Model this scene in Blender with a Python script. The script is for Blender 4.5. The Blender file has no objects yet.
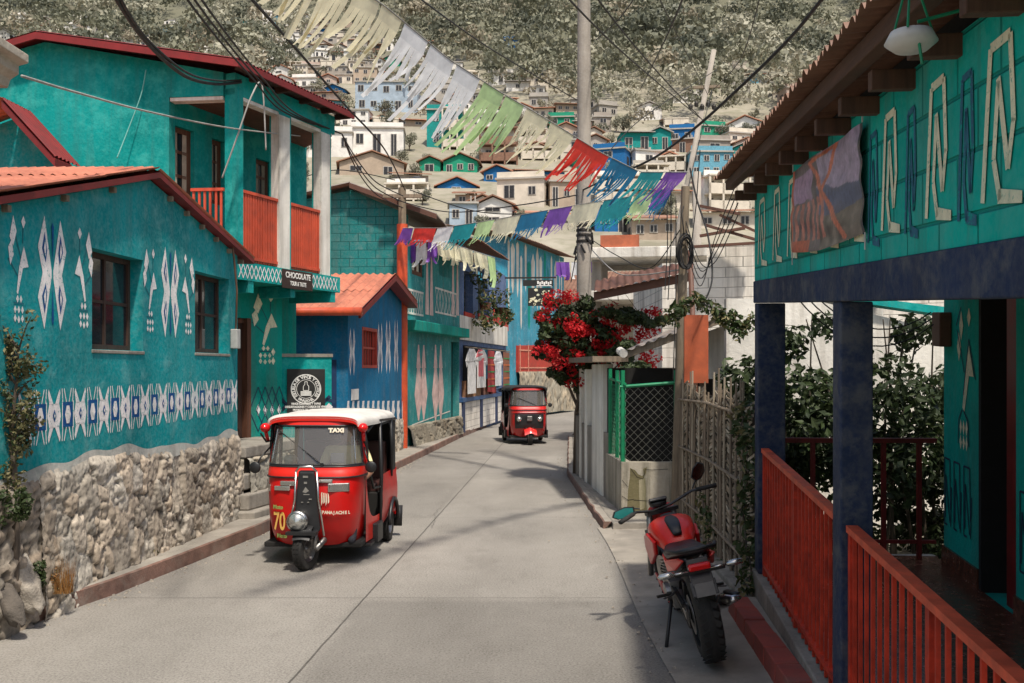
import bpy, math, random
import numpy as np
from mathutils import Vector, Matrix, noise as mnoise
from mathutils.geometry import tessellate_polygon
random.seed(7); rng = np.random.default_rng(7)
R = math.radians
sc = bpy.context.scene
COL = sc.collection
CAMZ = 2.0; FPX = 995.0; CX = 512.0; HY = 368.0

# ------------------------------------------------------------------ helpers
ORG = {}
def world_org(o):
    return ORG.get(o.name, Vector((0, 0, 0))) if o else Vector((0, 0, 0))
def tag(o, label=None, cat=None, group=None, kind=None):
    if label: o['label'] = label
    if cat: o['category'] = cat
    if group: o['group'] = group
    if kind: o['kind'] = kind
    return o
def thing(name, loc, label, cat, group=None):
    o = bpy.data.objects.new(name, None); COL.objects.link(o)
    o.location = loc; o.empty_display_size = 0.2
    ORG[o.name] = Vector(loc)
    return tag(o, label, cat, group)
def copy_tree(o, parent=None):
    c = o.copy(); COL.objects.link(c)
    if parent: c.parent = parent
    for ch in list(o.children): copy_tree(ch, c)
    return c

class MB:
    def __init__(s): s.v = []; s.f = []; s.m = []; s.uvcol = None
    def add(s, verts, faces, m=0):
        b = len(s.v); s.v += [tuple(x) for x in verts]
        s.f += [tuple(i + b for i in f) for f in faces]; s.m += [m] * len(faces)
    def box(s, c, d, m=0, rot=None):
        x, y, z = d[0] / 2, d[1] / 2, d[2] / 2
        P = [Vector((a, b, e)) for a in (-x, x) for b in (-y, y) for e in (-z, z)]
        if rot is not None: P = [rot @ p for p in P]
        c = Vector(c); P = [p + c for p in P]
        s.add(P, [(0, 1, 3, 2), (4, 6, 7, 5), (0, 4, 5, 1), (2, 3, 7, 6), (0, 2, 6, 4), (1, 5, 7, 3)], m)
    def hexa(s, b, t, m=0):      # two quads bottom / top
        s.add(list(b) + list(t), [(3, 2, 1, 0), (4, 5, 6, 7), (0, 1, 5, 4), (1, 2, 6, 5), (2, 3, 7, 6), (3, 0, 4, 7)], m)
    def bar(s, a, b, w, h=None, m=0, up=(0, 0, 1)):
        h = h or w; a = Vector(a); b = Vector(b); d = (b - a)
        if d.length < 1e-6: return
        d = d.normalized(); u = Vector(up)
        if abs(d.dot(u)) > .98: u = Vector((0, 1, 0))
        x = d.cross(u).normalized() * w / 2; y = x.cross(d).normalized() * h / 2
        s.hexa([a - x - y, a + x - y, a + x + y, a - x + y], [b - x - y, b + x - y, b + x + y, b - x + y], m)
    def tube(s, pts, r, n=8, m=0, caps=True):
        pts = [Vector(p) for p in pts]; rs = r if isinstance(r, (list, tuple)) else [r] * len(pts)
        rings = []; pu = None
        for i, p in enumerate(pts):
            d = (pts[min(i + 1, len(pts) - 1)] - pts[max(i - 1, 0)]).normalized()
            if pu is None:
                u = Vector((0, 0, 1)) if abs(d.z) < .9 else Vector((1, 0, 0))
            else: u = pu
            x = d.cross(u).normalized(); u = x.cross(d).normalized(); pu = u
            rings.append([p + (x * math.cos(2 * math.pi * k / n) + u * math.sin(2 * math.pi * k / n)) * rs[i] for k in range(n)])
        V = [q for r_ in rings for q in r_]; F = []
        for i in range(len(pts) - 1):
            for k in range(n):
                F.append((i * n + k, i * n + (k + 1) % n, (i + 1) * n + (k + 1) % n, (i + 1) * n + k))
        if caps: F.append(tuple(range(n))[::-1]); F.append(tuple((len(pts) - 1) * n + k for k in range(n)))
        s.add(V, F, m)
    def lathe(s, prof, c, axis='z', n=20, m=0):    # prof [(r, h)]
        c = Vector(c); V = []; F = []
        for r, h in prof:
            for k in range(n):
                a = 2 * math.pi * k / n; p = (r * math.cos(a), r * math.sin(a), h)
                if axis == 'x': p = (p[2], p[0], p[1])
                if axis == 'y': p = (p[0], p[2], p[1])
                V.append(c + Vector(p))
        for i in range(len(prof) - 1):
            for k in range(n):
                F.append((i * n + k, i * n + (k + 1) % n, (i + 1) * n + (k + 1) % n, (i + 1) * n + k))
        s.add(V, F, m)
    def grid(s, fn, nu, nv, m=0, closed=False):
        V = [fn(i / nu, j / nv) for i in range(nu + 1) for j in range(nv + 1)]; F = []
        for i in range(nu):
            for j in range(nv):
                a = i * (nv + 1) + j; F.append((a, a + 1, a + nv + 2, a + nv + 1))
        s.add(V, F, m)
    def poly(s, P, m=0):
        P = [Vector(p) for p in P]
        T = tessellate_polygon([P]); s.add(P, [tuple(t) for t in T], m)
    def prism(s, P, d, m=0):     # extrude planar polygon P by vector d
        P = [Vector(p) for p in P]; d = Vector(d); n = len(P)
        T = tessellate_polygon([P]); Q = [p + d for p in P]
        F = [tuple(t) for t in T] + [tuple(i + n for i in t[::-1]) for t in T] + [(i, (i + 1) % n, (i + 1) % n + n, i + n) for i in range(n)]
        s.add(P + Q, F, m)
    def pieces(s, name, mats, parent=None, **kw):      # one object per separate piece
        par = list(range(len(s.v)))
        def fd(i):
            while par[i] != i: par[i] = par[par[i]]; i = par[i]
            return i
        for f in s.f:
            r = fd(f[0])
            for i in f[1:]: par[fd(i)] = r
        g = {}
        for k, f in enumerate(s.f): g.setdefault(fd(f[0]), []).append(k)
        out = []
        for r, fs in g.items():
            q = MB(); mp = {}
            for k in fs:
                nf = []
                for i in s.f[k]:
                    if i not in mp: mp[i] = len(q.v); q.v.append(s.v[i])
                    nf.append(mp[i])
                q.f.append(tuple(nf)); q.m.append(s.m[k])
            out.append(q.build(name, mats, parent, **kw))
        return out
    def build(s, name, mats, parent=None, smooth=False, bevel=0, auto=False, kind=None):
        if not isinstance(mats, (list, tuple)): mats = [mats]
        o_ = world_org(parent)
        me = bpy.data.meshes.new(name)
        V = np.array(s.v, dtype=float) - np.array(o_) if s.v else np.zeros((0, 3))
        me.from_pydata(V.tolist(), [], s.f); me.update()
        for m_ in mats: me.materials.append(m_)
        me.polygons.foreach_set('material_index', s.m)
        import bmesh
        if len(s.f) < 60000:
            bm = bmesh.new(); bm.from_mesh(me)
            bmesh.ops.recalc_face_normals(bm, faces=bm.faces); bm.to_mesh(me); bm.free()
        if smooth: me.polygons.foreach_set('use_smooth', [True] * len(me.polygons))
        ob = bpy.data.objects.new(name, me); COL.objects.link(ob)
        if parent: ob.parent = parent
        ORG[ob.name] = o_
        if bevel:
            b = ob.modifiers.new('b', 'BEVEL'); b.width = bevel; b.segments = 2; b.limit_method = 'ANGLE'; b.angle_limit = R(40)
        if auto and smooth:
            es = ob.modifiers.new('e', 'EDGE_SPLIT'); es.split_angle = R(38)
        if kind: ob['kind'] = kind
        return ob

def P3(x, y, Y):                 # point seen at photo position (x,y) at depth Y
    return Vector(((x - CX) / FPX * Y, Y, CAMZ + (HY - y) / FPX * Y))

class Facade:
    def __init__(s, A, B, slope=0.0, side=1):
        s.A = Vector((A[0], A[1], 0)); d = Vector((B[0] - A[0], B[1] - A[1], 0)); s.L = d.length
        s.u = d.normalized(); s.n = Vector((s.u.y, -s.u.x, 0)) * side; s.k = slope
    def p(s, a, z, o=0.0): return s.A + s.u * a + s.n * o + Vector((0, 0, z + s.k * a))
    def px(s, x, y, o=0.0):
        d = Vector(((x - CX) / FPX, 1, (HY - y) / FPX)); q = s.A + s.n * o
        t = q.dot(s.n) / d.dot(s.n); w = d * t; a = (w - s.A).dot(s.u)
        return a, CAMZ + w.z - s.k * a
    def rect(s, x0, x1, y0, y1):
        a0, z0 = s.px(x0, y0); a1, _ = s.px(x1, y0); xm = (x0 + x1) / 2
        zt = s.px(xm, y0)[1]; zb = s.px(xm, y1)[1]
        return a0, a1, zb, zt
    def wall(s, mb, outline, holes=(), th=.18, m=0, mr=None, depth=None):
        mr = m if mr is None else mr; depth = depth or th
        O = [Vector((a, z, 0)) for a, z in outline]
        H = [[Vector((a0, z0, 0)), Vector((a1, z0, 0)), Vector((a1, z1, 0)), Vector((a0, z1, 0))] for a0, a1, z0, z1 in holes]
        T = tessellate_polygon([O] + H); pts = O + [q for h in H for q in h]
        mb.add([s.p(q.x, q.y) for q in pts], [tuple(t) for t in T], m)
        n = len(O)
        mb.add([s.p(q.x, q.y) for q in O] + [s.p(q.x, q.y, -th) for q in O], [(i, (i + 1) % n, (i + 1) % n + n, i + n) for i in range(n)], m)
        for h in H:
            mb.add([s.p(q.x, q.y) for q in h] + [s.p(q.x, q.y, -depth) for q in h], [(i, (i + 1) % 4, (i + 1) % 4 + 4, i + 4) for i in range(4)], mr)
    def box(s, mb, a0, a1, z0, z1, o0, o1, m=0):
        mb.hexa([s.p(a0, z0, o0), s.p(a1, z0, o0), s.p(a1, z0, o1), s.p(a0, z0, o1)],
                [s.p(a0, z1, o0), s.p(a1, z1, o0), s.p(a1, z1, o1), s.p(a0, z1, o1)], m)
    def paint(s, mb, pts, m, o=.004):      # polygon of (a,z)
        mb.poly([s.p(a, z, o) for a, z in pts], m)
    def line(s, mb, a, b, w, m, o=.005):
        a = Vector((a[0], a[1])); b = Vector((b[0], b[1])); d = b - a
        if d.length < 1e-6: return
        q = Vector((-d.y, d.x)).normalized() * w / 2
        mb.add([s.p(*v, o) for v in (a - q, b - q, b + q, a + q)], [(0, 1, 2, 3)], m)

# ------------------------------------------------------------------ materials
MATS = {}
def nt(name):
    m = bpy.data.materials.new(name); m.use_nodes = True; t = m.node_tree
    return m, t, t.nodes['Principled BSDF'], t.nodes, t.links
def c4(c): return (c[0], c[1], c[2], 1)
def mix(t, f, a, b, typ='MIX'):
    n = t.nodes.new('ShaderNodeMix'); n.data_type = 'RGBA'; n.blend_type = typ
    for i, v in ((0, f), (6, a), (7, b)):
        if hasattr(v, 'default_value') or hasattr(v, 'is_linked'): t.links.new(v, n.inputs[i])
        else: n.inputs[i].default_value = v
    return n.outputs[2]
def noisen(t, co, scale, detail=6, rough=.6, stretch=None):
    n = t.nodes.new('ShaderNodeTexNoise'); n.inputs['Scale'].default_value = scale
    n.inputs['Detail'].default_value = detail; n.inputs['Roughness'].default_value = rough
    if stretch:
        mp = t.nodes.new('ShaderNodeMapping'); mp.inputs['Scale'].default_value = stretch
        t.links.new(co, mp.inputs[0]); co = mp.outputs[0]
    t.links.new(co, n.inputs['Vector']); return n.outputs['Fac']
def ramp(t, f, a, b, va=0., vb=1.):
    n = t.nodes.new('ShaderNodeMapRange'); n.inputs[1].default_value = a; n.inputs[2].default_value = b
    n.inputs[3].default_value = va; n.inputs[4].default_value = vb; t.links.new(f, n.inputs[0]); return n.outputs[0]
def bump(t, b, h, st, dist=.02, prev=None):
    n = t.nodes.new('ShaderNodeBump'); n.inputs['Strength'].default_value = st; n.inputs['Distance'].default_value = dist
    t.links.new(h, n.inputs['Height'])
    if prev: t.links.new(prev, n.inputs['Normal'])
    t.links.new(n.outputs[0], b.inputs['Normal']); return n.outputs[0]
def coord(t, kind='Object'):
    return t.nodes.new('ShaderNodeTexCoord').outputs[kind]
def geo_pos(t): return t.nodes.new('ShaderNodeNewGeometry').outputs['Position']

def simple(name, col, rough=.6, metal=0, var=.25, scale=6, bmp=.15, spec=None, dirt=None, coat=0, bd=.005):
    if name in MATS: return MATS[name]
    m, t, b, N, L = nt(name); co = coord(t)
    f = noisen(t, co, scale, 5)
    dk = tuple(c * (1 - var) for c in col); lt = tuple(min(1, c * (1 + var)) for c in col)
    cc = mix(t, ramp(t, f, .3, .7), c4(dk), c4(lt))
    if dirt:
        g = noisen(t, co, scale * .45, 8, .7)
        cc = mix(t, ramp(t, g, .5, .72, 0, .75), cc, c4(dirt))
    L.new(cc, b.inputs['Base Color']); L.new(ramp(t, f, .3, .7, rough * .85, min(1, rough * 1.15)), b.inputs['Roughness'])
    b.inputs['Metallic'].default_value = metal
    if spec is not None: b.inputs['Specular IOR Level'].default_value = spec
    if coat: b.inputs['Coat Weight'].default_value = coat; b.inputs['Coat Roughness'].default_value = .12
    if bmp: bump(t, b, noisen(t, co, scale * 8, 4), bmp, bd)
    MATS[name] = m; return m

def plaster(name, col, fade=None, dirt=(.10, .09, .075), fa=.5, block=None, streak=.35, patch=.62, skew=0):
    """weathered painted masonry: slow tone drift, pale scuffs, rain streaks; block=(w,h) adds mortar joints"""
    if name in MATS: return MATS[name]
    m, t, b, N, L = nt(name); co = geo_pos(t)
    fade = fade or tuple(min(1, c * .6 + .28) for c in col)
    f1 = noisen(t, co, .9, 6, .6); f2 = noisen(t, co, 4.5, 8, .68); f3 = noisen(t, co, 26, 4, .6)
    cc = mix(t, ramp(t, f1, .3, .72), c4([c * .66 for c in col]), c4([min(1, c * 1.25) for c in col]))
    cc = mix(t, ramp(t, f3, .40, .66, 0, .26), cc, c4(fade))
    cc = mix(t, ramp(t, f2, patch - .09, patch + .05, 0, fa), cc, c4(fade))
    st = noisen(t, co, 1.0, 6, .65, (5.0, 5.0, .35))
    cc = mix(t, ramp(t, st, .46, .68, 0, streak), cc, c4(dirt))
    L.new(cc, b.inputs['Base Color']); b.inputs['Roughness'].default_value = .82
    b.inputs['Specular IOR Level'].default_value = .12
    nb = bump(t, b, f3, .35, .012)
    bump(t, b, f2, .35, .03, nb)
    if block:
        sx = N.new('ShaderNodeSeparateXYZ'); L.new(co, sx.inputs[0])
        sk = N.new('ShaderNodeMath'); sk.operation = 'MULTIPLY_ADD'; L.new(sx.outputs[1], sk.inputs[0]); sk.inputs[1].default_value = skew; L.new(sx.outputs[2], sk.inputs[2])
        ad = N.new('ShaderNodeMath'); ad.operation = 'ADD'; L.new(sx.outputs[0], ad.inputs[0]); L.new(sx.outputs[1], ad.inputs[1])
        cb = N.new('ShaderNodeCombineXYZ'); L.new(ad.outputs[0], cb.inputs[0]); L.new(sk.outputs[0], cb.inputs[1])
        br = N.new('ShaderNodeTexBrick'); L.new(cb.outputs[0], br.inputs['Vector']); br.inputs['Scale'].default_value = 1
        br.inputs['Brick Width'].default_value = block[0]; br.inputs['Row Height'].default_value = block[1]
        br.inputs['Mortar Size'].default_value = .010; br.inputs['Mortar Smooth'].default_value = .6
        cc2 = mix(t, ramp(t, br.outputs['Fac'], 0, 1, 0, .68), cc, c4([c * .35 for c in col]))
        L.new(cc2, b.inputs['Base Color'])
        iv = ramp(t, br.outputs['Fac'], 0, 1, 1, 0); nn = bump(t, b, iv, .8, .012, nb)
    MATS[name] = m; return m

def motif(name, col, under, wear=.75):
    """hand-painted figure paint: brush tone, and the wall colour grinning through where it has flaked"""
    m, t, b, N, L = nt(name); co = geo_pos(t); f = noisen(t, co, 16, 6, .7, (1, 1, .35)); g = noisen(t, co, 38, 5, .75); h = noisen(t, co, 2.2, 6, .65)
    cc = mix(t, ramp(t, f, .3, .7), c4([c * .78 for c in col]), c4([min(1, c * 1.1) for c in col]))
    cc = mix(t, ramp(t, g, .56, .62, 0, wear), cc, c4(under)); cc = mix(t, ramp(t, h, .54, .66, 0, .55), cc, c4([u * .5 + c * .5 for u, c in zip(under, col)]))
    L.new(cc, b.inputs['Base Color']); b.inputs['Roughness'].default_value = .85; b.inputs['Specular IOR Level'].default_value = .12; bump(t, b, g, .4, .006); MATS[name] = m; return m
def tin(name, col, rust=(.16, .05, .025), amt=.8):
    if name in MATS: return MATS[name]
    m, t, b, N, L = nt(name); co = geo_pos(t)
    f1 = noisen(t, co, 1.6, 8, .7); f2 = noisen(t, co, 9, 6, .7)
    cc = mix(t, ramp(t, f1, .35, .7), c4([c * .7 for c in col]), c4([min(1, c * 1.2) for c in col]))
    cc = mix(t, ramp(t, f2, .52, .72, 0, amt), cc, c4(rust))
    L.new(cc, b.inputs['Base Color']); b.inputs['Roughness'].default_value = .62
    bump(t, b, f2, .2, .006); MATS[name] = m; return m

def wood(name, col, var=.45, axis=(1, 1, .06)):
    if name in MATS: return MATS[name]
    m, t, b, N, L = nt(name); co = geo_pos(t)
    f1 = noisen(t, co, 22, 8, .7, axis); f2 = noisen(t, co, 2.5, 5)
    cc = mix(t, ramp(t, f1, .3, .7), c4([c * (1 - var) for c in col]), c4([min(1, c * (1 + var)) for c in col]))
    cc = mix(t, ramp(t, f2, .45, .75, 0, .5), cc, c4([c * .4 for c in col]))
    L.new(cc, b.inputs['Base Color']); b.inputs['Roughness'].default_value = .8
    bump(t, b, f1, .5, .006); MATS[name] = m; return m

def leafm(name, a, bcol, tr=.25):
    if name in MATS: return MATS[name]
    m, t, b, N, L = nt(name)
    oi = N.new('ShaderNodeNewGeometry')
    f = oi.outputs['Random Per Island']
    n2 = noisen(t, oi.outputs['Position'], .35, 3)
    cc = mix(t, f, c4(a), c4(bcol))
    cc = mix(t, ramp(t, n2, .35, .65, 0, .5), cc, c4([x * .5 for x in a]))
    L.new(cc, b.inputs['Base Color']); b.inputs['Roughness'].default_value = .55
    b.inputs['Specular IOR Level'].default_value = .3
    td = N.new('ShaderNodeBsdfTranslucent'); L.new(cc, td.inputs[0])
    ms = N.new('ShaderNodeMixShader'); ms.inputs[0].default_value = tr
    L.new(b.outputs[0], ms.inputs[1]); L.new(td.outputs[0], ms.inputs[2]); L.new(ms.outputs[0], N['Material Output'].inputs[0])
    MATS[name] = m; return m

def vcol(name, a='shade', rough=.85, bs=30, bst=.4, moss=None):
    m, t, b, N, L = nt(name); at = N.new('ShaderNodeAttribute'); at.attribute_name = a
    co = geo_pos(t); f = noisen(t, co, bs, 6, .7); g = noisen(t, co, 3, 6, .7)
    cc = mix(t, 1.0, at.outputs['Color'], mix(t, ramp(t, f, .25, .75), (.62, .6, .56, 1), (1.25, 1.22, 1.15, 1)), 'MULTIPLY')
    cc = mix(t, ramp(t, g, .56, .74, 0, .5), cc, c4(moss or (.09, .07, .045)))
    L.new(cc, b.inputs['Base Color']); b.inputs['Roughness'].default_value = rough
    bump(t, b, f, bst, .01); return m

def glass(name, col=(.02, .025, .03), rough=.06, alpha=1):
    m, t, b, N, L = nt(name); b.inputs['Base Color'].default_value = c4(col); b.inputs['Roughness'].default_value = rough
    b.inputs['Specular IOR Level'].default_value = .8
    if alpha < 1:
        tr = N.new('ShaderNodeBsdfTransparent'); tr.inputs[0].default_value = (.8, .82, .8, 1)
        gl = N.new('ShaderNodeBsdfGlossy'); gl.inputs['Roughness'].default_value = .04; gl.inputs[0].default_value = (.9, .9, .9, 1)
        df = N.new('ShaderNodeBsdfDiffuse'); df.inputs[0].default_value = (.55, .5, .44, 1)
        fr = N.new('ShaderNodeFresnel'); fr.inputs[0].default_value = 1.8
        m1 = N.new('ShaderNodeMixShader'); L.new(fr.outputs[0], m1.inputs[0]); L.new(tr.outputs[0], m1.inputs[1]); L.new(gl.outputs[0], m1.inputs[2])
        m2 = N.new('ShaderNodeMixShader'); m2.inputs[0].default_value = .13
        L.new(m1.outputs[0], m2.inputs[1]); L.new(df.outputs[0], m2.inputs[2]); L.new(m2.outputs[0], N['Material Output'].inputs[0])
    return m

def road_mat():
    m, t, b, N, L = nt('road_concrete'); co = geo_pos(t)
    f1 = noisen(t, co, .35, 6, .6); f2 = noisen(t, co, 3, 8, .7); f3 = noisen(t, co, 60, 4, .8); f4 = noisen(t, co, 240, 2, .8)
    # fine transverse broom texture
    f5 = noisen(t, co, 14, 4, .7, (.25, 3.2, 1))
    cc = mix(t, ramp(t, f1, .3, .7), (.195, .182, .163, 1), (.30, .283, .256, 1))
    cc = mix(t, ramp(t, f2, .38, .72, 0, .5), cc, (.185, .172, .152, 1))
    cc = mix(t, ramp(t, f5, .4, .7, 0, .30), cc, (.15, .137, .12, 1))
    f6 = noisen(t, co, 1.1, 8, .75, (1.6, .6, 1)); cc = mix(t, ramp(t, f6, .52, .68, 0, .5), cc, (.115, .105, .09, 1)); cc = mix(t, ramp(t, f6, .46, .32, 0, .35), cc, (.36, .34, .305, 1))
    cc = mix(t, ramp(t, f3, .47, .60, 0, .55), cc, (.35, .33, .30, 1))
    cc = mix(t, ramp(t, f3, .48, .36, 0, .65), cc, (.07, .064, .056, 1))
    cc = mix(t, ramp(t, f4, .5, .62, 0, .35), cc, (.12, .11, .095, 1))
    at = N.new('ShaderNodeAttribute'); at.attribute_name = 'shade'
    cc = mix(t, 1.0, cc, at.outputs['Color'], 'MULTIPLY')
    L.new(cc, b.inputs['Base Color']); b.inputs['Roughness'].default_value = .88
    nb = bump(t, b, f3, .5, .006); bump(t, b, f5, .4, .008, nb)
    return m
def shade_attr(ob, cols):
    a = ob.data.color_attributes.new('shade', 'FLOAT_COLOR', 'POINT')
    a.data.foreach_set('color', np.asarray(cols, dtype=np.float32).ravel())

TEAL = (.002, .255, .275); BLUE = (.003, .155, .31)
M = dict(
 teal=plaster('teal_plaster', TEAL, (.16, .40, .40), fa=.5, patch=.62, streak=.22),
 teal_up=plaster('green_teal_plaster', (.002, .28, .265), (.05, .42, .38), fa=.6, patch=.58, streak=.3),
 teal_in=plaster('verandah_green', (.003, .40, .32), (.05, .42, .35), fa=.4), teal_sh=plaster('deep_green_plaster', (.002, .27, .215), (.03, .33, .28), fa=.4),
 teal_blk=plaster('teal_block', (.012, .19, .19), (.14, .24, .23), block=(.4, .2), fa=.5),
 green_blk=plaster('green_block', (.003, .42, .335), (.08, .42, .35), block=(.42, .21), fa=.5, patch=.58, streak=.4, skew=-.0623),
 blue=plaster('blue_plaster', BLUE, (.10, .22, .34), fa=.5),
 navy=plaster('navy_plaster', (.026, .040, .085), (.13, .13, .13), fa=.65, patch=.58, streak=.3),
 bluepurple=plaster('periwinkle_plaster', (.09, .15, .30), fa=.5),
 paleteal=plaster('pale_teal_plaster', (.03, .27, .28), (.25, .38, .38), fa=.6),
 skyblue=plaster('sky_blue_plaster', (.03, .28, .40), fa=.6),
 cream=plaster('cream_plaster', (.50, .44, .36), (.62, .58, .5), fa=.4, dirt=(.14, .11, .08)),
 white=plaster('white_plaster', (.72, .68, .61), (.78, .75, .70), fa=.4, dirt=(.20, .16, .12), streak=.5),
 grey=plaster('grey_render', (.30, .27, .235), (.42, .39, .35), fa=.5, dirt=(.10, .085, .07), streak=.6),
 blockw=plaster('whitewashed_block', (.80, .74, .65), (.85, .80, .73), block=(.4, .2), fa=.4, dirt=(.16, .13, .1), streak=.5),
 mossy=plaster('mossy_concrete', (.40, .36, .29), (.5, .47, .4), dirt=(.05, .05, .025), fa=.4, streak=.9),
 whitew=plaster('lime_wash', (.82, .78, .70), (.88, .85, .80), dirt=(.35, .30, .22), fa=.3, streak=.5), conc=plaster('worn_concrete', (.27, .245, .21), (.36, .33, .29), dirt=(.09, .075, .06), fa=.5, streak=.5),
 redroof=tin('dark_red_tin', (.17, .010, .010), (.05, .012, .01), .6),
 redroof_l=tin('red_roof_edge', (.22, .014, .014), (.10, .015, .012), .5),
 ortin=tin('orange_tin', (.48, .165, .095), (.25, .06, .03), .65),
 rust=tin('rusty_tin', (.20, .10, .06), (.11, .04, .025), .8),
 greytin=tin('grey_tin', (.22, .19, .165), (.15, .075, .045), .7),
 rustbeam=tin('rusty_beam', (.12, .05, .03), (.07, .025, .015), .8),
 wfrom=motif('motif_pinkish_white', (.84, .79, .77), (.05, .30, .31)),
 wblue=motif('motif_blue', (.012, .075, .25), (.01, .22, .25)),
 wnavy=simple('motif_navy', (.008, .03, .07), .85, var=.3),
 wyel=motif('motif_cream', (.84, .77, .54), (.02, .30, .23), .6),
 wteal=simple('motif_deep_teal', (.004, .115, .15), .85, var=.3),
 wpurp=motif('motif_purple', (.045, .15, .22), (.004, .34, .27), .9),
 brown=wood('brown_wood', (.12, .045, .022)), dbrown=wood('dark_brown_wood', (.05, .022, .014)),
 oldwood=wood('old_wood', (.22, .17, .12)), polew=wood('pole_wood', (.20, .155, .105)),
 orange=simple('orange_paint', (.55, .075, .022), .55, var=.2, dirt=(.25, .05, .03)),
 redrail=simple('red_orange_rail_paint', (.52, .042, .018), .6, spec=.25, var=.35, scale=9, dirt=(.20, .025, .018)), railtop=simple('orange_rail_cap_paint', (.62, .10, .045), .6, spec=.25, var=.3, scale=7, dirt=(.28, .05, .03)),
 redrail2=simple('orange_balcony_rail_paint', (.52, .07, .028), .55, var=.2, scale=5, dirt=(.25, .05, .03)),
 darkred=simple('dark_red_paint', (.17, .009, .009), .45, var=.3, dirt=(.06, .008, .008)),
 black=simple('black_plastic', (.012, .012, .013), .45, var=.3), rubber=simple('tyre_rubber', (.014, .013, .012), .8, var=.4, scale=20, dirt=(.045, .04, .034)),
 iron=simple('dark_iron', (.03, .026, .022), .6, metal=.4), chrome=simple('worn_chrome', (.55, .54, .52), .28, metal=1, var=.15, bmp=0),
 alu=simple('cast_aluminium', (.28, .27, .26), .42, metal=.9, var=.3, dirt=(.06, .05, .045)),
 tred=simple('red_car_paint', (.48, .006, .005), .38, var=.10, scale=3, coat=.22, spec=.3, bmp=.03, dirt=(.23, .02, .012)),
 tred2=simple('bright_red_car_paint', (.62, .018, .010), .38, var=.12, scale=3, coat=.22, spec=.3, bmp=.03, dirt=(.36, .08, .05)),
 canvas=simple('white_canvas', (.55, .53, .49), .8, var=.12, scale=3, dirt=(.35, .32, .28)),
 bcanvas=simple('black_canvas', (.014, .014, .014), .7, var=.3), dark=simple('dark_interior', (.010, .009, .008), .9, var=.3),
 seat=simple('seat_vinyl', (.05, .018, .015), .5), cloth_y=simple('pale_yellow_cotton', (.88, .78, .42), .9, var=.15),
 jeans=simple('dark_trousers', (.022, .022, .03), .9), skin=simple('brown_skin', (.26, .13, .08), .55, var=.1), hair=simple('black_hair', (.01, .008, .007), .5),
 yel=simple('yellow_decal', (.72, .42, .10), .5, var=.1), wdec=simple('cream_decal', (.70, .62, .48), .5, var=.1), gdec=simple('green_decal', (.22, .30, .08), .5),
 lamp=simple('lamp_lens', (.50, .50, .47), .16, metal=.75, var=.1, bmp=0), rlamp=simple('red_lens', (.62, .01, .01), .15, var=.1, bmp=0), teal_refl=simple('teal_mirror_reflection', (.02, .17, .16), .25),
 cur=simple('pale_curtain', (.42, .36, .28), .9, var=.3), green_p=simple('green_pipe_paint', (.004, .20, .085), .5, var=.2),
 cable=simple('black_cable', (.012, .011, .011), .7, bmp=0), cablel=simple('pale_cable', (.30, .29, .27), .7, bmp=0),
 tile=simple('terracotta_tile', (.14, .052, .03), .25, var=.4, scale=14, dirt=(.05, .02, .012)),
 kerbred=simple('worn_red_kerb', (.17, .095, .072), .9, var=.4, scale=6, dirt=(.21, .18, .15), bmp=.5, bd=.015),
 kerbred2=simple('red_kerb_paint', (.26, .05, .035), .8, var=.3, scale=5, dirt=(.15, .09, .07)),
 poleg=plaster('concrete_pole', (.36, .32, .275), (.45, .42, .38), dirt=(.14, .12, .1), fa=.3, streak=.4),
 sign=simple('black_sign_board', (.012, .011, .010), .6), signw=simple('white_sign_lettering', (.72, .70, .66), .6),
 gl=glass('window_glass'), wsh=glass('windscreen_glass', alpha=.7), mirror=simple('mirror_glass', (.12, .15, .15), .08, metal=1, bmp=0),
 pink=simple('pink_cloth', (.60, .12, .14), .9), bark=wood('bark', (.10, .075, .055)),
 leaf=leafm('leaf_green', (.035, .060, .018), (.085, .115, .04)), leafd=leafm('leaf_dark', (.026, .042, .018), (.075, .10, .042)),
 leafy=leafm('leaf_dry', (.17, .15, .06), (.30, .26, .13)), flower=leafm('bougainvillea_red', (.50, .006, .012), (.74, .03, .035), .35),
 dry=leafm('dry_grass', (.30, .13, .035), (.42, .24, .09)),
)
def paper(name, col):
    m, t, b, N, L = nt(name); co = coord(t); f = noisen(t, co, 7, 5)
    cc = mix(t, ramp(t, f, .3, .7), c4([c * .8 for c in col]), c4([min(1, c * 1.15) for c in col]))
    L.new(cc, b.inputs['Base Color']); b.inputs['Roughness'].default_value = .45
    td = N.new('ShaderNodeBsdfTranslucent'); L.new(cc, td.inputs[0]); ms = N.new('ShaderNodeMixShader'); ms.inputs[0].default_value = .42
    L.new(b.outputs[0], ms.inputs[1]); L.new(td.outputs[0], ms.inputs[2]); L.new(ms.outputs[0], N['Material Output'].inputs[0]); return m
PAP = dict(yellow=paper('pale_yellow_plastic', (.88, .80, .56)), white=paper('white_plastic', (.92, .92, .92)), lgreen=paper('light_green_plastic', (.58, .78, .38)),
 red=paper('red_plastic', (.75, .05, .035)), blue=paper('blue_plastic', (.02, .20, .38)), teal=paper('teal_plastic', (.02, .33, .36)), purple=paper('purple_plastic', (.26, .10, .50)), cream=paper('cream_plastic', (.85, .80, .58)))

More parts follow.
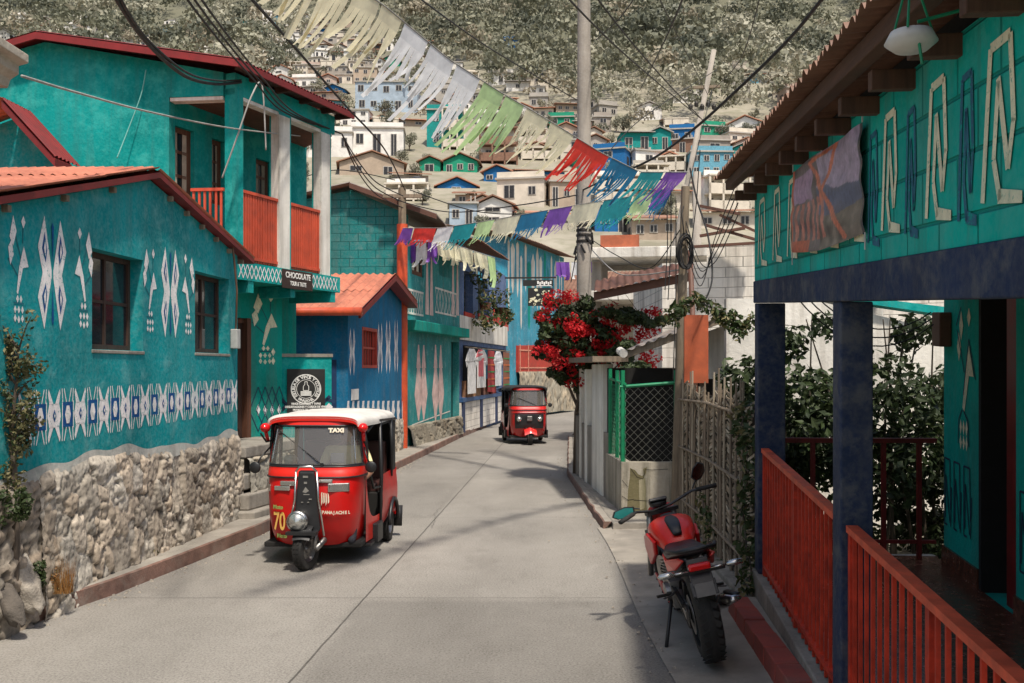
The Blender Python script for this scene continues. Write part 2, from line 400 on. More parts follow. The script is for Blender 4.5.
def text(txt, mat, parent, Mtx, size=.1, name='lettering', align='CENTER', ext=.0015, sx=1.0, bold=0):
    cu = bpy.data.curves.new(name, 'FONT'); cu.body = txt; cu.size = size; cu.align_x = align; cu.align_y = 'CENTER'; cu.extrude = ext; cu.offset = bold
    ob = bpy.data.objects.new(name + '_src', cu); COL.objects.link(ob)
    dg = bpy.context.evaluated_depsgraph_get(); me = bpy.data.meshes.new_from_object(ob.evaluated_get(dg))
    bpy.data.objects.remove(ob); bpy.data.curves.remove(cu)
    S = Matrix.Diagonal((sx, 1, 1, 1)); me.transform(Mtx @ S); 
    o_ = world_org(parent); me.transform(Matrix.Translation(-o_))
    me.materials.clear(); me.materials.append(mat)
    o = bpy.data.objects.new(name, me); COL.objects.link(o); o.parent = parent; ORG[o.name] = o_; return o
def frame_mtx(o, x, y):          # x = reading direction, y = up, z = towards the reader
    x = Vector(x).normalized(); z = x.cross(Vector(y)).normalized(); y = z.cross(x)
    m = Matrix((x, y, z)).transposed().to_4x4(); m.translation = Vector(o); return m

def leaf_cloud(mb, centers, n, size, m=0, flat=.0, down=0.0):
    """centers [(c, (rx,ry,rz))]; n leaves in total; each a small bent quad"""
    w = np.array([c[1][0] * c[1][1] * c[1][2] for c in centers]) ** .67; w /= w.sum()
    idx = rng.choice(len(centers), n, p=w)
    C = np.array([tuple(c[0]) for c in centers])[idx]; RR = np.array([tuple(c[1]) for c in centers])[idx]
    d = rng.normal(size=(n, 3)); d /= np.linalg.norm(d, axis=1)[:, None]
    rad = rng.uniform(.45, 1.05, n) ** .6
    P = C + d * RR * rad[:, None]
    nn = d * .7 + rng.normal(size=(n, 3)) * .7; nn[:, 2] += .35; nn /= np.linalg.norm(nn, axis=1)[:, None]
    t = rng.normal(size=(n, 3)); t -= (t * nn).sum(1)[:, None] * nn; t /= np.linalg.norm(t, axis=1)[:, None]
    b = np.cross(nn, t); s = size * rng.uniform(.6, 1.4, n)[:, None]
    V = np.stack([P - t * s, P - b * s * .5 + nn * s * .1, P + t * s, P + b * s * .5 + nn * s * .1], 1).reshape(-1, 3)
    base = len(mb.v); mb.v += list(map(tuple, V))
    mb.f += [(base + 4 * i, base + 4 * i + 1, base + 4 * i + 2, base + 4 * i + 3) for i in range(n)]
    if isinstance(m, (list, tuple)): mb.m += [int(x) for x in rng.choice(m, n)]
    else: mb.m += [m] * n

def rubble(name, F, a0, a1, zb, ztop, parent, cell=.22, res=.028, proud=.12, tone=(.40, .355, .29), batter=.12, mat=None, seed=1, mortar=.5):
    """dry-laid rubble as a displaced sheet: every stone a rounded lump with its own tone, dark gaps"""
    r = np.random.default_rng(seed); na = max(4, int((a1 - a0) / res)); nz = max(4, int(1.3 / res))
    A, T = np.meshgrid(np.linspace(a0, a1, na), np.linspace(0, 1, nz), indexing='ij')
    zt = np.array([ztop(a) for a in A[:, 0]])[:, None]; Z = zb + (zt - zb) * T
    H = float(zt.max() - zb); ns = max(6, int((a1 - a0) * H / (cell * cell * .8)))
    S = np.stack([r.uniform(a0 - .1, a1 + .1, ns), r.uniform(zb - .1, zb + H + .1, ns)], 1)
    ax = r.uniform(.75, 1.35, ns); sz = r.uniform(.7, 1.3, ns)
    D = np.sqrt(((A[..., None] - S[:, 0]) * ax) ** 2 + ((Z[..., None] - S[:, 1]) / ax) ** 2) / sz
    D += .02 * np.sin(A[..., None] * 41 + S[:, 1] * 50) + .015 * np.sin(Z[..., None] * 57 + S[:, 0] * 30)
    o = np.argsort(D, axis=2)[..., :2]; d1 = np.take_along_axis(D, o[..., :1], 2)[..., 0]; d2 = np.take_along_axis(D, o[..., 1:2], 2)[..., 0]
    e = np.clip((d2 - d1) / (cell * .30), 0, 1); lump = 1 - (1 - e) ** 2.2
    so = r.uniform(.35, 1.2, ns)[o[..., 0]]; tilt = r.normal(size=(ns, 2))[o[..., 0]] * .05
    disp = proud * lump * so + tilt[..., 0] * (A - S[o[..., 0], 0]) + tilt[..., 1] * (Z - S[o[..., 0], 1]) + batter * (1 - T)
    rough = np.array([[mnoise.noise(Vector((a_ * 11, z_ * 11, seed))) + .6 * mnoise.noise(Vector((a_ * 27, z_ * 27, seed))) for z_ in Z[i]] for i, a_ in enumerate(A[:, 0])]); disp = np.maximum(disp + rough * .012 + .012, .008) + r.normal(size=disp.shape) * .002
    edge = np.clip((1 - T) / .06, 0, 1); disp = disp * edge + .006 * (1 - edge)
    mb = MB(); V = []
    for i in range(na):
        for j in range(nz): V.append(F.p(A[i, j], Z[i, j], disp[i, j]))
    mb.add(V, [(i * nz + j, (i + 1) * nz + j, (i + 1) * nz + j + 1, i * nz + j + 1) for i in range(na - 1) for j in range(nz - 1)])
    ob = mb.build(name, mat or STONE, parent, smooth=True)
    tn = r.uniform(.62, 1.15, ns)[o[..., 0]]; wm = r.uniform(-.05, .07, ns)[o[..., 0]]
    g = np.clip((e - .05) / .25, 0, 1)
    mort = np.array([[mnoise.noise(Vector((a_ * 2.2, z_ * 2.6, seed + 9))) for z_ in Z[i]] for i, a_ in enumerate(A[:, 0])]) + (mortar - .5) * .7
    lowg = np.where(mort > 0, .80, .22); g = lowg + (1 - lowg) * g; disp_unused = 0
    spot = np.array([[mnoise.noise(Vector((a_ * 34, z_ * 34, seed + 5))) for z_ in Z[i]] for i, a_ in enumerate(A[:, 0])]); g = g * (1 + .35 * spot) * np.where(spot < -.42, .45, 1)
    cr = tone[0] * tn * g * (1 + wm); cg = tone[1] * tn * g; cb_ = tone[2] * tn * g * (1 - wm)
    cols = np.stack([cr, cg, cb_, np.ones_like(cr)], 2).reshape(-1, 4)
    shade_attr(ob, cols); return ob
STONE = vcol('rubble_stone')

def corrugated(mb, O, U, W, lu, lw, pitch=.076, amp=.011, m=0, over=1):
    """sheet from O spanning lu along U (across the corrugations) and lw along W (down the slope)"""
    O = Vector(O); U = Vector(U).normalized(); W = Vector(W).normalized(); Nn = U.cross(W).normalized()
    if Nn.z < 0: Nn = -Nn
    n = max(8, int(lu / pitch * 6)); rows = max(1, int(lw / 1.1)); 
    for r_ in range(rows):
        w0 = lw * r_ / rows - (.06 if r_ else 0); w1 = lw * (r_ + 1) / rows
        off = .006 * ((rows - r_)); jit = random.uniform(-.02, .02)
        V = []
        for i in range(n + 1):
            a = lu * i / n; h = amp * math.sin(a / pitch * 2 * math.pi) + off
            sag = .006 * math.sin(a * 2.1 + r_)
            for w in (w0, w1 + jit * (r_ == rows - 1) + .012 * math.sin(math.floor(a / .8) * 5.3) * (r_ == rows - 1)):
                V.append(O + U * a + W * w + Nn * (h + sag))
        mb.add(V, [(2 * i, 2 * i + 1, 2 * i + 3, 2 * i + 2) for i in range(n)], m)

def window(F, parent, a0, a1, z0, z1, inset=.08, frame=.05, mats=None, cols=2, rows=2, pane=None, name='window', bars=None, curtain=False):
    mats = mats or M['dbrown']; mb = MB()
    o0, o1 = -inset - .04, -inset
    F.box(mb, a0, a0 + frame, z0, z1, o0, o1); F.box(mb, a1 - frame, a1, z0, z1, o0, o1)
    F.box(mb, a0 + frame, a1 - frame, z0, z0 + frame, o0, o1); F.box(mb, a0 + frame, a1 - frame, z1 - frame, z1, o0, o1)
    for i in range(1, cols):
        a = a0 + (a1 - a0) * i / cols; F.box(mb, a - frame * .35, a + frame * .35, z0 + frame, z1 - frame, o0 + .004, o1 - .004)
    for i in range(1, rows):
        z = z0 + (z1 - z0) * i / rows; F.box(mb, a0 + frame, a1 - frame, z - frame * .3, z + frame * .3, o0 + .008, o1 - .007)
    w = mb.build(name, mats, parent)
    p = MB(); F.box(p, a0 + frame * .5, a1 - frame * .5, z0 + frame * .5, z1 - frame * .5, o0 + .012, o0 + .018); p.build('pane', pane or M['gl'], w)
    if curtain:
        c = MB()
        aa, ab = a0 + frame * .6, a1 - frame * .6; n = 24
        for s0, s1 in ((aa, aa + (ab - aa) * .38), (ab - (ab - aa) * .34, ab)):
            c.grid(lambda u, v: F.p(s0 + (s1 - s0) * u, z0 + (z1 - z0) * v, o0 + .026 + .010 * math.sin(u * 30)), n, 1)
        c.build('curtain', M['cur'], w)
    return w
def catenary(a, b, sag, n=24):
    a = Vector(a); b = Vector(b)
    return [a.lerp(b, i / n) - Vector((0, 0, sag * 4 * (i / n) * (1 - i / n))) for i in range(n + 1)]
def wire(a, b, sag, r, label, mat=None, n=24, group=None):
    mb = MB(); mb.tube(catenary(a, b, sag, n), r, 6)
    o = mb.build('overhead_cable', mat or M['cable'], None, smooth=True); return tag(o, label, 'cable', group)
# ------------------------------------------------------------------ terrain, road, pavements
HY_, HZ_ = [-60, 48, 62, 80, 110, 150, 200, 260, 350, 500, 700, 900], [0, 0, 7, 12.5, 22, 38, 60, 90, 140, 230, 330, 420]
def hill(X, Y):
    z = np.interp(Y, HY_, HZ_)
    k = np.clip((np.asarray(Y) - 70) / 200, 0, 1)
    return z + k * (6 * np.sin(X * .021 + 1.3) + 4 * np.sin(X * .05 + Y * .03)) + k * k * 9 * np.sin(X * .011 + Y * .017)
def terrain():
    m, t, b, N, L = nt('hill_soil'); co = geo_pos(t); f = noisen(t, co, .09, 8, .7); g = noisen(t, co, .6, 6, .7)
    cc = mix(t, ramp(t, f, .35, .65), (.20, .18, .135, 1), (.33, .30, .235, 1)); cc = mix(t, ramp(t, g, .45, .7, 0, .7), cc, (.15, .15, .09, 1))
    sx = N.new('ShaderNodeSeparateXYZ'); L.new(co, sx.inputs[0]); cc = mix(t, ramp(t, sx.outputs[2], 50, 85, 0, .85), cc, (.115, .115, .075, 1))
    L.new(cc, b.inputs['Base Color']); b.inputs['Roughness'].default_value = 1
    Ys = np.concatenate([np.linspace(-60, 48, 12), np.linspace(50, 300, 90), np.linspace(306, 900, 60)]); Xs = np.linspace(-620, 620, 150)
    mb = MB(); V = []
    for y in Ys:
        for x in Xs: V.append((x, y, float(hill(x, y)) - .03))
    n = len(Xs)
    mb.add(V, [(i * n + j, i * n + j + 1, (i + 1) * n + j + 1, (i + 1) * n + j) for i in range(len(Ys) - 1) for j in range(n - 1)])
    mb.build('hill_terrain', m, None, smooth=True, kind='structure')
terrain()
LK = [(-4.1, 4.0), (-3.95, 7.0), (-3.50, 8.84), (-3.29, 10.07), (-3.01, 11.9), (-2.24, 19.9), (-1.48, 28.4), (-.35, 38.3), (2.2, 46), (7, 52), (16, 57)]
RK = [(1.1, 4.0), (1.1, 7.0), (1.09, 8.84), (1.08, 10.07), (1.12, 11.9), (1.02, 18.4), (1.6, 28.4), (3.2, 38.3), (6.2, 43.5), (10, 47), (17, 50)]
def poly_at(L_, Y): return float(np.interp(Y, [p[1] for p in L_], [p[0] for p in L_]))
def road():
    st = []
    for k in range(len(LK) - 1):
        n = max(2, int((LK[k + 1][1] - LK[k][1]) / .18) if k < 7 else 8)
        for i in range(n + (k == len(LK) - 2)):
            t_ = i / n; st.append((np.array(LK[k]) * (1 - t_) + np.array(LK[k + 1]) * t_, np.array(RK[k]) * (1 - t_) + np.array(RK[k + 1]) * t_))
    st = [(np.array([-4.3, -6 + i]) , np.array([1.1, -6 + i])) for i in range(10)] + st
    nx = 40; V = []; C = []
    rr = np.random.default_rng(3); tr = [8.65, 13.3, 17.9, 22.6, 27.3, 32]
    for a, b in st:
        for j in range(nx + 1):
            p = a + (b - a) * j / nx; c = float(-1.55 + (p[1] - 4) * .058)     # lengthwise joint
            slab = int(np.searchsorted(tr, p[1] + .04 * (p[0] > c))) * 2 + (p[0] > c)
            s = 1 + .10 * math.sin(slab * 2.7 + .6) ; 
            if slab == 1: s = .80
            if slab == 3: s = 1.06
            if slab in (0, 2): s = 1.03
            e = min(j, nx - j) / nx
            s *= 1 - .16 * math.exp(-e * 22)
            wob = mnoise.noise(Vector((p[0] * .8, p[1] * .35, 0)))
            s *= 1 + .16 * wob
            t1 = math.exp(-((p[0] - (c + .95 + .12 * wob)) / .42) ** 2) + math.exp(-((p[0] - (c - 1.0)) / .4) ** 2); s *= 1 - .08 * t1
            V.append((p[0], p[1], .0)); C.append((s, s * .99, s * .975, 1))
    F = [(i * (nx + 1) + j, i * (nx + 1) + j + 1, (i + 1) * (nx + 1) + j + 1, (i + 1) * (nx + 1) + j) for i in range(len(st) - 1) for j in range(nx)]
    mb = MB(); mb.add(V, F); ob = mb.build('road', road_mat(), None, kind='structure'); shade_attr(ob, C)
    # joints: narrow tar lines lying on the slab
    jm = simple('joint_tar', (.085, .078, .068), .9, var=.5, scale=12); mb = MB()
    def joint(P, w):
        for k in range(len(P) - 1):
            a = Vector((*P[k], .004)); b = Vector((*P[k + 1], .004)); d = (b - a).normalized(); q = Vector((-d.y, d.x, 0)) * w / 2
            mb.add([a - q, b - q, b + q, a + q], [(0, 1, 2, 3)])
    P = []; y = 2.0
    while y < 32: P.append((-1.55 + (y - 4) * .058 + .005 * mnoise.noise(Vector((0, y * 3, 4))), y)); y += .12
    joint(P, .013)
    mb.build('road_joint', jm, None, kind='structure')
    mb = MB()
    for ty in tr:
        xa, xb = poly_at(LK, ty), poly_at(RK, ty)
        joint([(xa + (xb - xa) * i / 40, ty + .012 * mnoise.noise(Vector((i * .7, ty, 1))) - .02 * 0) for i in range(41)], .006)
    for cx, cy, L_ in ((-1.0, 12.4, 1.8),):
        P = [(cx, cy)]
        for i in range(18): P.append((P[-1][0] + random.uniform(-.035, .035) + .01, P[-1][1] + L_ / 18))
        joint(P, .006)
    mb.build('road_crack', jm, None, kind='structure')
road()
APR = simple('pavement_concrete', (.26, .235, .20), .9, var=.22, scale=3, dirt=(.13, .11, .09), bmp=.5, bd=.01)
def strip(L_, off, w, h, name, mat, Y0, Y1, z0=-.02, jag=.0, m_side=None):
    """kerb/pavement following a polyline: from off to off+w sideways"""
    mb = MB(); ys = list(np.arange(Y0, Y1, .35)) + [Y1]; V = []
    for y in ys:
        x = poly_at(L_, y); j = jag * mnoise.noise(Vector((x * 2, y * 2.3, off)))
        V += [(x + off + j, y, z0), (x + off + j * 1.0 + .012 * (1 if w > 0 else -1), y, h - .012 + j * .4), (x + off + j + .03 * (1 if w > 0 else -1), y, h + j * .3), (x + off + w, y, h + j * .3)]
    F = []
    for i in range(len(ys) - 1):
        for k in range(3): F.append((i * 4 + k, i * 4 + k + 1, (i + 1) * 4 + k + 1, (i + 1) * 4 + k))
    F.append((0, 1, 2, 3)); mb.add(V, F, 0)
    mb.m = [1 if (q % 3 == 2 and q < len(F) - 1) else 0 for q in range(len(F))]
    return mb.build(name, [mat, APR], None, kind='structure')
strip(LK, 0, -.14, .14, 'kerb', M['kerbred'], 7.75, 46, jag=.035)
strip(LK, -.135, -3.2, .134, 'pavement', APR, 7.6, 46, jag=.02)
strip(RK, 0, .12, .10, 'kerb', M['kerbred'], 12.3, 44, jag=.03)
strip(RK, .115, 3.5, .096, 'pavement', APR, 12.2, 44, jag=.02)
# rough apron on the right between road and fence, dusty verge at the left edge
mb = MB(); 
mb.grid(lambda u, v: Vector((1.05 + 1.3 * u + .03 * math.sin(v * 9) * (1 - u), 2 + 10.4 * v, .012 + .05 * u + .008 * mnoise.noise(Vector((u * 9, v * 60, 2))))), 18, 120)
mb.build('pavement', APR, None, smooth=True, kind='structure')
mb = MB(); DUST = simple('dusty_ground', (.38, .34, .28), .95, var=.2, scale=2, dirt=(.24, .2, .16), bmp=.6, bd=.02)
mb.grid(lambda u, v: Vector((-7 + 3.05 * u + .10 * mnoise.noise(Vector((1, v * 14, 2))) * u, 1 + 6.9 * v, .006 + .02 * (1 - u))), 14, 60)
mb.build('ground', DUST, None, smooth=True, kind='structure')
random.seed(90); mb = MB()
for k in range(620):
    y = random.uniform(6.3, 22); s = random.uniform(.004, .016)
    if random.random() < .55: x = poly_at(LK, y) + abs(random.gauss(0, .10)) + .01; z = .0
    else: x = poly_at(RK, y) + random.gauss(.05, .16); z = .012 if y < 12 else 0
    q = [Vector((random.uniform(-1, 1), random.uniform(-1, 1), 0)) * s for _ in range(2)]
    c = Vector((x, y, z + s * .4)); mb.hexa([c + Vector((-s, -s, -s * .5)), c + Vector((s, -s * .7, -s * .5)), c + Vector((s * .8, s, -s * .5)), c + Vector((-s, s * .8, -s * .5))], [c + Vector((-s * .6, -s * .5, s * .4)), c + Vector((s * .5, -s * .5, s * .5)), c + Vector((s * .5, s * .5, s * .35)), c + Vector((-s * .5, s * .6, s * .4))])
tag(mb.build('gravel', simple('loose_grit', (.26, .23, .19), .9, var=.5, scale=30), None), 'loose grit and small stones gathered along the kerbs', 'gravel', kind='stuff')
# red kerb with tiles by the verandah
def red_kerb():
    mb = MB(); random.seed(4)
    n = 12
    for i in range(n):
        y0 = 3.6 + i * .37; y1 = y0 + .355; x0 = 1.50 + (y0 - 4) * .06; x1 = 1.50 + (y1 - 4) * .06
        h = .16 + random.uniform(-.008, .008)
        mb.hexa([(x0, y0, 0), (x0 + .16, y0, 0), (x1 + .16, y1, 0), (x1, y1, 0)], [(x0 + .006, y0 + .004, h), (x0 + .16, y0 + .004, h), (x1 + .16, y1 - .004, h), (x1 + .006, y1 - .004, h)])
    mb.build('kerb', M['kerbred2'], None, bevel=.008, kind='structure')
    mb = MB(); mb.hexa([(1.64, 3.4, 0), (2.3, 3.4, 0), (2.4, 8.05, 0), (1.9, 8.05, 0)], [(1.64, 3.4, .15), (2.3, 3.4, .15), (2.4, 8.05, .15), (1.9, 8.05, .15)])
    mb.build('pavement', APR, None, kind='structure')
red_kerb()

# ------------------------------------------------------------------ left: blue-green house with painted motifs
H1A, H1B = (-3.98, 4.4), (-3.45, 12.5)
F1 = Facade(H1A, H1B, 0, 1)
def diamond(F, mb, a, z, w, h, m, o=.004): F.paint(mb, [(a - w / 2, z), (a, z - h / 2), (a + w / 2, z), (a, z + h / 2)], m, o)
def tall_cross(F, mb, a, z, w, h, mo, mi, mk, o=.004):
    """pair of long lozenges joined in the middle: the big woven-textile motif"""
    for sgn in (-1, 1):
        P = [(a + sgn * .03 * w, z - .03 * h), (a + sgn * .28 * w, z - .5 * h), (a + sgn * .50 * w, z - .22 * h), (a + sgn * .34 * w, z), (a + sgn * .50 * w, z + .22 * h), (a + sgn * .28 * w, z + .5 * h), (a + sgn * .03 * w, z + .03 * h)]
        F.paint(mb, P, mo, o)
        for q in (-1, 1):
            P = [(a + sgn * .24 * w, z + q * .09 * h), (a + sgn * .20 * w, z + q * .20 * h), (a + sgn * .28 * w, z + q * .36 * h), (a + sgn * .37 * w, z + q * .21 * h)]
            F.paint(mb, P, mi, o + .003)
            P = [(a + sgn * .265 * w, z + q * .14 * h), (a + sgn * .245 * w, z + q * .21 * h), (a + sgn * .28 * w, z + q * .29 * h), (a + sgn * .32 * w, z + q * .21 * h)]
            F.paint(mb, P, mk, o + .006)
    for q in (-1, 1): F.paint(mb, [(a - .04 * w, z + q * .42 * h), (a, z + q * .08 * h), (a + .04 * w, z + q * .42 * h), (a, z + q * .46 * h)], mi, o + .003)
def small_bird(F, mb, a, z, w, h, s, mo, mi, o=.004):
    """zig-zag figure beside the long lozenges; s mirrors it"""
    X = lambda u: a + s * u * w
    F.paint(mb, [(X(-.45), z + .30 * h), (X(-.30), z + .50 * h), (X(-.16), z + .36 * h), (X(-.30), z + .22 * h)], mo, o)
    F.paint(mb, [(X(-.50), z + .20 * h), (X(-.36), z + .28 * h), (X(-.28), z + .14 * h), (X(-.42), z + .04 * h)], mo, o)
    diamond(F, mb, X(.12), z + .46 * h, w * .18, h * .12, mo, o)
    F.paint(mb, [(X(-.05), z + .04 * h), (X(.14), z + .24 * h), (X(.34), z + .05 * h), (X(.10), z + .03 * h), (X(-.10), z - .22 * h), (X(-.16), z - .2 * h)], mo, o)
    for k, (u, v) in enumerate(((-.12, -.26), (.02, -.26), (-.22, -.36), (-.07, -.36), (.08, -.36), (-.22, -.44), (-.07, -.45), (.08, -.44))):
        diamond(F, mb, X(u), z + v * h, w * .12, h * .075, mo, o)
    for P in (((-.5, .1), (-.1, -.05)), ((-.3, .4), (.05, .1)), ((.12, .42), (.1, .26)), ((-.28, -.3), (.14, -.3))):
        F.line(mb, (X(P[0][0]), z + P[0][1] * h), (X(P[1][0]), z + P[1][1] * h), .012, mi, o - .001)
def xband(F, mb, a0, a1, zb0, zt0, zb1, zt1, n, mw, mb_, mk, o=.004):
    """band of alternating filled and outlined X-flowers; heights run from (zb0,zt0) to (zb1,zt1)"""
    for i in range(n):
        t = (i + .5) / n; a = a0 + (a1 - a0) * t; w = (a1 - a0) / n; zb = zb0 + (zb1 - zb0) * t; zt = zt0 + (zt1 - zt0) * t; h = zt - zb; c = (zb + zt) / 2
        if i % 2 == 0:
            F.paint(mb, [(a - .36 * w, c - .22 * h), (a + .36 * w, c - .22 * h), (a + .5 * w, c), (a + .36 * w, c + .22 * h), (a - .36 * w, c + .22 * h), (a - .5 * w, c)], mw, o)
            for sx in (-1, 1):
                for sz in (-1, 1):
                    F.paint(mb, [(a + sx * .04 * w, c + sz * .2 * h), (a + sx * .40 * w, c + sz * .5 * h), (a + sx * .46 * w, c + sz * .42 * h), (a + sx * .34 * w, c + sz * .2 * h)], mw, o)
            F.paint(mb, [(a - .13 * w, c), (a, c - .12 * h), (a + .13 * w, c), (a, c + .12 * h)], mb_, o + .003)
            F.paint(mb, [(a - .06 * w, c), (a, c - .05 * h), (a + .06 * w, c), (a, c + .05 * h)], mw, o + .006)
        else:
            F.paint(mb, [(a - .38 * w, c - .24 * h), (a + .38 * w, c - .24 * h), (a + .38 * w, c + .24 * h), (a - .38 * w, c + .24 * h)], mb_, o)
            for sx in (-1, 1):
                F.line(mb, (a + sx * .42 * w, c - .26 * h), (a + sx * .42 * w, c + .26 * h), .012, mw, o + .003)
                for sz in (-1, 1):
                    for q in (.10, .38): F.line(mb, (a + sx * q * w, c + sz * .24 * h), (a + sx * (q * .55 + .22) * w, c + sz * .5 * h), .012, mw, o + .001)
            F.paint(mb, [(a - .22 * w, c), (a - .1 * w, c - .17 * h), (a + .1 * w, c - .17 * h), (a + .22 * w, c), (a + .1 * w, c + .17 * h), (a - .1 * w, c + .17 * h)], mw, o + .003)
            F.paint(mb, [(a - .10 * w, c), (a, c - .12 * h), (a + .10 * w, c), (a, c + .12 * h)], mk, o + .006)
def house_one():
    t = thing('house', (-3.9, 8.5, 0), 'blue-green house nearest on the left with large white woven-textile motifs and a stone base', 'house')
    F = F1; apex = F.px(150, 180); L = F.L
    zl = F.px(0, 205)[1]; al = F.px(0, 205)[0]; sl = (apex[1] - zl) / (apex[0] - al)
    ar = F.px(238, 258); z0 = apex[1] - sl * apex[0]
    OUT = [(0, .0), (L, .0), (L, ar[1] + .03), (apex[0], apex[1]), (0.0, z0)]
    w1 = F.rect(92, 143, 254, 350); w2 = F.rect(195, 229, 275, 353)
    holes = [w1, w2]
    mb = MB(); F.wall(mb, OUT, holes, th=.22, m=0, depth=.2)
    # painted motifs
    for x, y, w, h in ((52, 274, 27, 112), (170, 293, 17, 90)):
        a, z = F.px(x, y); a0, z1 = F.px(x - w / 2, y - h / 2); a1, z0_ = F.px(x + w / 2, y + h / 2)
        hh = F.px(x, y - h / 2)[1] - F.px(x, y + h / 2)[1]
        tall_cross(F, mb, a, z, (a1 - a0) * 1.05, hh, 1, 2, 1)
    for x, y, w, h, s in ((20, 271, 24, 108, 1), (82, 280, 22, 100, -1), (151, 292, 16, 84, 1), (187, 296, 15, 80, -1)):
        a, z = F.px(x, y); a0 = F.px(x - w / 2, y)[0]; a1 = F.px(x + w / 2, y)[0]; hh = F.px(x, y - h / 2)[1] - F.px(x, y + h / 2)[1]
        small_bird(F, mb, a, z, a1 - a0, hh, s, 1, 3)
    p0 = F.px(17, 391), F.px(17, 449); p1 = F.px(237, 379), F.px(237, 411)
    xband(F, mb, p0[0][0], p1[0][0], p0[1][1], p0[0][1], p1[1][1], p1[0][1], 23, 1, 2, 1)
    # remaining walls of the box
    G = Facade((H1B[0], H1B[1]), (H1B[0] - 5, H1B[1] + .3), 0, -1); 
    mb.hexa([(-8.5, 4.4, 0), (-8.3, 4.4, 0), (-8.0, 12.9, 0), (-8.2, 12.9, 0)], [(-8.5, 4.4, 2.9), (-8.3, 4.4, 2.9), (-8.0, 12.9, 2.9), (-8.2, 12.9, 2.9)])
    zr = ar[1]
    mb.hexa([(-8.0, 12.5, 0), (-3.66, 12.30, 0), (-3.66, 12.48, 0), (-8.0, 12.7, 0)], [(-8.0, 12.5, zr - .1), (-3.66, 12.30, zr - .1), (-3.66, 12.48, zr - .1), (-8.0, 12.7, zr - .1)])
    mb.hexa([(-8.3, 4.4, 0), (-4.2, 4.4, 0), (-4.2, 4.6, 0), (-8.3, 4.6, 0)], [(-8.3, 4.4, z0 - .1), (-4.2, 4.4, z0 - .1), (-4.2, 4.6, z0 - .1), (-8.3, 4.6, z0 - .1)])
    mb.build('wall', [M['teal'], M['wfrom'], M['wblue'], M['wteal']], t)
    for (a0, a1, z0_, z1), c in ((w1, False), (w2, False)):
        window(F, t, a0, a1, z0_, z1, inset=.13, frame=.05, mats=M['dbrown'], cols=2, rows=2, curtain=c)
        sm = MB(); F.box(sm, a0 - .01, a1 + .02, z0_ - .035, z0_ - .004, -.10, .012); sm.build('sill', M['conc'], t, bevel=.006)
    # dark room behind the panes
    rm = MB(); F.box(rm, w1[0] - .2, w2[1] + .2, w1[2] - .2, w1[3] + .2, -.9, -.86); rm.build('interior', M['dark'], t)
    # roof: two corrugated slopes running back from the street gable
    OV = .11; back = -4.9
    def roofside(name, a_top, z_top, a_bot, z_bot):
        mb = MB(); r0 = F.p(a_top, z_top + .10, OV); r1 = F.p(a_bot, z_bot + .10, OV); W = r1 - r0
        corrugated(mb, F.p(a_top, z_top + .10, back), F.n, W, OV - back, W.length, pitch=.10, amp=.014)
        return mb
    s_l = (apex[1] - z0) / apex[0]; a_e = -.2
    mb = roofside('x', apex[0], apex[1], a_e, apex[1] - s_l * (apex[0] - a_e)); mb.build('roof', M['ortin'], t, smooth=True)
    s_r = (apex[1] - ar[1]) / (ar[0] - apex[0]); a_r = F.px(246, 258)[0] + .02
    mb = roofside('x', apex[0], apex[1], a_r, apex[1] - s_r * (a_r - apex[0]))
    mb.build('roof', M['ortin'], t, smooth=True)
    # red barge boards and soffit below the slopes, purlin tails under them
    bb = MB()
    for (aa, za, ab, zb) in ((apex[0], apex[1], a_e, apex[1] - s_l * (apex[0] - a_e)), (apex[0], apex[1], a_r, apex[1] - s_r * (a_r - apex[0]))):
        red = ab > aa
        P = [F.p(aa, za + .02, OV - .005), F.p(ab, zb + .02, OV - .005), F.p(ab, zb + .075, OV - .005), F.p(aa, za + .075, OV - .005)]
        bb.prism(P, F.n * (-.03 if not red else -(OV + .3)))
    bb.build('barge_board', M['redroof'], t)
    tl = MB(); 
    for k in range(1, 7):
        u = k / 6.6; a = apex[0] + (a_r - apex[0]) * u; z = apex[1] - s_r * (a - apex[0]) - .035
        F.box(tl, a - .025, a + .025, z - .02, z + .03, -.05, OV - .06)
    for k in range(1, 6):
        a = apex[0] - k * .85; z = apex[1] - s_l * (apex[0] - a) - .035
        F.box(tl, a - .025, a + .025, z - .02, z + .03, -.05, OV - .06)
    tl.pieces('purlin', M['oldwood'], t)
    # stone base
    def ztop(a):
        return 1.17 + .05 * math.sin(a * 1.7) - (.10 if a > 7.6 else 0) * (a - 7.6) + .015 * math.sin(a * 9)
    rubble('stone_base', F, 3.46, L + .02, .0, ztop, t, cell=.24, proud=.034, batter=.055, seed=5, res=.018, tone=(.50, .445, .38), mortar=.58)
    rubble('stone_base', F, .3, 3.66, .0, ztop, t, cell=.22, proud=.05, batter=.0, seed=6, res=.03, tone=(.34, .29, .24), mortar=.3)
    # plaster lip above the stones: soft off-white wash
    mb = MB()
    mb.grid(lambda u, v: F.p(.3 + (L - .3) * u, ztop(.3 + (L - .3) * u) - .05 + v * (.10 + .06 * mnoise.noise(Vector((u * 14, 3, 1)))), .012 * (1 - v) + .003), 160, 3)
    mb.build('plaster_lip', plaster('lip', (.34, .36, .33), (.45, .43, .39), fa=.7, patch=.5), t)
    # meter box on the right corner with its conduit
    a, z = F.px(233, 339); mb = MB(); F.box(mb, a - .10, a + .02, z - .12, z + .12, .0, .09); mb.build('meter_box', simple('grey_meter', (.42, .42, .40), .5), t, bevel=.01)
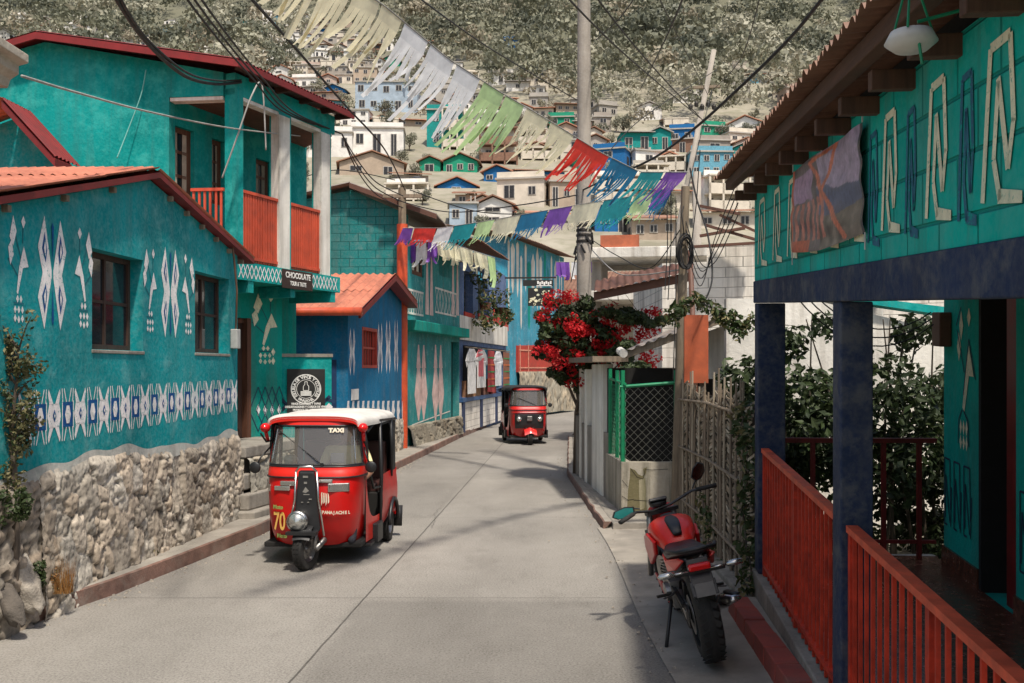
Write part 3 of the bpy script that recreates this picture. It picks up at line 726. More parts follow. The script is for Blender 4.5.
    mb = MB(); mb.tube([F.p(a - .04, z + .12, .05), F.p(a + .0, z + .6, .05), F.p(a - .14, z + 1.0, .06), F.p(a - .2, z + 1.25, .05)], .012, 6); mb.build('conduit', M['rust'], t, smooth=True)
    return t
house_one()
# second roof peeping over it at the far left
def back_roof():
    t = thing('outbuilding', (-6.2, 13.1, 0), 'small teal outbuilding at the far left with a red tin gable roof', 'outbuilding')
    F = Facade((-9.0, 12.95), (-5.35, 12.8), 0, 1); A = F.px(22, 116); Rr = F.px(62, 160); sl = (A[1] - Rr[1]) / (Rr[0] - A[0])
    mb = MB(); F.wall(mb, [(0, 0), (Rr[0], 0), (Rr[0], Rr[1]), A, (0, A[1] - .35 * A[0])], th=.2)
    mb.build('wall', M['teal'], t)
    for s, m_ in ((1, M['redroof']), (-1, M['ortin'])):
        mb = MB(); a1 = Rr[0] + .15 if s > 0 else A[0] - 2.6; z1 = A[1] - (sl * (a1 - A[0]) if s > 0 else .35 * (A[0] - a1))
        r0 = F.p(A[0], A[1] + .1, .5); r1 = F.p(a1, z1 + .1, .5); W = r1 - r0
        corrugated(mb, F.p(A[0], A[1] + .1, -.2), F.n, W, .7, W.length, pitch=.1, amp=.014); mb.build('roof', m_, t, smooth=True)
        if s > 0:
            mb = MB(); 
            P = [F.p(A[0], A[1] - .02, .48), F.p(a1, z1 - .02, .48), F.p(a1, z1 + .08, .48), F.p(A[0], A[1] + .08, .48)]
            mb.prism(P, F.n * -.45); mb.build('soffit', M['redroof'], t)
back_roof()
def cornice():
    t = thing('parapet_cornice', (-4.0, 7.0, 3.0), 'white moulded cornice poking in at the top left edge', 'cornice')
    mb = MB(); prof = [(0, 0), (.05, .0), (.07, .06), (.13, .10), (.13, .16), (.20, .18), (.20, .24), (0, .24)]
    c = P3(15, 76, 6.9); P = [Vector((c.x - .25 + q[0], 6.7, c.z + q[1])) for q in prof]
    P0 = [Vector((c.x - .17 - 1.6, 6.7, c.z)), Vector((c.x - .17 - 1.6, 6.7, c.z + .24))]
    mb.prism([Vector((c.x - 1.8, 6.7, c.z))] + P + [Vector((c.x - 1.8, 6.7, c.z + .24))], (0, .5, 0)); mb.build('moulding', M['cream'], t, bevel=.006)
    mb = MB(); mb.box((c.x - 1.0, 6.95, c.z - .65), (1.5, .3, 1.296)); mb.build('pier', M['cream'], t)
cornice()

# ------------------------------------------------------------------ left: two-storey green house with balcony
def motif_tall(F, mb, x, y, w, h, mo, mi):
    a, z = F.px(x, y); a0 = F.px(x - w / 2, y)[0]; a1 = F.px(x + w / 2, y)[0]; hh = F.px(x, y - h / 2)[1] - F.px(x, y + h / 2)[1]
    tall_cross(F, mb, a, z, a1 - a0, hh, mo, mi, mo)
def house_two():
    C = (-3.67, 13.2); t = thing('house', (C[0], C[1], 0), 'two-storey green house with a dark red roof and an orange balcony railing', 'house')
    E = (-2.77, 15.5); FS = Facade(C, E, 0, 1); L = FS.L
    FF = Facade((-9.5, 13.2 + .12 * 5.83), C, 0, 1); LF = FF.L
    floor_t = 3.42; ceil = 5.62; eave = 5.93
    rid = FF.px(45, 42); cor = (LF, eave)
    h0 = FF.px(169, 96)[0]
    # front wall: upper gable with the balcony opening cut through
    mb = MB()
    op = (h0, LF - .17, floor_t, ceil)
    zl = rid[1] - .23 * rid[0]
    FF.wall(mb, [(0, 0), (LF - .9, 0), (LF - .9, floor_t - .22), (LF - .17, floor_t - .22), (LF - .17, floor_t + .0), (h0, floor_t + .002), (h0, ceil), (LF - .17, ceil), (LF - .17, eave), (rid[0], rid[1]), (0, zl)], th=.18)
    # inner wall of the balcony (parallel to the street)
    FI = Facade((-4.62, 13.42), (-4.62 + .39 * 3.1, 13.42 + 3.1), 0, 1); LI = FI.L
    holes = []
    for x0, x1, y0, y1 in ((173, 194, 128, 200), (212, 224, 140, 205), (256, 271, 160, 212)):
        holes.append(FI.rect(x0, x1, y0, y1))
    holes = [(a, b, max(zb, floor_t + .05 + .5 * (i == 2)), zt) for i, (a, b, zb, zt) in enumerate(holes)]
    FI.wall(mb, [(0, floor_t), (LI, floor_t), (LI, eave - .05), (0, eave - .05)], holes, th=.12)
    FE = Facade((-2.77 - .15, 15.5 + .12), (-4.0, 15.9), 0, -1)
    mb.build('wall', [M['teal_up']], t)
    for h in holes:
        w = window(FI, t, *h, inset=.06, frame=.07, mats=M['brown'], cols=2 if h[1] - h[0] > .6 else 1, rows=3, curtain=True)
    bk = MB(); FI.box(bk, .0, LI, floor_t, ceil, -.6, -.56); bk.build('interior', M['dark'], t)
    # ground floor wall below
    FG = Facade((-4.30, 13.02), (-3.49, 15.1), 0, 1); LG = FG.L
    d = FG.rect(236, 250, 318, 437); d = (d[0], d[1], 1.0, d[3])
    mb = MB(); FG.wall(mb, [(0, 0), (LG, 0), (LG, floor_t - .2), (0, floor_t - .2)], [d], th=.25)
    # yellowish figures and the lattice of lozenges
    small_bird(FG, mb, *FG.px(267, 330), .75, 1.05, 1, 1, 2); diamond(FG, mb, *FG.px(273, 352), .10, .12, 1); diamond(FG, mb, *FG.px(273, 361), .10, .12, 1)
    zb = FG.px(266, 417)[1]; zt = FG.px(266, 399)[1]
    for x in (258, 265, 272, 279):
        a, z = FG.px(x, 410); diamond(FG, mb, a, z, .10, .17, 3); w_ = .21
        for q in ((a, zt + .18, a + w_, z), (a + w_, z, a, zb - .2), (a, zb - .2, a - w_, z), (a - w_, z, a, zt + .18)): FG.line(mb, q[:2], q[2:], .016, 2)
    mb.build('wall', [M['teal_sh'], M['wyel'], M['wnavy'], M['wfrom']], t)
    dm = MB(); FG.box(dm, d[0], d[0] + .07, d[2], d[3], -.12, -.04); FG.box(dm, d[1] - .09, d[1], d[2], d[3], -.12, .02); FG.box(dm, d[0], d[1], d[3] - .07, d[3] - .003, -.117, -.043)
    fr = dm.build('door_frame', M['brown'], t)
    dm = MB(); FG.box(dm, d[0] + .07, d[1] - .09, d[2], d[3] - .07, -.10, -.07)
    for k in range(3): 
        zz = d[2] + .12 + k * .72; FG.box(dm, d[0] + .16, d[1] - .2, zz, zz + .58, -.068, -.06)
    dr = dm.build('door', M['dbrown'], t, bevel=.004)
    # balcony slab, soffit, brackets, fascia with lattice
    sl = MB()
    def slab(z0, z1, o, m=0):
        c0 = FS.p(0, z0, 0); pts = [FF.p(h0 - .02, 0, -.02), FF.p(LF, 0, .0), FS.p(L + .12, 0, 0), FI.p(LI, 0, .0), FI.p(0, 0, -.1)]
        P = [Vector((q.x, q.y, z0)) for q in pts]; sl.prism(P, (0, 0, z1 - z0), m)
    slab(floor_t - .235, floor_t - .02, 0)
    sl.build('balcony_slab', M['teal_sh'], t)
    fa = MB(); FS.box(fa, -.05, L + .12, floor_t - .24, floor_t, .0, .035); FF.box(fa, LF - .75, LF + .03, floor_t - .24, floor_t, .0, .035)
    n = 26
    for i in range(n):
        a0 = i * L / n + .02; a1 = (i + 1) * L / n + .02
        FS.line(fa, (a0, floor_t - .215), (a1, floor_t - .03), .016, 1, .039); FS.line(fa, (a0, floor_t - .03), (a1, floor_t - .215), .016, 1, .041)
    for i in range(7):
        a0 = LF - .7 + i * .1; FF.line(fa, (a0, floor_t - .215), (a0 + .1, floor_t - .03), .016, 1, .039); FF.line(fa, (a0, floor_t - .03), (a0 + .1, floor_t - .215), .016, 1, .041)
    fa.build('balcony_fascia', [M['teal_up'], M['wfrom']], t)
    br = MB()
    for a in (.25, 1.25, 2.35):
        FS.box(br, a, a + .12, floor_t - .40, floor_t - .242, -.75, .02)
    br.pieces('bracket', M['teal_up'], t)
    # posts: green on the front, whitewashed on the street side
    for i, (a0, a1) in enumerate(((0, .17), (FS.px(279, 200)[0], FS.px(291, 200)[0]), (FS.px(321, 200)[0], FS.px(331, 200)[0]))):
        mb = MB(); 
        if i == 0: FS.box(mb, 0, a1, floor_t + .003, ceil + .1, -.17, .0)
        else: FS.box(mb, a0, a1, floor_t + .003, ceil + .1, -.16, .0)
        if i: FS.box(mb, a0 + .0, a1 - .04, floor_t + .004, ceil - .02, .0, .008, 1)
        if i:   # the face turned to the camera is whitewashed too
            mb.add([FS.p(a0 - .004, floor_t, -.13), FS.p(a0 - .004, floor_t, .0), FS.p(a0 - .004, ceil, .0), FS.p(a0 - .004, ceil, -.13)], [(0, 1, 2, 3)], 1)
        o = mb.build('post', [M['teal_up'], M['white']], t)
    # lintels
    ln = MB(); FS.box(ln, .0, L + .02, ceil + .02, eave - .01, -.16, -.003)
    ln.build('lintel', M['teal_up'], t)
    ln = MB(); FS.box(ln, .17, L - .05, ceil - .03, ceil + .018, -.15, -.01); FF.box(ln, h0 + .01, LF - .18, ceil - .05, ceil - .003, -.16, -.01); ln.build('lintel_trim', M['white'], t)
    cl = MB(); P = [FF.p(h0, 0, -.1), FF.p(LF, 0, -.1), FS.p(L, 0, -.05), FI.p(LI, 0, -.05), FI.p(0, 0, -.05)]
    cl.prism([Vector((q.x, q.y, ceil + .03)) for q in P], (0, 0, .03)); cl.build('balcony_ceiling', M['brown'], t)
    # railing: thin vertical boards
    def railing(F, a0, a1, zb, zt, pitch, w, parent):
        mb = MB(); F.box(mb, a0, a1, zt - .04, zt, -.06, -.01); F.box(mb, a0, a1, zb + .05, zb + .09, -.055, -.015)
        n = int((a1 - a0) / pitch)
        for i in range(n):
            a = a0 + (i + .5) * (a1 - a0) / n + random.uniform(-.004, .004); F.box(mb, a - w / 2, a + w / 2, zb + .02, zt - .042, -.05, -.025)
        return mb.build('balcony_railing', M['redrail2'], parent)
    a1_ = FS.px(279, 200)[0]; a2_ = FS.px(291, 200)[0]; a3_ = FS.px(321, 200)[0]
    railing(FS, .17, a1_, floor_t, 4.40, .055, .042, t); railing(FS, a2_, a3_, floor_t, 4.40, .055, .042, t)
    railing(FF, FF.px(190, 190)[0], LF - .17, floor_t, 4.40, .075, .03, t)
    # roof
    OVF = .22; r = rid; re = (LF + .28, eave + .02 - .0)
    sR = (rid[1] - eave) / (LF - rid[0])
    def street_pt(a, o, z): return FS.p(a, z, o)
    mb = MB(); ridge_f = FF.p(rid[0], rid[1] + .08, OVF); ridge_b = ridge_f + Vector((.39, 1, 0)).normalized() * 3.3
    e_f = FS.p(-.30, eave + .06, .27); e_b = FS.p(L + .16, eave + .06, .27)
    n = 30
    U = (ridge_b - ridge_f); nn = 200
    V = []
    for i in range(nn + 1):
        u = i / nn; h = .012 * math.sin(u * U.length / .09 * 2 * math.pi)
        V += [ridge_f.lerp(ridge_b, u) + Vector((0, 0, h)), e_f.lerp(e_b, u) + Vector((0, 0, h))]
    mb.add(V, [(2 * i, 2 * i + 1, 2 * i + 3, 2 * i + 2) for i in range(nn)]); mb.build('roof', M['redroof'], t, smooth=True)
    mb = MB(); lf = FF.p(0, rid[1] - .23 * rid[0] + .06, OVF); lb = lf + Vector((.39, 1, 0)).normalized() * 3.3
    mb.add([ridge_f, lf, lb, ridge_b], [(0, 1, 2, 3)]); mb.build('roof', M['redroof'], t)
    mb = MB()   # fascia boards on the rakes and along the eave
    for a, b in ((ridge_f, e_f), (ridge_f, lf)):
        mb.prism([a - Vector((0, 0, .015)), b - Vector((0, 0, .015)), b - Vector((0, 0, .105)), a - Vector((0, 0, .105))], (0, .03, 0))
    mb.build('fascia', M['redroof_l'], t)
    mb = MB(); mb.prism([e_f - Vector((0, 0, .015)), e_b - Vector((0, 0, .015)), e_b - Vector((0, 0, .10)), e_f - Vector((0, 0, .10))], FS.n * -.03); mb.build('fascia', M['redroof'], t)
    mb = MB()   # soffit boards
    mb.add([e_f - Vector((0, 0, .06)), e_b - Vector((0, 0, .06)), FS.p(L, eave + .03, -.02), FS.p(0, eave + .03, -.02)], [(0, 1, 2, 3)])
    mb.build('soffit', M['dbrown'], t)
    for a in (.3, .9, 1.5, 2.1, 2.5):
        mb = MB(); FS.box(mb, a, a + .06, eave - .05, eave + .03, -.02, .24); mb.build('rafter_tail', M['dbrown'], t)
    # hidden rear body
    mb = MB(); mb.hexa([(-9.5, 14.0, 0), (-4.9, 13.6, 0), (-3.6, 16.6, 0), (-9.5, 17.2, 0)], [(-9.5, 14.0, 5.5), (-4.9, 13.6, 5.5), (-3.6, 16.6, 5.5), (-9.5, 17.2, 5.5)]); mb.build('rear_body', M['teal_sh'], t)
    # bulb under the slab
    mb = MB(); c = FS.p(.55, 0, -.45); mb.lathe([(0.0, 2.98), (.035, 3.0), (.04, 3.04), (.02, 3.10), (.018, 3.16), (0, 3.18)], (c.x, c.y, 0)); mb.build('lamp', M['canvas'], t, smooth=True)
    # name board hung on the fascia
    s = thing('shop_sign', FS.p(1.2, 3.3, .05), 'small dark brown name board with white lettering fixed on the balcony edge', 'sign')
    sgn = FS.rect(279, 309, 268, 284); mb = MB(); zc = floor_t - .14; FS.box(mb, sgn[0], sgn[1], zc - .14, zc + .13, .045, .065); mb.build('board', simple('brown_board', (.035, .018, .013), .6), s, bevel=.004)
    mid = (sgn[0] + sgn[1]) / 2
    text('CHOCOLATE', M['signw'], s, frame_mtx(FS.p(mid, zc + .05, .068), FS.u, (0, 0, 1)), .115, sx=.92, bold=.003)
    text('TOUR & TASTE', M['signw'], s, frame_mtx(FS.p(mid, zc - .065, .068), FS.u, (0, 0, 1)), .085, sx=.72, bold=.002)
    return FS, FF
FS2, FF2 = house_two()
def stone_steps():
    t = thing('stone_steps', (-3.3, 12.9, .1), 'rough stone steps with a pale slab top beside the blue-green house', 'steps')
    # solid core, then worn treads
    mb = MB(); mb.hexa([(-4.25, 12.66, 0), (-3.46, 12.66, 0), (-3.08, 14.2, 0), (-4.0, 14.5, 0)], [(-4.25, 12.66, .855), (-3.46, 12.66, .855), (-3.08, 14.2, .855), (-4.0, 14.5, .855)]); mb.build('core', M['conc'], t)
    # landing in front of the door and stepped blocks down to the pavement
    F = Facade((-3.40, 12.62), (-3.05, 14.2), 0, 1)
    rubble('stone_riser', F, 0, 1.6, .1, lambda a: .88, t, cell=.26, proud=.06, batter=.05, seed=9, tone=(.34, .31, .26))
    G = Facade((-3.75, 12.58), (-3.40, 12.62), 0, 1)
    rubble('stone_riser', G, 0, .36, .1, lambda a: .88, t, cell=.24, proud=.06, batter=.05, seed=10, tone=(.34, .31, .26))
    mb = MB(); mb.hexa([(-4.3, 12.56, .86), (-3.36, 12.56, .86), (-2.98, 14.25, .86), (-4.0, 14.6, .86)], [(-4.3, 12.56, 1.0), (-3.36, 12.56, 1.0), (-2.98, 14.25, 1.0), (-4.0, 14.6, 1.0)])
    mb.build('landing', M['conc'], t, bevel=.015)
    for i, (z, w) in enumerate(((.66, .0), (.42, .10), (.22, .22))):
        mb = MB(); x0 = -3.36 + w * .8; y0 = 12.50 - w
        mb.hexa([(-3.72, y0, z - .2), (x0, y0, z - .2), (x0 + .2, y0 + .85, z - .2), (-3.6, y0 + .85, z - .2)], [(-3.72, y0, z), (x0, y0 + .01, z), (x0 + .2, y0 + .85, z), (-3.6, y0 + .85, z)])
        mb.build('step', M['conc'], t, bevel=.02)
stone_steps()

# ------------------------------------------------------------------ low green wall with the round wine sign
def sign_wall():
    t = thing('garden_wall', (-3.2, 15.3, 0), 'green rendered wall carrying the black round-emblem board', 'wall')
    F = Facade((-3.60, 15.15), (-2.78, 15.33), 0, 1); top = F.px(300, 357)[1]
    mb = MB(); F.wall(mb, [(0, .0), (F.L, .0), (F.L, top), (0, top)], th=.2)
    for q in (((280, 398), (287, 405)), ((287, 405), (280, 412)), ((326, 399), (335, 402)), ((324, 402), (330, 396))):
        F.line(mb, F.px(*q[0]), F.px(*q[1]), .05, 1)
    diamond(F, mb, *F.px(329, 407), .12, .12, 2)
    mb.build('wall', [M['teal_up'], M['wnavy'], M['wfrom']], t)
    mb = MB(); F.box(mb, -.0, F.L + .02, top, top + .05, -.21, .02); mb.build('coping', M['conc'], t)
    s = thing('wine_school_sign', F.p(.4, 1.5, .02), 'square black board with a white ring of lettering and a bottle emblem', 'sign')
    r = F.rect(287, 325, 369, 416); mb = MB(); F.box(mb, r[0], r[1], r[2] - .02, r[3], .004, .03); mb.build('board', M['sign'], s, bevel=.003)
    c = F.px(306, 389); R_ = (F.px(321, 389)[0] - F.px(291, 389)[0]) / 2
    ring = MB()
    for rr in (R_, R_ * .64):
        if rr < R_: w = .006
        else: w = .012
        n = 56
        for k in range(n):
            if rr < R_ and k % 56 > 60: continue
            a0 = 2 * math.pi * k / n; a1 = 2 * math.pi * (k + 1) / n
            ring.add([F.p(c[0] + math.cos(a) * q, c[1] + math.sin(a) * q, .033) for a, q in ((a0, rr - w), (a1, rr - w), (a1, rr + w * .2), (a0, rr + w * .2))], [(0, 1, 2, 3)])
        if rr == R_: pass
    ring.build('ring', M['signw'], s)
    em = MB()      # bottle emblem over a label block
    def L_(pts, w=.009):
        for i in range(len(pts) - 1): F.line(em, (c[0] + pts[i][0] * R_, c[1] + pts[i][1] * R_), (c[0] + pts[i + 1][0] * R_, c[1] + pts[i + 1][1] * R_), w, 0, .034)
    L_([(-.18, -.1), (-.18, .18), (-.08, .32), (-.08, .5), (.08, .5), (.08, .32), (.18, .18), (.18, -.1), (-.18, -.1)])
    for z in (-.18, -.26, -.34, -.42): L_([(-.36, z), (.36, z)], .014)
    em.build('emblem', M['signw'], s)
    word = 'ESCUELA DE VINOS Y COCTELES'; n = len(word)
    for i, ch in enumerate(word):
        if ch == ' ': continue
        an = R(215 - 250 * i / (n - 1)); rr = R_ * .81; o = F.p(c[0] + math.cos(an) * rr, c[1] + math.sin(an) * rr, .033)
        up = F.u * math.cos(an) + Vector((0, 0, 1)) * math.sin(an); rd = F.u * math.sin(an) - Vector((0, 0, 1)) * math.cos(an)
        text(ch, M['signw'], s, frame_mtx(o, rd, up), .065, bold=.002, name='letter')
    word = 'PANAJACHEL'; n = len(word)
    for i, ch in enumerate(word):
        an = R(236 + 68 * i / (n - 1)); rr = R_ * .81; o = F.p(c[0] + math.cos(an) * rr, c[1] + math.sin(an) * rr, .033)
        up = -(F.u * math.cos(an) + Vector((0, 0, 1)) * math.sin(an)); rd = -(F.u * math.sin(an) - Vector((0, 0, 1)) * math.cos(an))
        text(ch, M['signw'], s, frame_mtx(o, rd, up), .055, bold=.002, name='letter')
    for k, l in enumerate(('VINOS COCTELES Y TAPAS', 'DEGUSTACIONES Y CURSOS DE VINO', 'PRIVADOS TEL RESERVA', 'PANAJACHEL')):
        z = F.px(306, 403.7 + k * 3.1)[1]; text(l, M['signw'], s, frame_mtx(F.p(c[0], z, .033), F.u, (0, 0, 1)), .043, sx=.85, bold=.002)
sign_wall()

# ------------------------------------------------------------------ small blue house with orange tin roof
def house_three():
    t = thing('house', (-3.0, 18.2, 0), 'small blue house with an orange corrugated roof and red barred window', 'house')
    A, B = (-2.97, 18.0), (-2.55, 23.0); F = Facade(A, B, 0, 1); L = F.L; ap = F.px(381, 279); ev = 3.0; er = F.px(400, 300)[1]
    w = F.rect(362, 377, 328, 368)
    mb = MB(); F.wall(mb, [(0, 0), (L, 0), (L, er), ap, (0, ev)], [w], th=.2)
    for x, y, wd, hh in ((352, 352, 6, 48), (380, 348, 5, 52), (388, 347, 5, 54), (396, 346, 4, 54)):
        a, z = F.px(x, y); a0 = F.px(x - wd / 2, y)[0]; a1 = F.px(x + wd / 2, y)[0]; h = F.px(x, y - hh / 2)[1] - F.px(x, y + hh / 2)[1]
        tall_cross(F, mb, a, z, (a1 - a0), h, 1, 2, 1)
    for x in range(347, 404, 5):
        a, zt = F.px(x, 401); zb = F.px(x, 421)[1]; a1 = F.px(x + 3, 401)[0]; c = (zt + zb) / 2
        for q in (-1, 1):
            F.paint(mb, [(a - .05, c), (a + (a1 - a) * .5, c), (a1 - .06, c + q * (zt - zb) / 2), (a + .02, c + q * (zt - zb) / 2)], 1)
        diamond(F, mb, (a + a1) / 2, c, (a1 - a) * .9, .28, 1, .005)
    # wall facing the camera
    G = Facade((-7.5, 18.15), A, 0, 1); LG = G.L
    G.wall(mb, [(0, 0), (LG - .2, 0), (LG - .2, ev), (0, ev)], th=.2)
    mb.build('wall', [M['blue'], M['wfrom'], M['wblue']], t)
    st = rubble('stone_base', F, .0, L, .1, lambda a: .98 - .03 * a, t, cell=.28, proud=.03, batter=.03, res=.05, seed=12, tone=(.50, .45, .38))
    wm = MB(); a0, a1, z0, z1 = w
    F.box(wm, a0, a1, z0, z0 + .06, -.1, .01); F.box(wm, a0, a1, z1 - .06, z1, -.1, .01); F.box(wm, a0, a0 + .06, z0 + .06, z1 - .06, -.1, .01); F.box(wm, a1 - .06, a1, z0 + .06, z1 - .06, -.1, .01)
    for k in range(1, 6): a = a0 + (a1 - a0) * k / 6; F.box(wm, a - .015, a + .015, z0 + .06, z1 - .06, -.05, -.03)
    F.box(wm, a0 + .06, a1 - .06, (z0 + z1) / 2 - .02, (z0 + z1) / 2 + .02, -.052, -.028)
    ww = wm.build('window', simple('red_window_frame', (.36, .04, .025), .6), t)
    p = MB(); F.box(p, a0, a1, z0, z1, -.14, -.12); p.build('shutter', simple('dull_red_shutter', (.22, .035, .025), .7), ww)
    # roof
    rp = F.p(ap[0], ap[1] + .1, .32); rl = rp - F.n * 5.0
    for s in (0, 1):
        mb = MB()
        if s == 0: e = F.p(-.35, ev + .02, .32)
        else: e = F.p(L + .3, er - .02, .32)
        W = e - rp; corrugated(mb, rl, F.n, W, 5.0, W.length, pitch=.16, amp=.02); mb.build('roof', M['ortin'], t, smooth=True)
        bb = MB(); bb.prism([rp - Vector((0, 0, .03)), e - Vector((0, 0, .03)), e - Vector((0, 0, .14)), rp - Vector((0, 0, .14))], F.n * (-.25 if s else -.04)); bb.build('barge_board', M['redroof'], t)
    gt = MB(); e0 = F.p(-.40, ev - .0, .35); gt.tube([e0, e0 - F.n * 4], .075, 10); gt.build('gutter', M['orange'], t, smooth=True)
    # notice by the door
    n = F.rect(351, 358, 389, 400); mb = MB(); F.box(mb, *n, .003, .015); mb.build('notice', M['signw'], t)
    # dark gap by the green wall: blue doorway with shadow put into its colour
    mb = MB(); G.box(mb, LG - .85, LG - .205, .1, 2.15, .0, .012); mb.build('door', simple('shaded_blue_door', (.006, .03, .09), .7), t)
house_three()
# ------------------------------------------------------------------ block gable house + teal house four
def house_four():
    t = thing('house', (-2.4, 24, 0), 'tall teal house with pink and white painted figures and a mid-height ledge', 'house')
    A, B = (-2.50, 23.6), (-1.53, 28.9); F = Facade(A, B, 0, 1); L = F.L
    top0 = F.px(407, 238)[1]; top = top0
    w1 = F.rect(412, 424, 247, 276); w2 = F.rect(439, 450, 250, 277); d = F.rect(451, 459, 342, 436)
    door = (d[0], d[1] - .02, .35, d[3])
    mb = MB(); F.wall(mb, [(0, 0), (L, 0), (L, top), (0, top)], [w1, w2, door], th=.25)
    # pale upper storey lattice and columns
    for x0, x1 in ((406, 423), (435, 456)):
        zt = F.px((x0 + x1) / 2, 290)[1]; zb = F.px((x0 + x1) / 2, 315)[1]; a0 = F.px(x0, 300)[0]; a1 = F.px(x1, 300)[0]
        F.box(mb, a0, a1, zt - .05, zt, .003, .012, 1); F.box(mb, a0, a1, zb, zb + .05, .003, .012, 1); n = 7
        for i in range(n):
            u0 = a0 + (a1 - a0) * i / n; u1 = a0 + (a1 - a0) * (i + 1) / n
            F.line(mb, (u0, zb), (u1, zt), .035, 1); F.line(mb, (u0, zt), (u1, zb), .035, 1, .007)
    for x in (429, 455):
        for q in (-1, 1):
            a, z = F.px(x + q * 2.2, 285); F.paint(mb, [(a - .18, F.px(x, 315)[1]), (a + .18, F.px(x, 315)[1]), (a + .12, z), (a + .05, F.px(x, 248)[1]), (a - .05, F.px(x, 248)[1])], 2, .009)
    for x in (421, 438):
        for q in (-1, 1):
            for (y0, y1, wt, wb) in ((345, 368, .10, .40), (368, 394, .26, .72), (394, 420, .72, .10)):
                a = F.px(x + q * 2.6, y0)[0]; z0 = F.px(x, y0)[1]; z1 = F.px(x, y1)[1]
                F.paint(mb, [(a - wb / 2, z1), (a + wb / 2, z1), (a + wt / 2, z0), (a - wt / 2, z0)], 2, .005)
    F.line(mb, F.px(412, 425), F.px(450, 411), .03, 1)
    mb.build('wall', [plaster('teal_mid', (.02, .25, .25), (.2, .38, .37), fa=.6), M['white'], simple('motif_pink', (.60, .42, .38), .9, dirt=(.4, .4, .38))], t)
    for w in (w1, w2): window(F, t, *w, inset=.05, frame=.12, mats=M['brown'], cols=2, rows=1)
    dm = MB(); F.box(dm, door[0], door[1], door[2], door[3], -.22, -.18); dm.build('door', simple('dark_teal_door', (.004, .08, .07), .7), t)
    lg = MB(); z = F.px(430, 334)[1]; zt = F.px(430, 324)[1]; F.box(lg, -.15, L + .12, z, zt, -.02, .28); lg.build('ledge', M['teal_sh'], t, bevel=.02)
    rubble('stone_base', F, 0, L, .1, lambda a: .62 - .0 * a, t, cell=.3, proud=.08, batter=.08, res=.06, seed=14, tone=(.26, .235, .19))
    # side facing the camera: bare teal blocks under a sagging grey gable
    G = Facade((-8.6, 23.9), A, 0, 1); e0 = G.px(330, 190); e1 = G.px(398, 214)
    mb = MB(); ap = G.px(352, 190); G.wall(mb, [(0, 0), (G.L, 0), (G.L, G.px(402, 214)[1]), ap, (0, ap[1] - .9)], th=.25); mb.build('side_wall', M['teal_blk'], t)
    pk = F.p(.35, ap[1] + .2, .3)
    mb = MB(); r0 = G.p(ap[0], ap[1] + .12, .3); r1 = G.p(ap[0], ap[1] + .12, -5.4); e = G.p(G.L + .75, G.px(402, 214)[1] - .05, .3)
    corrugated(mb, r1, r0 - r1, e - r0, (r0 - r1).length, (e - r0).length, pitch=.16, amp=.02); mb.build('roof', M['greytin'], t, smooth=True)
    mb = MB(); mb.prism([r0, e, e - Vector((0, 0, .12)), r0 - Vector((0, 0, .12))], (0, .05, 0)); mb.build('barge_board', M['rustbeam'], t)
    mb = MB(); el = G.p(0, ap[1] - .9, .3); corrugated(mb, r1, r0 - r1, el - r0, (r0 - r1).length, (el - r0).length, pitch=.16, amp=.02); mb.build('roof', M['greytin'], t, smooth=True)
    # rust-coloured canopy roof over the street top
    mb = MB(); c0 = F.p(1.2, top + .15, -1.6); e = F.p(1.2, top - .02, .9); corrugated(mb, c0, F.u, e - c0, 4.6, 2.5, pitch=.16, amp=.02); mb.build('canopy_roof', M['rust'], t, smooth=True)
house_four()
def utility(px_base, X, Y, r0, r1, H, label, mat, lean=(0, 0), paint=None, name='utility_pole', z0=0):
    t = thing(name, (X, Y, z0), label, 'utility pole')
    mb = MB(); P = [Vector((X + lean[0] * k / 8, Y + lean[1] * k / 8, z0 + (H - z0) * k / 8)) for k in range(9)]; mb.tube(P, [r0 + (r1 - r0) * k / 8 for k in range(9)], 14)
    mb.build('shaft', mat, t, smooth=True, auto=True)
    return t, P
t, P = utility(0, -2.56, 23.2, .11, .09, 6.2, 'orange-painted pole with a bare top at the corner of the teal house', M['polew'])
mb = MB(); mb.tube([(-2.56, 23.2, 0), (-2.56, 23.2, 5.35)], .125, 14); mb.build('painted_sleeve', M['orange'], t, smooth=True, auto=True)
mb = MB(); mb.bar((-3.0, 23.15, 6.0), (-2.1, 23.15, 6.0), .08); mb.build('crossarm', M['oldwood'], t)
t, P = utility(0, 1.36, 18.8, .15, .115, 11.5, 'tall round concrete utility pole behind the bougainvillea', M['poleg'])
mb = MB()
for k in range(5): mb.lathe([(.135, 0), (.15, .01), (.15, .05), (.135, .06)], (1.36, 18.8, 4.35 + .10 * k + random.uniform(0, .03)), n=14)
mb.build('steel_band', M['iron'], t)
mb = MB()
for k in range(26):
    a = random.uniform(0, 6.28); z = 4.2 + random.random() * .75; mb.bar((1.36 + .15 * math.cos(a), 18.8 + .15 * math.sin(a), z), (1.36 + .19 * math.cos(a + .5), 18.8 + .19 * math.sin(a + .5), z - .16), .03, m=0)
mb.tube(catenary((1.25, 18.7, 4.6), (1.1, 18.6, 3.6), .1), .01, 5); mb.build('cable_clutter', M['cable'], t)
t, P = utility(0, 2.12, 12.9, .068, .055, 4.35, 'thin weathered wooden pole in front of the chain-link corner', M['polew'], lean=(.13, 0))
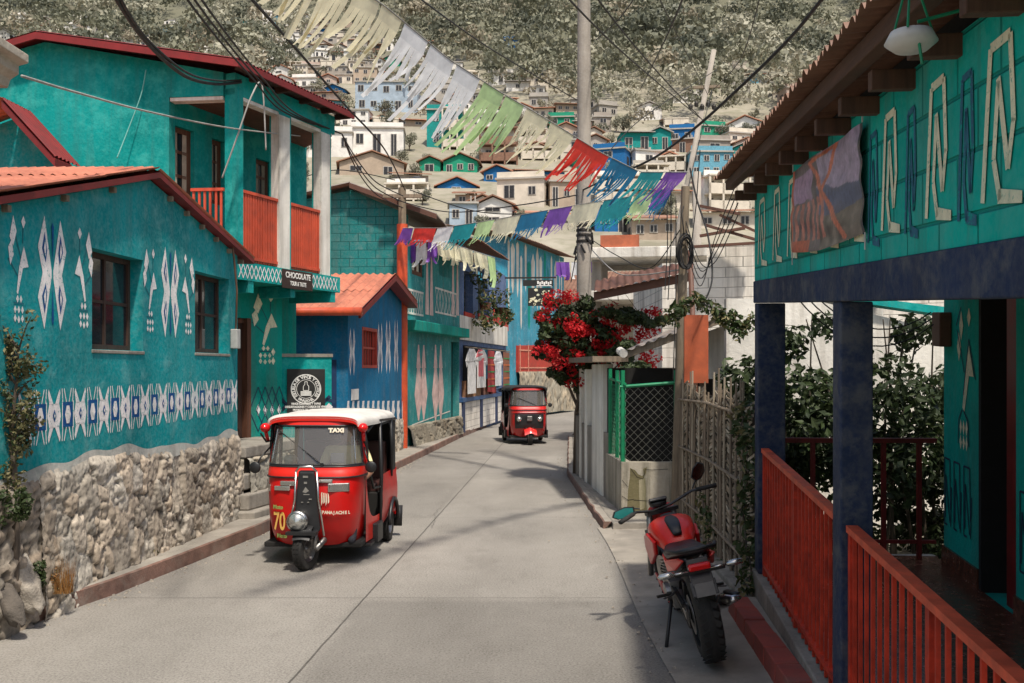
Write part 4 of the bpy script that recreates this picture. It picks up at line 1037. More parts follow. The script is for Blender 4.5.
# coil of black cable hanging from the wooden pole
coil = MB(); c = P3(686, 252, 12.75); random.seed(11)
for k in range(9):
    ph = random.uniform(-.25, .25); rx = .085 + random.uniform(-.02, .02); rz = .20 + random.uniform(-.03, .03)
    pts = [c + Vector((rx * math.cos(a) + ph * .06, .02 * math.sin(a * 2 + k) + (k - 4) * .012, rz * math.sin(a) * (1 + .08 * math.cos(a + k)) - .02 * k * 0)) for a in np.linspace(0, 2 * math.pi, 26)]
    coil.tube(pts, .008, 5, caps=False)
coil.tube([c + Vector((-.02, 0, .2)), c + Vector((-.05, .03, .5)), Vector((2.22, 12.86, 4.1))], .008, 5)
tag(coil.build('cable_coil', M['cable'], None, smooth=True), 'oval coil of spare black cable hanging from the thin wooden pole', 'cable coil')
# two hanging drops and a pale small post
for (x0, y0, x1, y1, Y) in ((671, 190, 668, 300, 12.7), (676, 200, 673, 380, 12.8), (700, 150, 690, 255, 12.6), (667, 205, 665, 290, 12.6)):
    w = MB(); w.tube([P3(x0, y0, Y), P3((x0 + x1) / 2 + 1.5, (y0 + y1) / 2, Y), P3(x1, y1, Y)], .007, 5); tag(w.build('hanging_cable', M['cable'], None), 'short black cable dangling around the thin wooden pole', 'cable', 'cables dangling by the wooden pole')

# ------------------------------------------------------------------ periwinkle shop with clothes, striped house, red wall
def shop():
    t = thing('shop_building', (-1.5, 29, 0), 'periwinkle two-storey shop with red balcony panels and clothes hung outside', 'shop')
    A, B = (-1.58, 29.0), (-.22, 38.0); F = Facade(A, B, 0, 1); L = F.L
    e = F.px(509, 262)[0]; top = F.px(462, 244)[1]
    ups = [F.rect(464, 473, 272, 322), F.rect(478, 489, 270, 325), F.rect(493, 507, 268, 320)]
    low = F.rect(463, 508, 345, 388)
    low = (low[0], min(low[1], L - .1), 1.25, F.px(463, 345)[1])
    mb = MB(); F.wall(mb, [(0, 0), (L, 0), (L, top - .2), (0, top)], [u for u in ups if u[1] < L - .05] + [low], th=.25); mb.build('wall', [M['bluepurple'], M['white']], t)
    mb = MB(); z0 = F.px(470, 341)[1]; F.box(mb, .05, L - .05, z0, z0 + .72, .003, .06); mb.build('band', M['white'], t)
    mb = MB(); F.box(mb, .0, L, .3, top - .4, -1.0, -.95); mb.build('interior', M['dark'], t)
    for u in ups:
        mb = MB(); h = (u[3] - u[2]); F.box(mb, u[0] - .05, u[1] + .05, u[2] - .35, u[2] + h * .18, .0, .05); mb.build('balcony_panel', simple('red_panel', (.45, .03, .018), .6), t)
    # low wall with blue posts
    mb = MB(); F.box(mb, 0, L, .1, .98, .01, .10); mb.build('low_wall', M['blockw'], t)
    for k in range(4):
        a = .1 + k * (L - .3) / 3; mb = MB(); F.box(mb, a, a + .28, .1, 1.06, .0, .15); mb.build('low_post', simple('navy_post', (.02, .035, .09), .7), t)
    mb = MB(); F.box(mb, 0, L, 1.0, 1.12, .0, .16); mb.build('low_rail', simple('blue_rail', (.03, .09, .22), .6), t)
    mb = MB(); c0 = F.p(-.4, top + .35, -.6); e_ = F.p(-.4, top - .05, .75); corrugated(mb, c0, F.u, e_ - c0, 5.2, 1.45, pitch=.16, amp=.02); mb.build('roof', M['rust'], t, smooth=True)
    # garments on a rail
    rail = MB(); rail.tube([F.p(.2, 2.62, .18), F.p(L - .3, 2.62, .18)], .02, 6); rail.build('clothes_rail', M['oldwood'], t)
    random.seed(5)
    def garment(a, w, h, m, kind, label, name='shirt', col=None):
        mb = MB(); z1 = 2.58; z0 = z1 - h; o = .22
        if kind == 'shirt': P = [(-.5, -.28), (-.34, -.12), (-.15, 0), (.15, 0), (.34, -.12), (.5, -.28), (.40, -.42), (.27, -.32), (.28, -1), (-.28, -1), (-.27, -.32), (-.40, -.42)]
        else: P = [(-.4, 0), (.4, 0), (.44, -1), (-.42, -.97)]
        w = w * (1.55 if w > .7 and False else 1.0); P2 = [F.p(a + x * w * 2.1, z1 + z * h, o + .015 * math.sin(x * 9)) for x, z in P]; mb.prism(P2, F.n * .012, 0)
        if kind != 'shirt':
            for k in range(5): 
                zz = z1 - h * (.15 + .17 * k); F.box(mb, a - w * .8, a + w * .8, zz - .045, zz, o + .016, o + .020, 1 + k % 2)
        tag(mb.build(name, [m, simple('green_band_cloth', (.03, .22, .06), .9), simple('orange_band_cloth', (.55, .13, .03), .9)] if kind != 'shirt' else [m], None), label, 'garment', 'clothes hanging outside the shop')
    garment(1.0, 1.0, 1.35, simple('white_shirt_cloth', (.68, .66, .64), .9), 'shirt', 'white shirt hung first on the shop rail beside the teal house')
    garment(2.6, 1.2, 1.2, simple('off_white_shirt', (.62, .60, .58), .9), 'shirt', 'white shirt hanging behind the pink one on the shop rail')
    garment(2.45, .8, .85, M['pink'], 'shirt', 'small pink shirt hung in the middle of the shop rail')
    garment(4.4, .8, 1.4, simple('red_woven', (.36, .03, .03), .9), 'cloth', 'red woven cloth with green and orange bands', 'woven_cloth')
    garment(5.9, 1.0, 1.2, simple('white_shirt_cloth2', (.66, .65, .66), .9), 'shirt', 'white shirt hanging right of the red woven cloth')
    garment(7.7, .9, 1.4, simple('brown_woven', (.22, .08, .04), .9), 'cloth', 'brown woven cloth with bands at the far end of the shop rail', 'woven_cloth')
    for a, y_, c in ((.6, 1.5, (.25, .12, .06)), (1.9, 1.45, (.30, .16, .08)), (3.4, 1.5, (.22, .10, .07)), (4.9, 1.5, (.35, .06, .04))):
        mb = MB()
        for k in range(6): F.box(mb, a + k * .17, a + k * .17 + .12, 1.1, 1.1 + .45 + .12 * math.sin(k * 2 + a), -.02, .15)
        tag(mb.build('folded_textiles', simple('textile%d' % int(a * 10), c, .9, var=.5, scale=12), None), 'stack of folded brown textiles on the shop counter', 'textiles', 'textile stacks on the shop counter')
    # plants trailing from the balcony
    for i, (x, y, w, h) in enumerate(((485, 300, 26, 60), (501, 305, 18, 50), (470, 290, 14, 40))):
        c = P3(x, y, 31 + i); mb = MB(); s = c.y / FPX
        pt = thing('hanging_plant', c, ['trailing green plant hanging over the middle of the red balcony', 'leafy plant with pink blossoms on the right of the red balcony', 'small leafy plant on the left of the red balcony'][i], 'plant')
        leaf_cloud(mb, [(c + Vector((random.uniform(-w, w) * s * .4, -.2 + random.uniform(-.2, .2), random.uniform(-h, h) * s * .45)), (.22, .2, .26)) for k in range(9)], 420, .07, [0, 0, 1, 0])
        mb.build('foliage', [M['leaf'], M['leafy']], pt)
        mb = MB(); mb.lathe([(.05, -.1), (.16, -.1), (.2, .12), (.17, .12), (.14, -.02), (0, -.02)], c + Vector((0, .1, -.2)), n=12); mb.build('pot', M['tile'], pt)
    return F
shop()
def striped_house():
    t = thing('house', (0, 40, 0), 'pale blue house with long white drip-like stripes beyond the shop', 'house')
    A, B = (-.20, 38.4), (2.4, 46.0); F = Facade(A, B, 0, 1); L = F.L
    top = F.px(512, 238)[1]; zb = F.px(535, 352)[1]
    mb = MB(); F.wall(mb, [(0, 0), (L, 0), (L, top), (0, top)], th=.25); random.seed(8)
    a = .1
    while a < L - .2:
        w = random.uniform(.15, .5); m = random.choice([1, 1, 1, 1, 2, 3]); z1 = top - random.uniform(.1, .9); z0 = z1 - random.uniform(1.4, 3.2)
        F.paint(mb, [(a, z1), (a + w * .5, z1 + random.uniform(.1, .4)), (a + w, z1), (a + w * .8, z0), (a + w * .5, z0 - .3), (a + w * .2, z0)], m, .004); a += w + random.uniform(.05, .35)
    mb.build('wall', [M['skyblue'], M['white'], M['teal_sh'], simple('stripe_deep_blue', (.01, .12, .30), .9)], t)
    mb = MB(); G = Facade((-6, 39.4), A, 0, 1); G.wall(mb, [(0, 0), (G.L, 0), (G.L, top), (0, top)], th=.25); mb.build('side_wall', M['skyblue'], t)
    mb = MB(); c0 = F.p(-.5, top + .5, -2.5); e_ = F.p(-.5, top - .02, .6); corrugated(mb, c0, F.u, e_ - c0, L + .8, 3.1, pitch=.2, amp=.02); mb.build('roof', M['rust'], t, smooth=True)
    # red wall over a stone footing
    t = thing('boundary_wall', (1, 41, 0), 'red panelled wall with pale stripes above a stone footing at the bend', 'wall')
    F2 = Facade((.25, 39.4), (2.9, 46.2), 0, 1); z1 = F2.px(530, 345)[1]; z0 = F2.px(530, 372)[1]
    mb = MB(); F2.wall(mb, [(0, z0), (F2.L, z0), (F2.L, z1 + .15), (0, z1 - .05)], th=.2)
    for z in (z0 + .15, z1 - .25): F2.box(mb, .1, F2.L, z, z + .05, .003, .02, 1)
    for a in (.15, 1.1): F2.box(mb, a, a + .06, z0, z1, .003, .02, 1)
    mb.build('panel', [simple('brick_red_paint', (.40, .035, .02), .6, dirt=(.25, .05, .03)), simple('pink_stripe', (.6, .25, .17), .8)], t)
    rubble('footing', F2, 0, F2.L, .1, lambda a: z0 + .02, t, cell=.3, proud=.06, batter=.06, res=.07, seed=20, tone=(.42, .37, .29))
    # hanging sign on an iron bracket
    s = thing('hanging_sign', P3(538, 282, 33), 'black hanging shop sign with pale floral panel on an iron bracket', 'sign')
    mb = MB(); a = P3(505, 278, 33); b = P3(556, 277.5, 33); mb.bar(a, b, .05); mb.build('bracket', M['iron'], s)
    mb = MB(); p = P3(523, 280, 33); q = P3(553, 286, 33); mb.box(((p.x + q.x) / 2, 33, (p.z + q.z) / 2), (q.x - p.x, .04, p.z - q.z)); p = P3(528, 288, 33); q = P3(553, 306, 33)
    mb.box(((p.x + q.x) / 2, 33, (p.z + q.z) / 2), (q.x - p.x, .04, p.z - q.z)); mb.build('board', M['sign'], s)
    mb = MB(); random.seed(3)
    for k in range(26):
        c = P3(529.5 + random.random() * 22, 289.5 + random.random() * 15, 32.97); r = random.uniform(.02, .06)
        n_ = 5; mb.add([c + Vector((math.cos(i * 1.256 + k) * r * (1 + .4 * (i % 2)), 0, math.sin(i * 1.256 + k) * r)) for i in range(5)], [(0, 1, 2, 3, 4)])
    mb.build('floral_panel', M['wyel'], s)
    mb = MB()
    for k in range(7): mb.box((P3(538 + k * 2.1, 282.5 + (k % 2), 32.95)), (.055, .01, .10))
    mb.box(P3(544, 285.6, 32.95), (.5, .01, .03)); mb.build('lettering', M['signw'], s)
striped_house()
def far_bits():
    # white cloth sheet and purple banners under the big pole live with the bunting; brown roof behind bougainvillea
    t = thing('house', (3.4, 41, 0), 'brown-roofed low house at the bend behind the red flowers', 'house')
    F = Facade((1.7, 50), (9, 48), 0, 1); z = 5.6
    mb = MB(); F.wall(mb, [(0, 0), (F.L, 0), (F.L, z), (0, z)], [(1, 2.2, 3, 4.6), (3.2, 4.6, 3, 4.6)], th=.2); mb.build('wall', M['cream'], t)
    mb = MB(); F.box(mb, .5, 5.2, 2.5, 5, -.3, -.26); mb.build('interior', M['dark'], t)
    mb = MB(); c0 = F.p(-.6, z + 1.4, -2.6); e_ = F.p(-.6, z - .1, .7); corrugated(mb, c0, F.u, e_ - c0, F.L + 1, 3.6, pitch=.2, amp=.02); mb.build('roof', M['rust'], t, smooth=True)
far_bits()

# ------------------------------------------------------------------ right: walls, chain-link corner, fence
def chainlink(F, mb, a0, a1, z0, z1, o=0, s=.075, r=.004, m=0):
    W = a1 - a0; H = z1 - z0; k = -H
    while k < W:
        for sg in (0, 1):
            A0 = max(0, k); A1 = min(W, k + H)
            if A1 - A0 < .01: continue
            if sg == 0: p, q = (a0 + A0, z0 + A0 - k), (a0 + A1, z0 + A1 - k)
            else: p, q = (a0 + A0, z1 - (A0 - k)), (a0 + A1, z1 - (A1 - k))
            mb.bar(F.p(p[0], p[1], o), F.p(q[0], q[1], o + .003 * (1 if sg else -1)), r, r, m)
        k += s * 1.41
def right_walls():
    C = (1.44, 13.1)
    t = thing('boundary_wall', (C[0], C[1], 0), 'cracked mossy concrete corner wall topped by a green-framed chain-link fence', 'wall')
    FF = Facade(C, (2.2, 13.05), 0, 1); FS = Facade((1.20, 17.4), C, 0, 1); top = .76
    mb = MB(); FF.wall(mb, [(0, 0), (FF.L, 0), (FF.L, top), (0, top)], th=.16)
    a0 = FS.L - 1.35; mb2 = mb; FS.wall(mb, [(a0, 0), (FS.L - .0, 0), (FS.L - .0, top + .002), (a0, top + .002)], th=.14)
    # flaked render around a brown stain, crack lines
    def blob(cx, cy, pts, m, o): FF.paint(mb, [FF.px(cx + x, cy + y) for x, y in pts], m, o)
    blob(632, 468, [(-2, 0), (3, 2), (6, 6), (10, 8), (14, 5), (15, -1), (11, 1), (12, 8), (13, 20), (14, 34), (15, 44), (-5, 44), (-4, 22), (-2, 8)], 1, .003)
    blob(637, 478, [(2, 2), (8, 0), (9, 12), (8, 30), (3, 32), (2, 14)], 2, .005)
    mb.build('wall', [M['mossy'], plaster('moss_stain', (.16, .14, .075), (.2, .17, .1), dirt=(.03, .03, .012), fa=.6), plaster('stained_render', (.33, .295, .20), (.4, .36, .24), fa=.6, dirt=(.06, .06, .02), streak=.9)], t)
    mb = MB()
    cr = [[(618, 470), (622, 496), (628, 500), (634, 499)], [(634, 500), (650, 501), (663, 499)], [(645, 469), (652, 470), (668, 469)], [(631, 469), (637, 477), (643, 479), (645, 470)], [(622, 480), (628, 487)]]
    for P in cr:
        for i in range(len(P) - 1):
            if P[i][0] >= 620: FF.line(mb, FF.px(*P[i]), FF.px(*P[i + 1]), .006, 0, .007)
    mb.build('crack', M['dark'], t)
    zt = 1.97
    g = MB()
    for a in (.02, .72): g.tube([FF.p(a, top - .1, -.06), FF.p(a, zt, -.06)], .030, 10)
    g.tube([FF.p(-.02, zt - .22, -.05), FF.p(.74, zt - .16, -.05)], .022, 8)
    g.tube([FS.p(a0 + .08, top, -.05), FS.p(a0 + .08, zt + .02, -.05)], .028, 8); g.tube([FS.p(a0 + .7, top, -.05), FS.p(a0 + .7, zt, -.05)], .028, 8); g.tube([FS.p(a0 + .08, zt - .12, -.05), FS.p(FS.L, zt - .18, -.05)], .02, 8)
    g.build('green_frame', M['green_p'], t, smooth=True, auto=True)
    c = MB(); chainlink(FF, c, .03, .73, top, zt - .22, -.06); c.build('chain_link', simple('galvanised_wire', (.22, .22, .19), .5, metal=.6), t)
    c = MB(); chainlink(FS, c, a0 + .08, FS.L, top, zt - .2, -.06); c.build('chain_link', M['green_p'], t)
    # flat dark sheet standing in for the yard behind
    y = MB(); y.box((2.35, 14.6, 1.0), (1.9, .1, 2.0)); y.build('dark_yard_sheet', M['dark'], t)
    # white pillars further along
    t = thing('boundary_wall', (1.2, 16, 0), 'tall white-washed pillared wall under the bougainvillea', 'wall')
    b = Facade((1.14, 18.0), FS.p(a0, 0)[:2], 0, 1); Lb = b.L; random.seed(6)
    mb = MB(); b.box(mb, 0, Lb, 0, 1.05, -.16, -.02); mb.build('wall', M['conc'], t)
    for k, (u0, u1, h) in enumerate(((.0, .35, 1.15), (.55, .75, 2.02), (1.25, 1.45, 1.98), (2.1, 3.2, 2.06))):
        if u1 > Lb: continue
        mb = MB(); b.box(mb, u0, u1, 0, h, -.17, .0); mb.build('pillar', M['whitew'] if k else M['conc'], t, bevel=.012)
    mb = MB(); b.box(mb, .4, Lb, .2, 1.95, -.2, -.175); mb.build('infill', M['whitew'], t)
    mb = MB(); b.box(mb, .3, Lb + .15, 2.09, 2.17, -.3, .22); mb.build('capping_plank', M['oldwood'], t)
    # low white wall continuing beyond the pole
    t = thing('boundary_wall', (1.4, 24, 0), 'low white wall along the far right kerb beyond the big pole', 'wall')
    mb = MB(); w = Facade((3.6, 38), (1.30, 19.3), 0, 1); w.box(mb, 0, w.L, 0, 1.0, -.2, 0); mb.build('wall', M['white'], t)
right_walls()
def fence():
    A, B = (2.18, 12.75), (2.06, 8.45); F = Facade(A, B, 0, 1); L = F.L
    t = thing('woven_fence', (2.1, 10.5, 0), 'old woven cane fence with split poles and climbing vines', 'fence')
    random.seed(21)
    n = 0
    # woven vertical panels: alternate bundles of slanting slats between upright canes
    npan = 14
    slat = MB(); pol = MB()
    for i in range(npan):
        a0 = L * i / npan; a1 = L * (i + 1) / npan; w = a1 - a0; top = 1.78 + random.uniform(-.1, .08)
        z = .1; k = 0
        while z < top:
            s = 1 if (i % 2) else -1; th = random.uniform(.014, .030)
            dz = s * random.uniform(.03, .075); o = random.uniform(0, .02)
            z0 = min(max(z - dz / 2, .08), top); z1 = min(max(z + dz / 2, .08), top + .05)
            slat.bar(F.p(a0 + random.uniform(-.03, .05), z0, o), F.p(a1 + random.uniform(-.05, .03), z1, o + .01 * random.uniform(-1, 1)), th, .006, random.choice([0, 0, 1, 2]), up=tuple(F.n))
            z += th * 1.35; k += 1
        for q in range(1 + (i % 3 == 0)):
            a = a0 + random.uniform(-.03, .05) + q * w * .5 * random.uniform(.8, 1.1)
            pol.tube([F.p(a, .03, .03), F.p(a + random.uniform(-.02, .02), top * .5, .035), F.p(a + random.uniform(-.04, .04), top + random.uniform(-.05, .22), .03)], [.015, .014, .010], 7, m=random.choice([0, 1]))
    slat.build('woven_slat', [wood('tan_cane', (.33, .26, .18)), wood('grey_cane', (.44, .38, .29)), wood('dark_cane', (.16, .12, .08))], t)
    pol.build('fence_pole', [wood('pale_cane', (.36, .30, .22)), M['oldwood']], t)
    bk = MB(); F.box(bk, 0, L, .08, 1.7, -.05, -.03); bk.build('backing', wood('dark_backing', (.05, .035, .022)), t)
    rl = MB()
    for z in (.35, 1.0, 1.6): rl.tube([F.p(0, z, .045), F.p(L * .5, z + .03, .045), F.p(L, z - .02, .045)], .015, 6)
    rl.build('fence_rail', M['oldwood'], t)
    ft = MB(); F.box(ft, -.1, L, 0, .10, -.12, .14); ft.build('footing', M['conc'], t, bevel=.02)
    # vines
    for j, (segs, n, lab) in enumerate((([(752, 600), (742, 520), (748, 450), (738, 400)], 480, 'tall vine climbing the near end of the cane fence'), ([(700, 500), (712, 560), (722, 600)], 300, 'low scrappy vine at the foot of the cane fence'), ([(665, 322), (690, 300), (715, 310), (735, 330), (752, 318)], 620, 'leafy vine running along the top of the cane fence'))):
        mb = MB(); st = MB(); pts = [Vector(F.p(*F.px(x, y, .1), .1)) for x, y in segs]
        if j == 2: pts = [P3(x, y, 11.2) for x, y in segs]
        fine = []
        for k in range(len(pts) - 1):
            for q in range(8): fine.append(pts[k].lerp(pts[k + 1], q / 8) + Vector((random.uniform(-.03, .03), random.uniform(-.04, .04), random.uniform(-.03, .03))))
        v = thing('climbing_vine', pts[0], lab, 'vine')
        st.tube(fine, .008, 5); st.build('stem', M['bark'], v)
        leaf_cloud(mb, [(p + Vector((random.uniform(-.06, .06), -.02, random.uniform(-.05, .05))), (.09, .06, .09)) for p in fine], n, .038, [0, 0, 0, 1]); mb.build('foliage', [M['leaf'], M['leafy']], v)
fence()
def right_houses():
    # small white house behind the fence with a rusty tin roof edge
    t = thing('house', (3.2, 14, 0), 'low white-walled house with a rusty tin roof behind the cane fence', 'house')
    F = Facade((1.95, 14.2), (4.8, 12.9), 0, 1)
    a0, z0 = F.px(626, 352, .6); a1, z1 = F.px(757, 303, .6)
    mb = MB(); zz = lambda a: z0 + (z1 - z0) * (a - a0) / (a1 - a0) - .06
    F.wall(mb, [(.55, 0), (F.L, 0), (F.L, zz(F.L)), (.55, zz(.55))], [(.62, .95, 1.0, 1.85)], th=.2); mb.build('wall', M['white'], t)
    mb = MB(); 
    p0 = F.p(a0, z0, .62); p1 = F.p(F.L + .2, zz(F.L + .2) + .06, .62); U = p1 - p0; W = Vector((F.n.x, F.n.y, -.16))
    st = p0 - W * 2.2; corrugated(mb, st, U, W, U.length, 2.2 * W.length + .05, pitch=.16, amp=.018); mb.build('roof', M['greytin'], t, smooth=True)
    mb = MB(); mb.prism([p0, p1, p1 - Vector((0, 0, .09)), p0 - Vector((0, 0, .09))], F.n * -.05); mb.build('eave_beam', M['oldwood'], t)
    mb = MB(); mb.tube([p0 + Vector((-.03, -.03, -.02)), p0 + Vector((-.03, .4, .02))], .06, 10); mb.build('roof_roll', M['white'], t)
    # orange board
    t = thing('orange_board', P3(695, 345, 13.0), 'bright orange upright board standing above the cane fence', 'board')
    p = P3(684, 315, 12.4); q = P3(708, 383, 12.4); mb = MB(); mb.box(((p.x + q.x) / 2, 12.4, (p.z + q.z) / 2), (q.x - p.x, .05, p.z - q.z)); mb.build('panel', simple('faded_orange', (.36, .075, .025), .7, dirt=(.3, .08, .03)), t)
    mb = MB(); mb.box((q.x - .06, 12.46, 1.0), (.06, .05, 2.0)); mb.build('upright', M['oldwood'], t)
    # large pale block building behind, upper storey with concrete balcony
    t = thing('building', (5.5, 21, 0), 'large whitewashed block building rising behind the low white house', 'building')
    F = Facade((3.05, 20.2), (9.0, 18.0), 0, 1); tz = F.px(700, 262)[1]
    mb = MB(); F.wall(mb, [(0, 0), (F.L, 0), (F.L, F.px(720, 247)[1] + .1), (.9, F.px(720, 247)[1]), (.9, tz), (0, tz)], th=.2); mb.build('wall', M['blockw'], t)
    G = Facade((3.05, 25), (3.05, 20.2), 0, 1)
    mb = MB(); G.box(mb, 0, G.L, 0, tz, -.2, 0); mb.build('side_wall', M['blockw'], t)
    # rubbish of planks on its roof
    for i, (x0, y0, x1, y1) in enumerate(((700, 236, 745, 228), (690, 247, 757, 243), (705, 225, 757, 240), (720, 215, 757, 232), (700, 206, 740, 214))):
        mb = MB(); a = P3(x0, y0, 19.5); b = P3(x1, y1, 19.2); mb.bar(a, b, .10, .05); tag(mb.build('roof_plank', M['rustbeam'], None), 'rusty plank lying across the whitewashed block building', 'plank', 'planks piled on the block building roof')
    t = thing('building', (3.2, 27, 0), 'unfinished concrete building with an open balcony beside the big pole', 'building')
    F = Facade((2.05, 26.2), (5.8, 25.6), 0, 1)
    s0 = F.px(600, 292)[1]; s1 = F.px(600, 258)[1]
    mb = MB(); F.box(mb, 0, F.L, s1 - .05, s1 + .22, -2.5, .5); F.box(mb, 0, F.L, s0 - .25, s0, -2.5, .5)
    mb.build('floor_slab', M['white'], t, bevel=.02)
    mb = MB()
    for a in (.05, 1.9, F.L - .3): F.box(mb, a, a + .25, 0, s1 - .1, -.3, -.05)
    mb.build('column', M['grey'], t)
    mb = MB(); F.wall(mb, [(0, 0), (F.L, 0), (F.L, s1 - .06), (0, s1 - .06)], [(.6, 1.5, s0 + .1, s1 - .2), (2.3, 3.1, s0 + .1, s1 - .2)], th=.1)
    for v in range(len(mb.v)): mb.v[v] = (mb.v[v][0], mb.v[v][1] + 1.4, mb.v[v][2])
    mb.build('wall', M['cream'], t)
    mb = MB(); F.box(mb, .3, 1.3, s1 + .23, s1 + .55, .30, .34); mb.build('balcony_panel', simple('rust_panel', (.40, .11, .05), .7), t)
    # wooden lean-to roof in front
    t = thing('lean_to_roof', P3(640, 290, 16), 'dark rusty tin lean-to on posts right of the big pole', 'lean-to')
    mb = MB(); p0 = P3(594, 292, 16.6); p1 = P3(690, 272, 15.4); U = p1 - p0; W = Vector((-.1, -1, -.2)); corrugated(mb, p0 - W * 1.6, U, W, U.length, 1.7, pitch=.16, amp=.018); mb.build('roof', M['rustbeam'], t, smooth=True)
    mb = MB(); mb.prism([p0, p1, p1 - Vector((0, 0, .14)), p0 - Vector((0, 0, .14))], (0, .06, 0)); mb.build('eave_beam', M['rustbeam'], t)
    for k in (.9,):
        mb = MB(); b = p0.lerp(p1, k); mb.bar((b.x, b.y + .1, 0), (b.x, b.y + .1, b.z - .1), .09); mb.build('post', M['oldwood'], t)
right_houses()

# ------------------------------------------------------------------ right: verandah building
def verandah():
    K = .0623; A = (2.0 - .0935 * 6.9, 1.3); B = (2.0, 8.2)
    # facade runs from near (camera side) to far; normal faces the street (-x)
    F = Facade(B, A, -K / math.sqrt(1 + .0935 ** 2), 1)
    L = F.L
    t = thing('verandah_building', (2.3, 5, 0), 'green block building with a navy beam and posts and a red-railed verandah on the right', 'building')
    zb0, zb1, zg = 2.535, 2.715, 3.46
    mb = MB(); F.box(mb, 0, L, zb0, zb1, -.22, .012); mb.build('beam', M['navy'], t, bevel=.008)
    mb = MB(); F.wall(mb, [(0, zb1 + .002), (L, zb1 + .002), (L, zg), (0, zg)], th=.2)
    # stepped figures: an outlined tall frame with a zigzag inside
    def fig(a, w, z0, z1, m, o):
        h = z1 - z0; q = .034 if m == 1 else .026
        s = -1    # photo reading direction runs from far to near = +a
        P = [(a, z0 + .03), (a + .22 * w, z1 - .02 * h), (a + .72 * w, z1), (a + .80 * w, z0 + .48 * h)]
        for i in range(len(P) - 1): F.line(mb, P[i], P[i + 1], q, m, o)
        P = [(a + .42 * w, z1 - .24 * h), (a + .30 * w, z0 + .30 * h)]
        F.line(mb, P[0], P[1], q * .9, m, o)
        F.line(mb, (a + .42 * w, z1 - .22 * h), (a + .66 * w, z0 + .22 * h), q, m, o)
        F.line(mb, (a + .66 * w, z0 + .22 * h), (a + .80 * w, z0 + .50 * h), q * .9, m, o)
        F.line(mb, (a + .30 * w, z0 + .30 * h), (a + .46 * w, z0 + .05 * h), q, m, o)
        F.paint(mb, [(a + .40 * w, z0 + .03 * h), (a + w, z0 + .0 * h), (a + w, z0 + .07 * h), (a + .42 * w, z0 + .12 * h)], m, o)
    xs = [763, 778, 793, 812, 833, 857, 892, 940, 1004]
    for i, x in enumerate(xs):
        a = F.px(x, 230)[0]; wl = {0: 9, 1: 9, 2: 10, 3: 12, 4: 13, 5: 16, 6: 18, 7: 25, 8: 40}[i]
        a0 = F.px(x - wl * .5, 230)[0]; a1 = F.px(x + wl * .5, 230)[0]; fig(a0, a1 - a0, zb1 + .10, zg - .12, 1, .005)
        if i > 4: fig(a1 + .07, (a1 - a0) * .62, zb1 + .06, zg - .16, 2, .004)
    for a in (5.75, 6.35): fig(a, .45, zb1 + .1, zg - .12, 1, .005)
    mb.build('upper_wall', [M['green_blk'], M['wyel'], M['wpurp']], t)
    # base wall and floor
    zw = .35
    mb = MB(); F.box(mb, -.02, L, -.5, zw, -.22, .02); mb.build('base_wall', M['conc'], t, bevel=.012)
    n_in = -1.62
    mb = MB(); P = [F.p(-.55, zw - .01, -.22), F.p(L, zw - .01, -.22), F.p(L, zw - .01, n_in), F.p(-.55, zw - .01, n_in)]; mb.add(P, [(0, 1, 2, 3)]); mb.build('floor', M['tile'], t)
    mb = MB(); mb.box((2.85, 8.72, .15), (1.7, .1, .42)); mb.build('end_kerb', M['conc'], t)
    # posts
    for a in (0.0, 2.82, 5.6):
        mb = MB(); F.box(mb, a, a + .19, zw + .002, zb0 - .002, -.215 + .05 * (a > 1), .0); mb.build('post', M['navy'], t, bevel=.008)
    # railings: top rail, bottom rail, square bars
    def rail(F, a0, a1, o, bars, mat=M['redrail'], zt=1.37, zb=zw, thick=.05):
        mb = MB(); F.box(mb, a0, a1, zt - .035, zt, o - .03, o + .03, 1); F.box(mb, a0, a1, zb + .07, zb + .10, o - .02, o + .02)
        n = int((a1 - a0) / bars)
        for i in range(n):
            a = a0 + (i + .5) * (a1 - a0) / n; F.box(mb, a - .009, a + .009, zb + .003, zt - .035, o - .009, o + .009)
        for a in (a0 + .02, a1 - .02, (a0 + a1) / 2) if a1 - a0 > 1.8 else (a0 + .02, a1 - .02):
            F.box(mb, a - .02, a + .02, zb + .003, zt - .034, o - .02, o + .02)
        return mb.build('railing', [mat, M['railtop']], t)
    rail(F, .215, 2.82, -.05, .112, zb=zw + .002); rail(F, 3.035, 5.6, -.05, .112, zb=zw + .002); rail(F, 5.815, L, -.05, .112, zb=zw + .002)
    E = Facade((2.16, 8.55), (3.62, 8.5), 0, 1); 
    mb = MB(); E.box(mb, 0, E.L, 1.36, 1.40, -.03, .03)
    for a in np.arange(.12, E.L, .30): E.box(mb, a - .018, a + .018, .3, 1.36, -.018, .018)
    E.box(mb, 0, E.L, .5, .53, -.012, .012); mb.build('railing', M['darkred'], t)
    # inner wall with door
    I = Facade(F.p(-.35, 0, n_in)[:2], F.p(L, 0, n_in)[:2], -K / math.sqrt(1 + .0935 ** 2), 1); 
    top = 3.3
    dr = (I.px(980, 450)[0], I.px(1016, 450)[0])
    mb = MB(); I.wall(mb, [(0, zw - .3), (I.L, zw - .3), (I.L, top), (0, top)], [(dr[0], dr[1], zw - .0, top - .35)], th=.2)
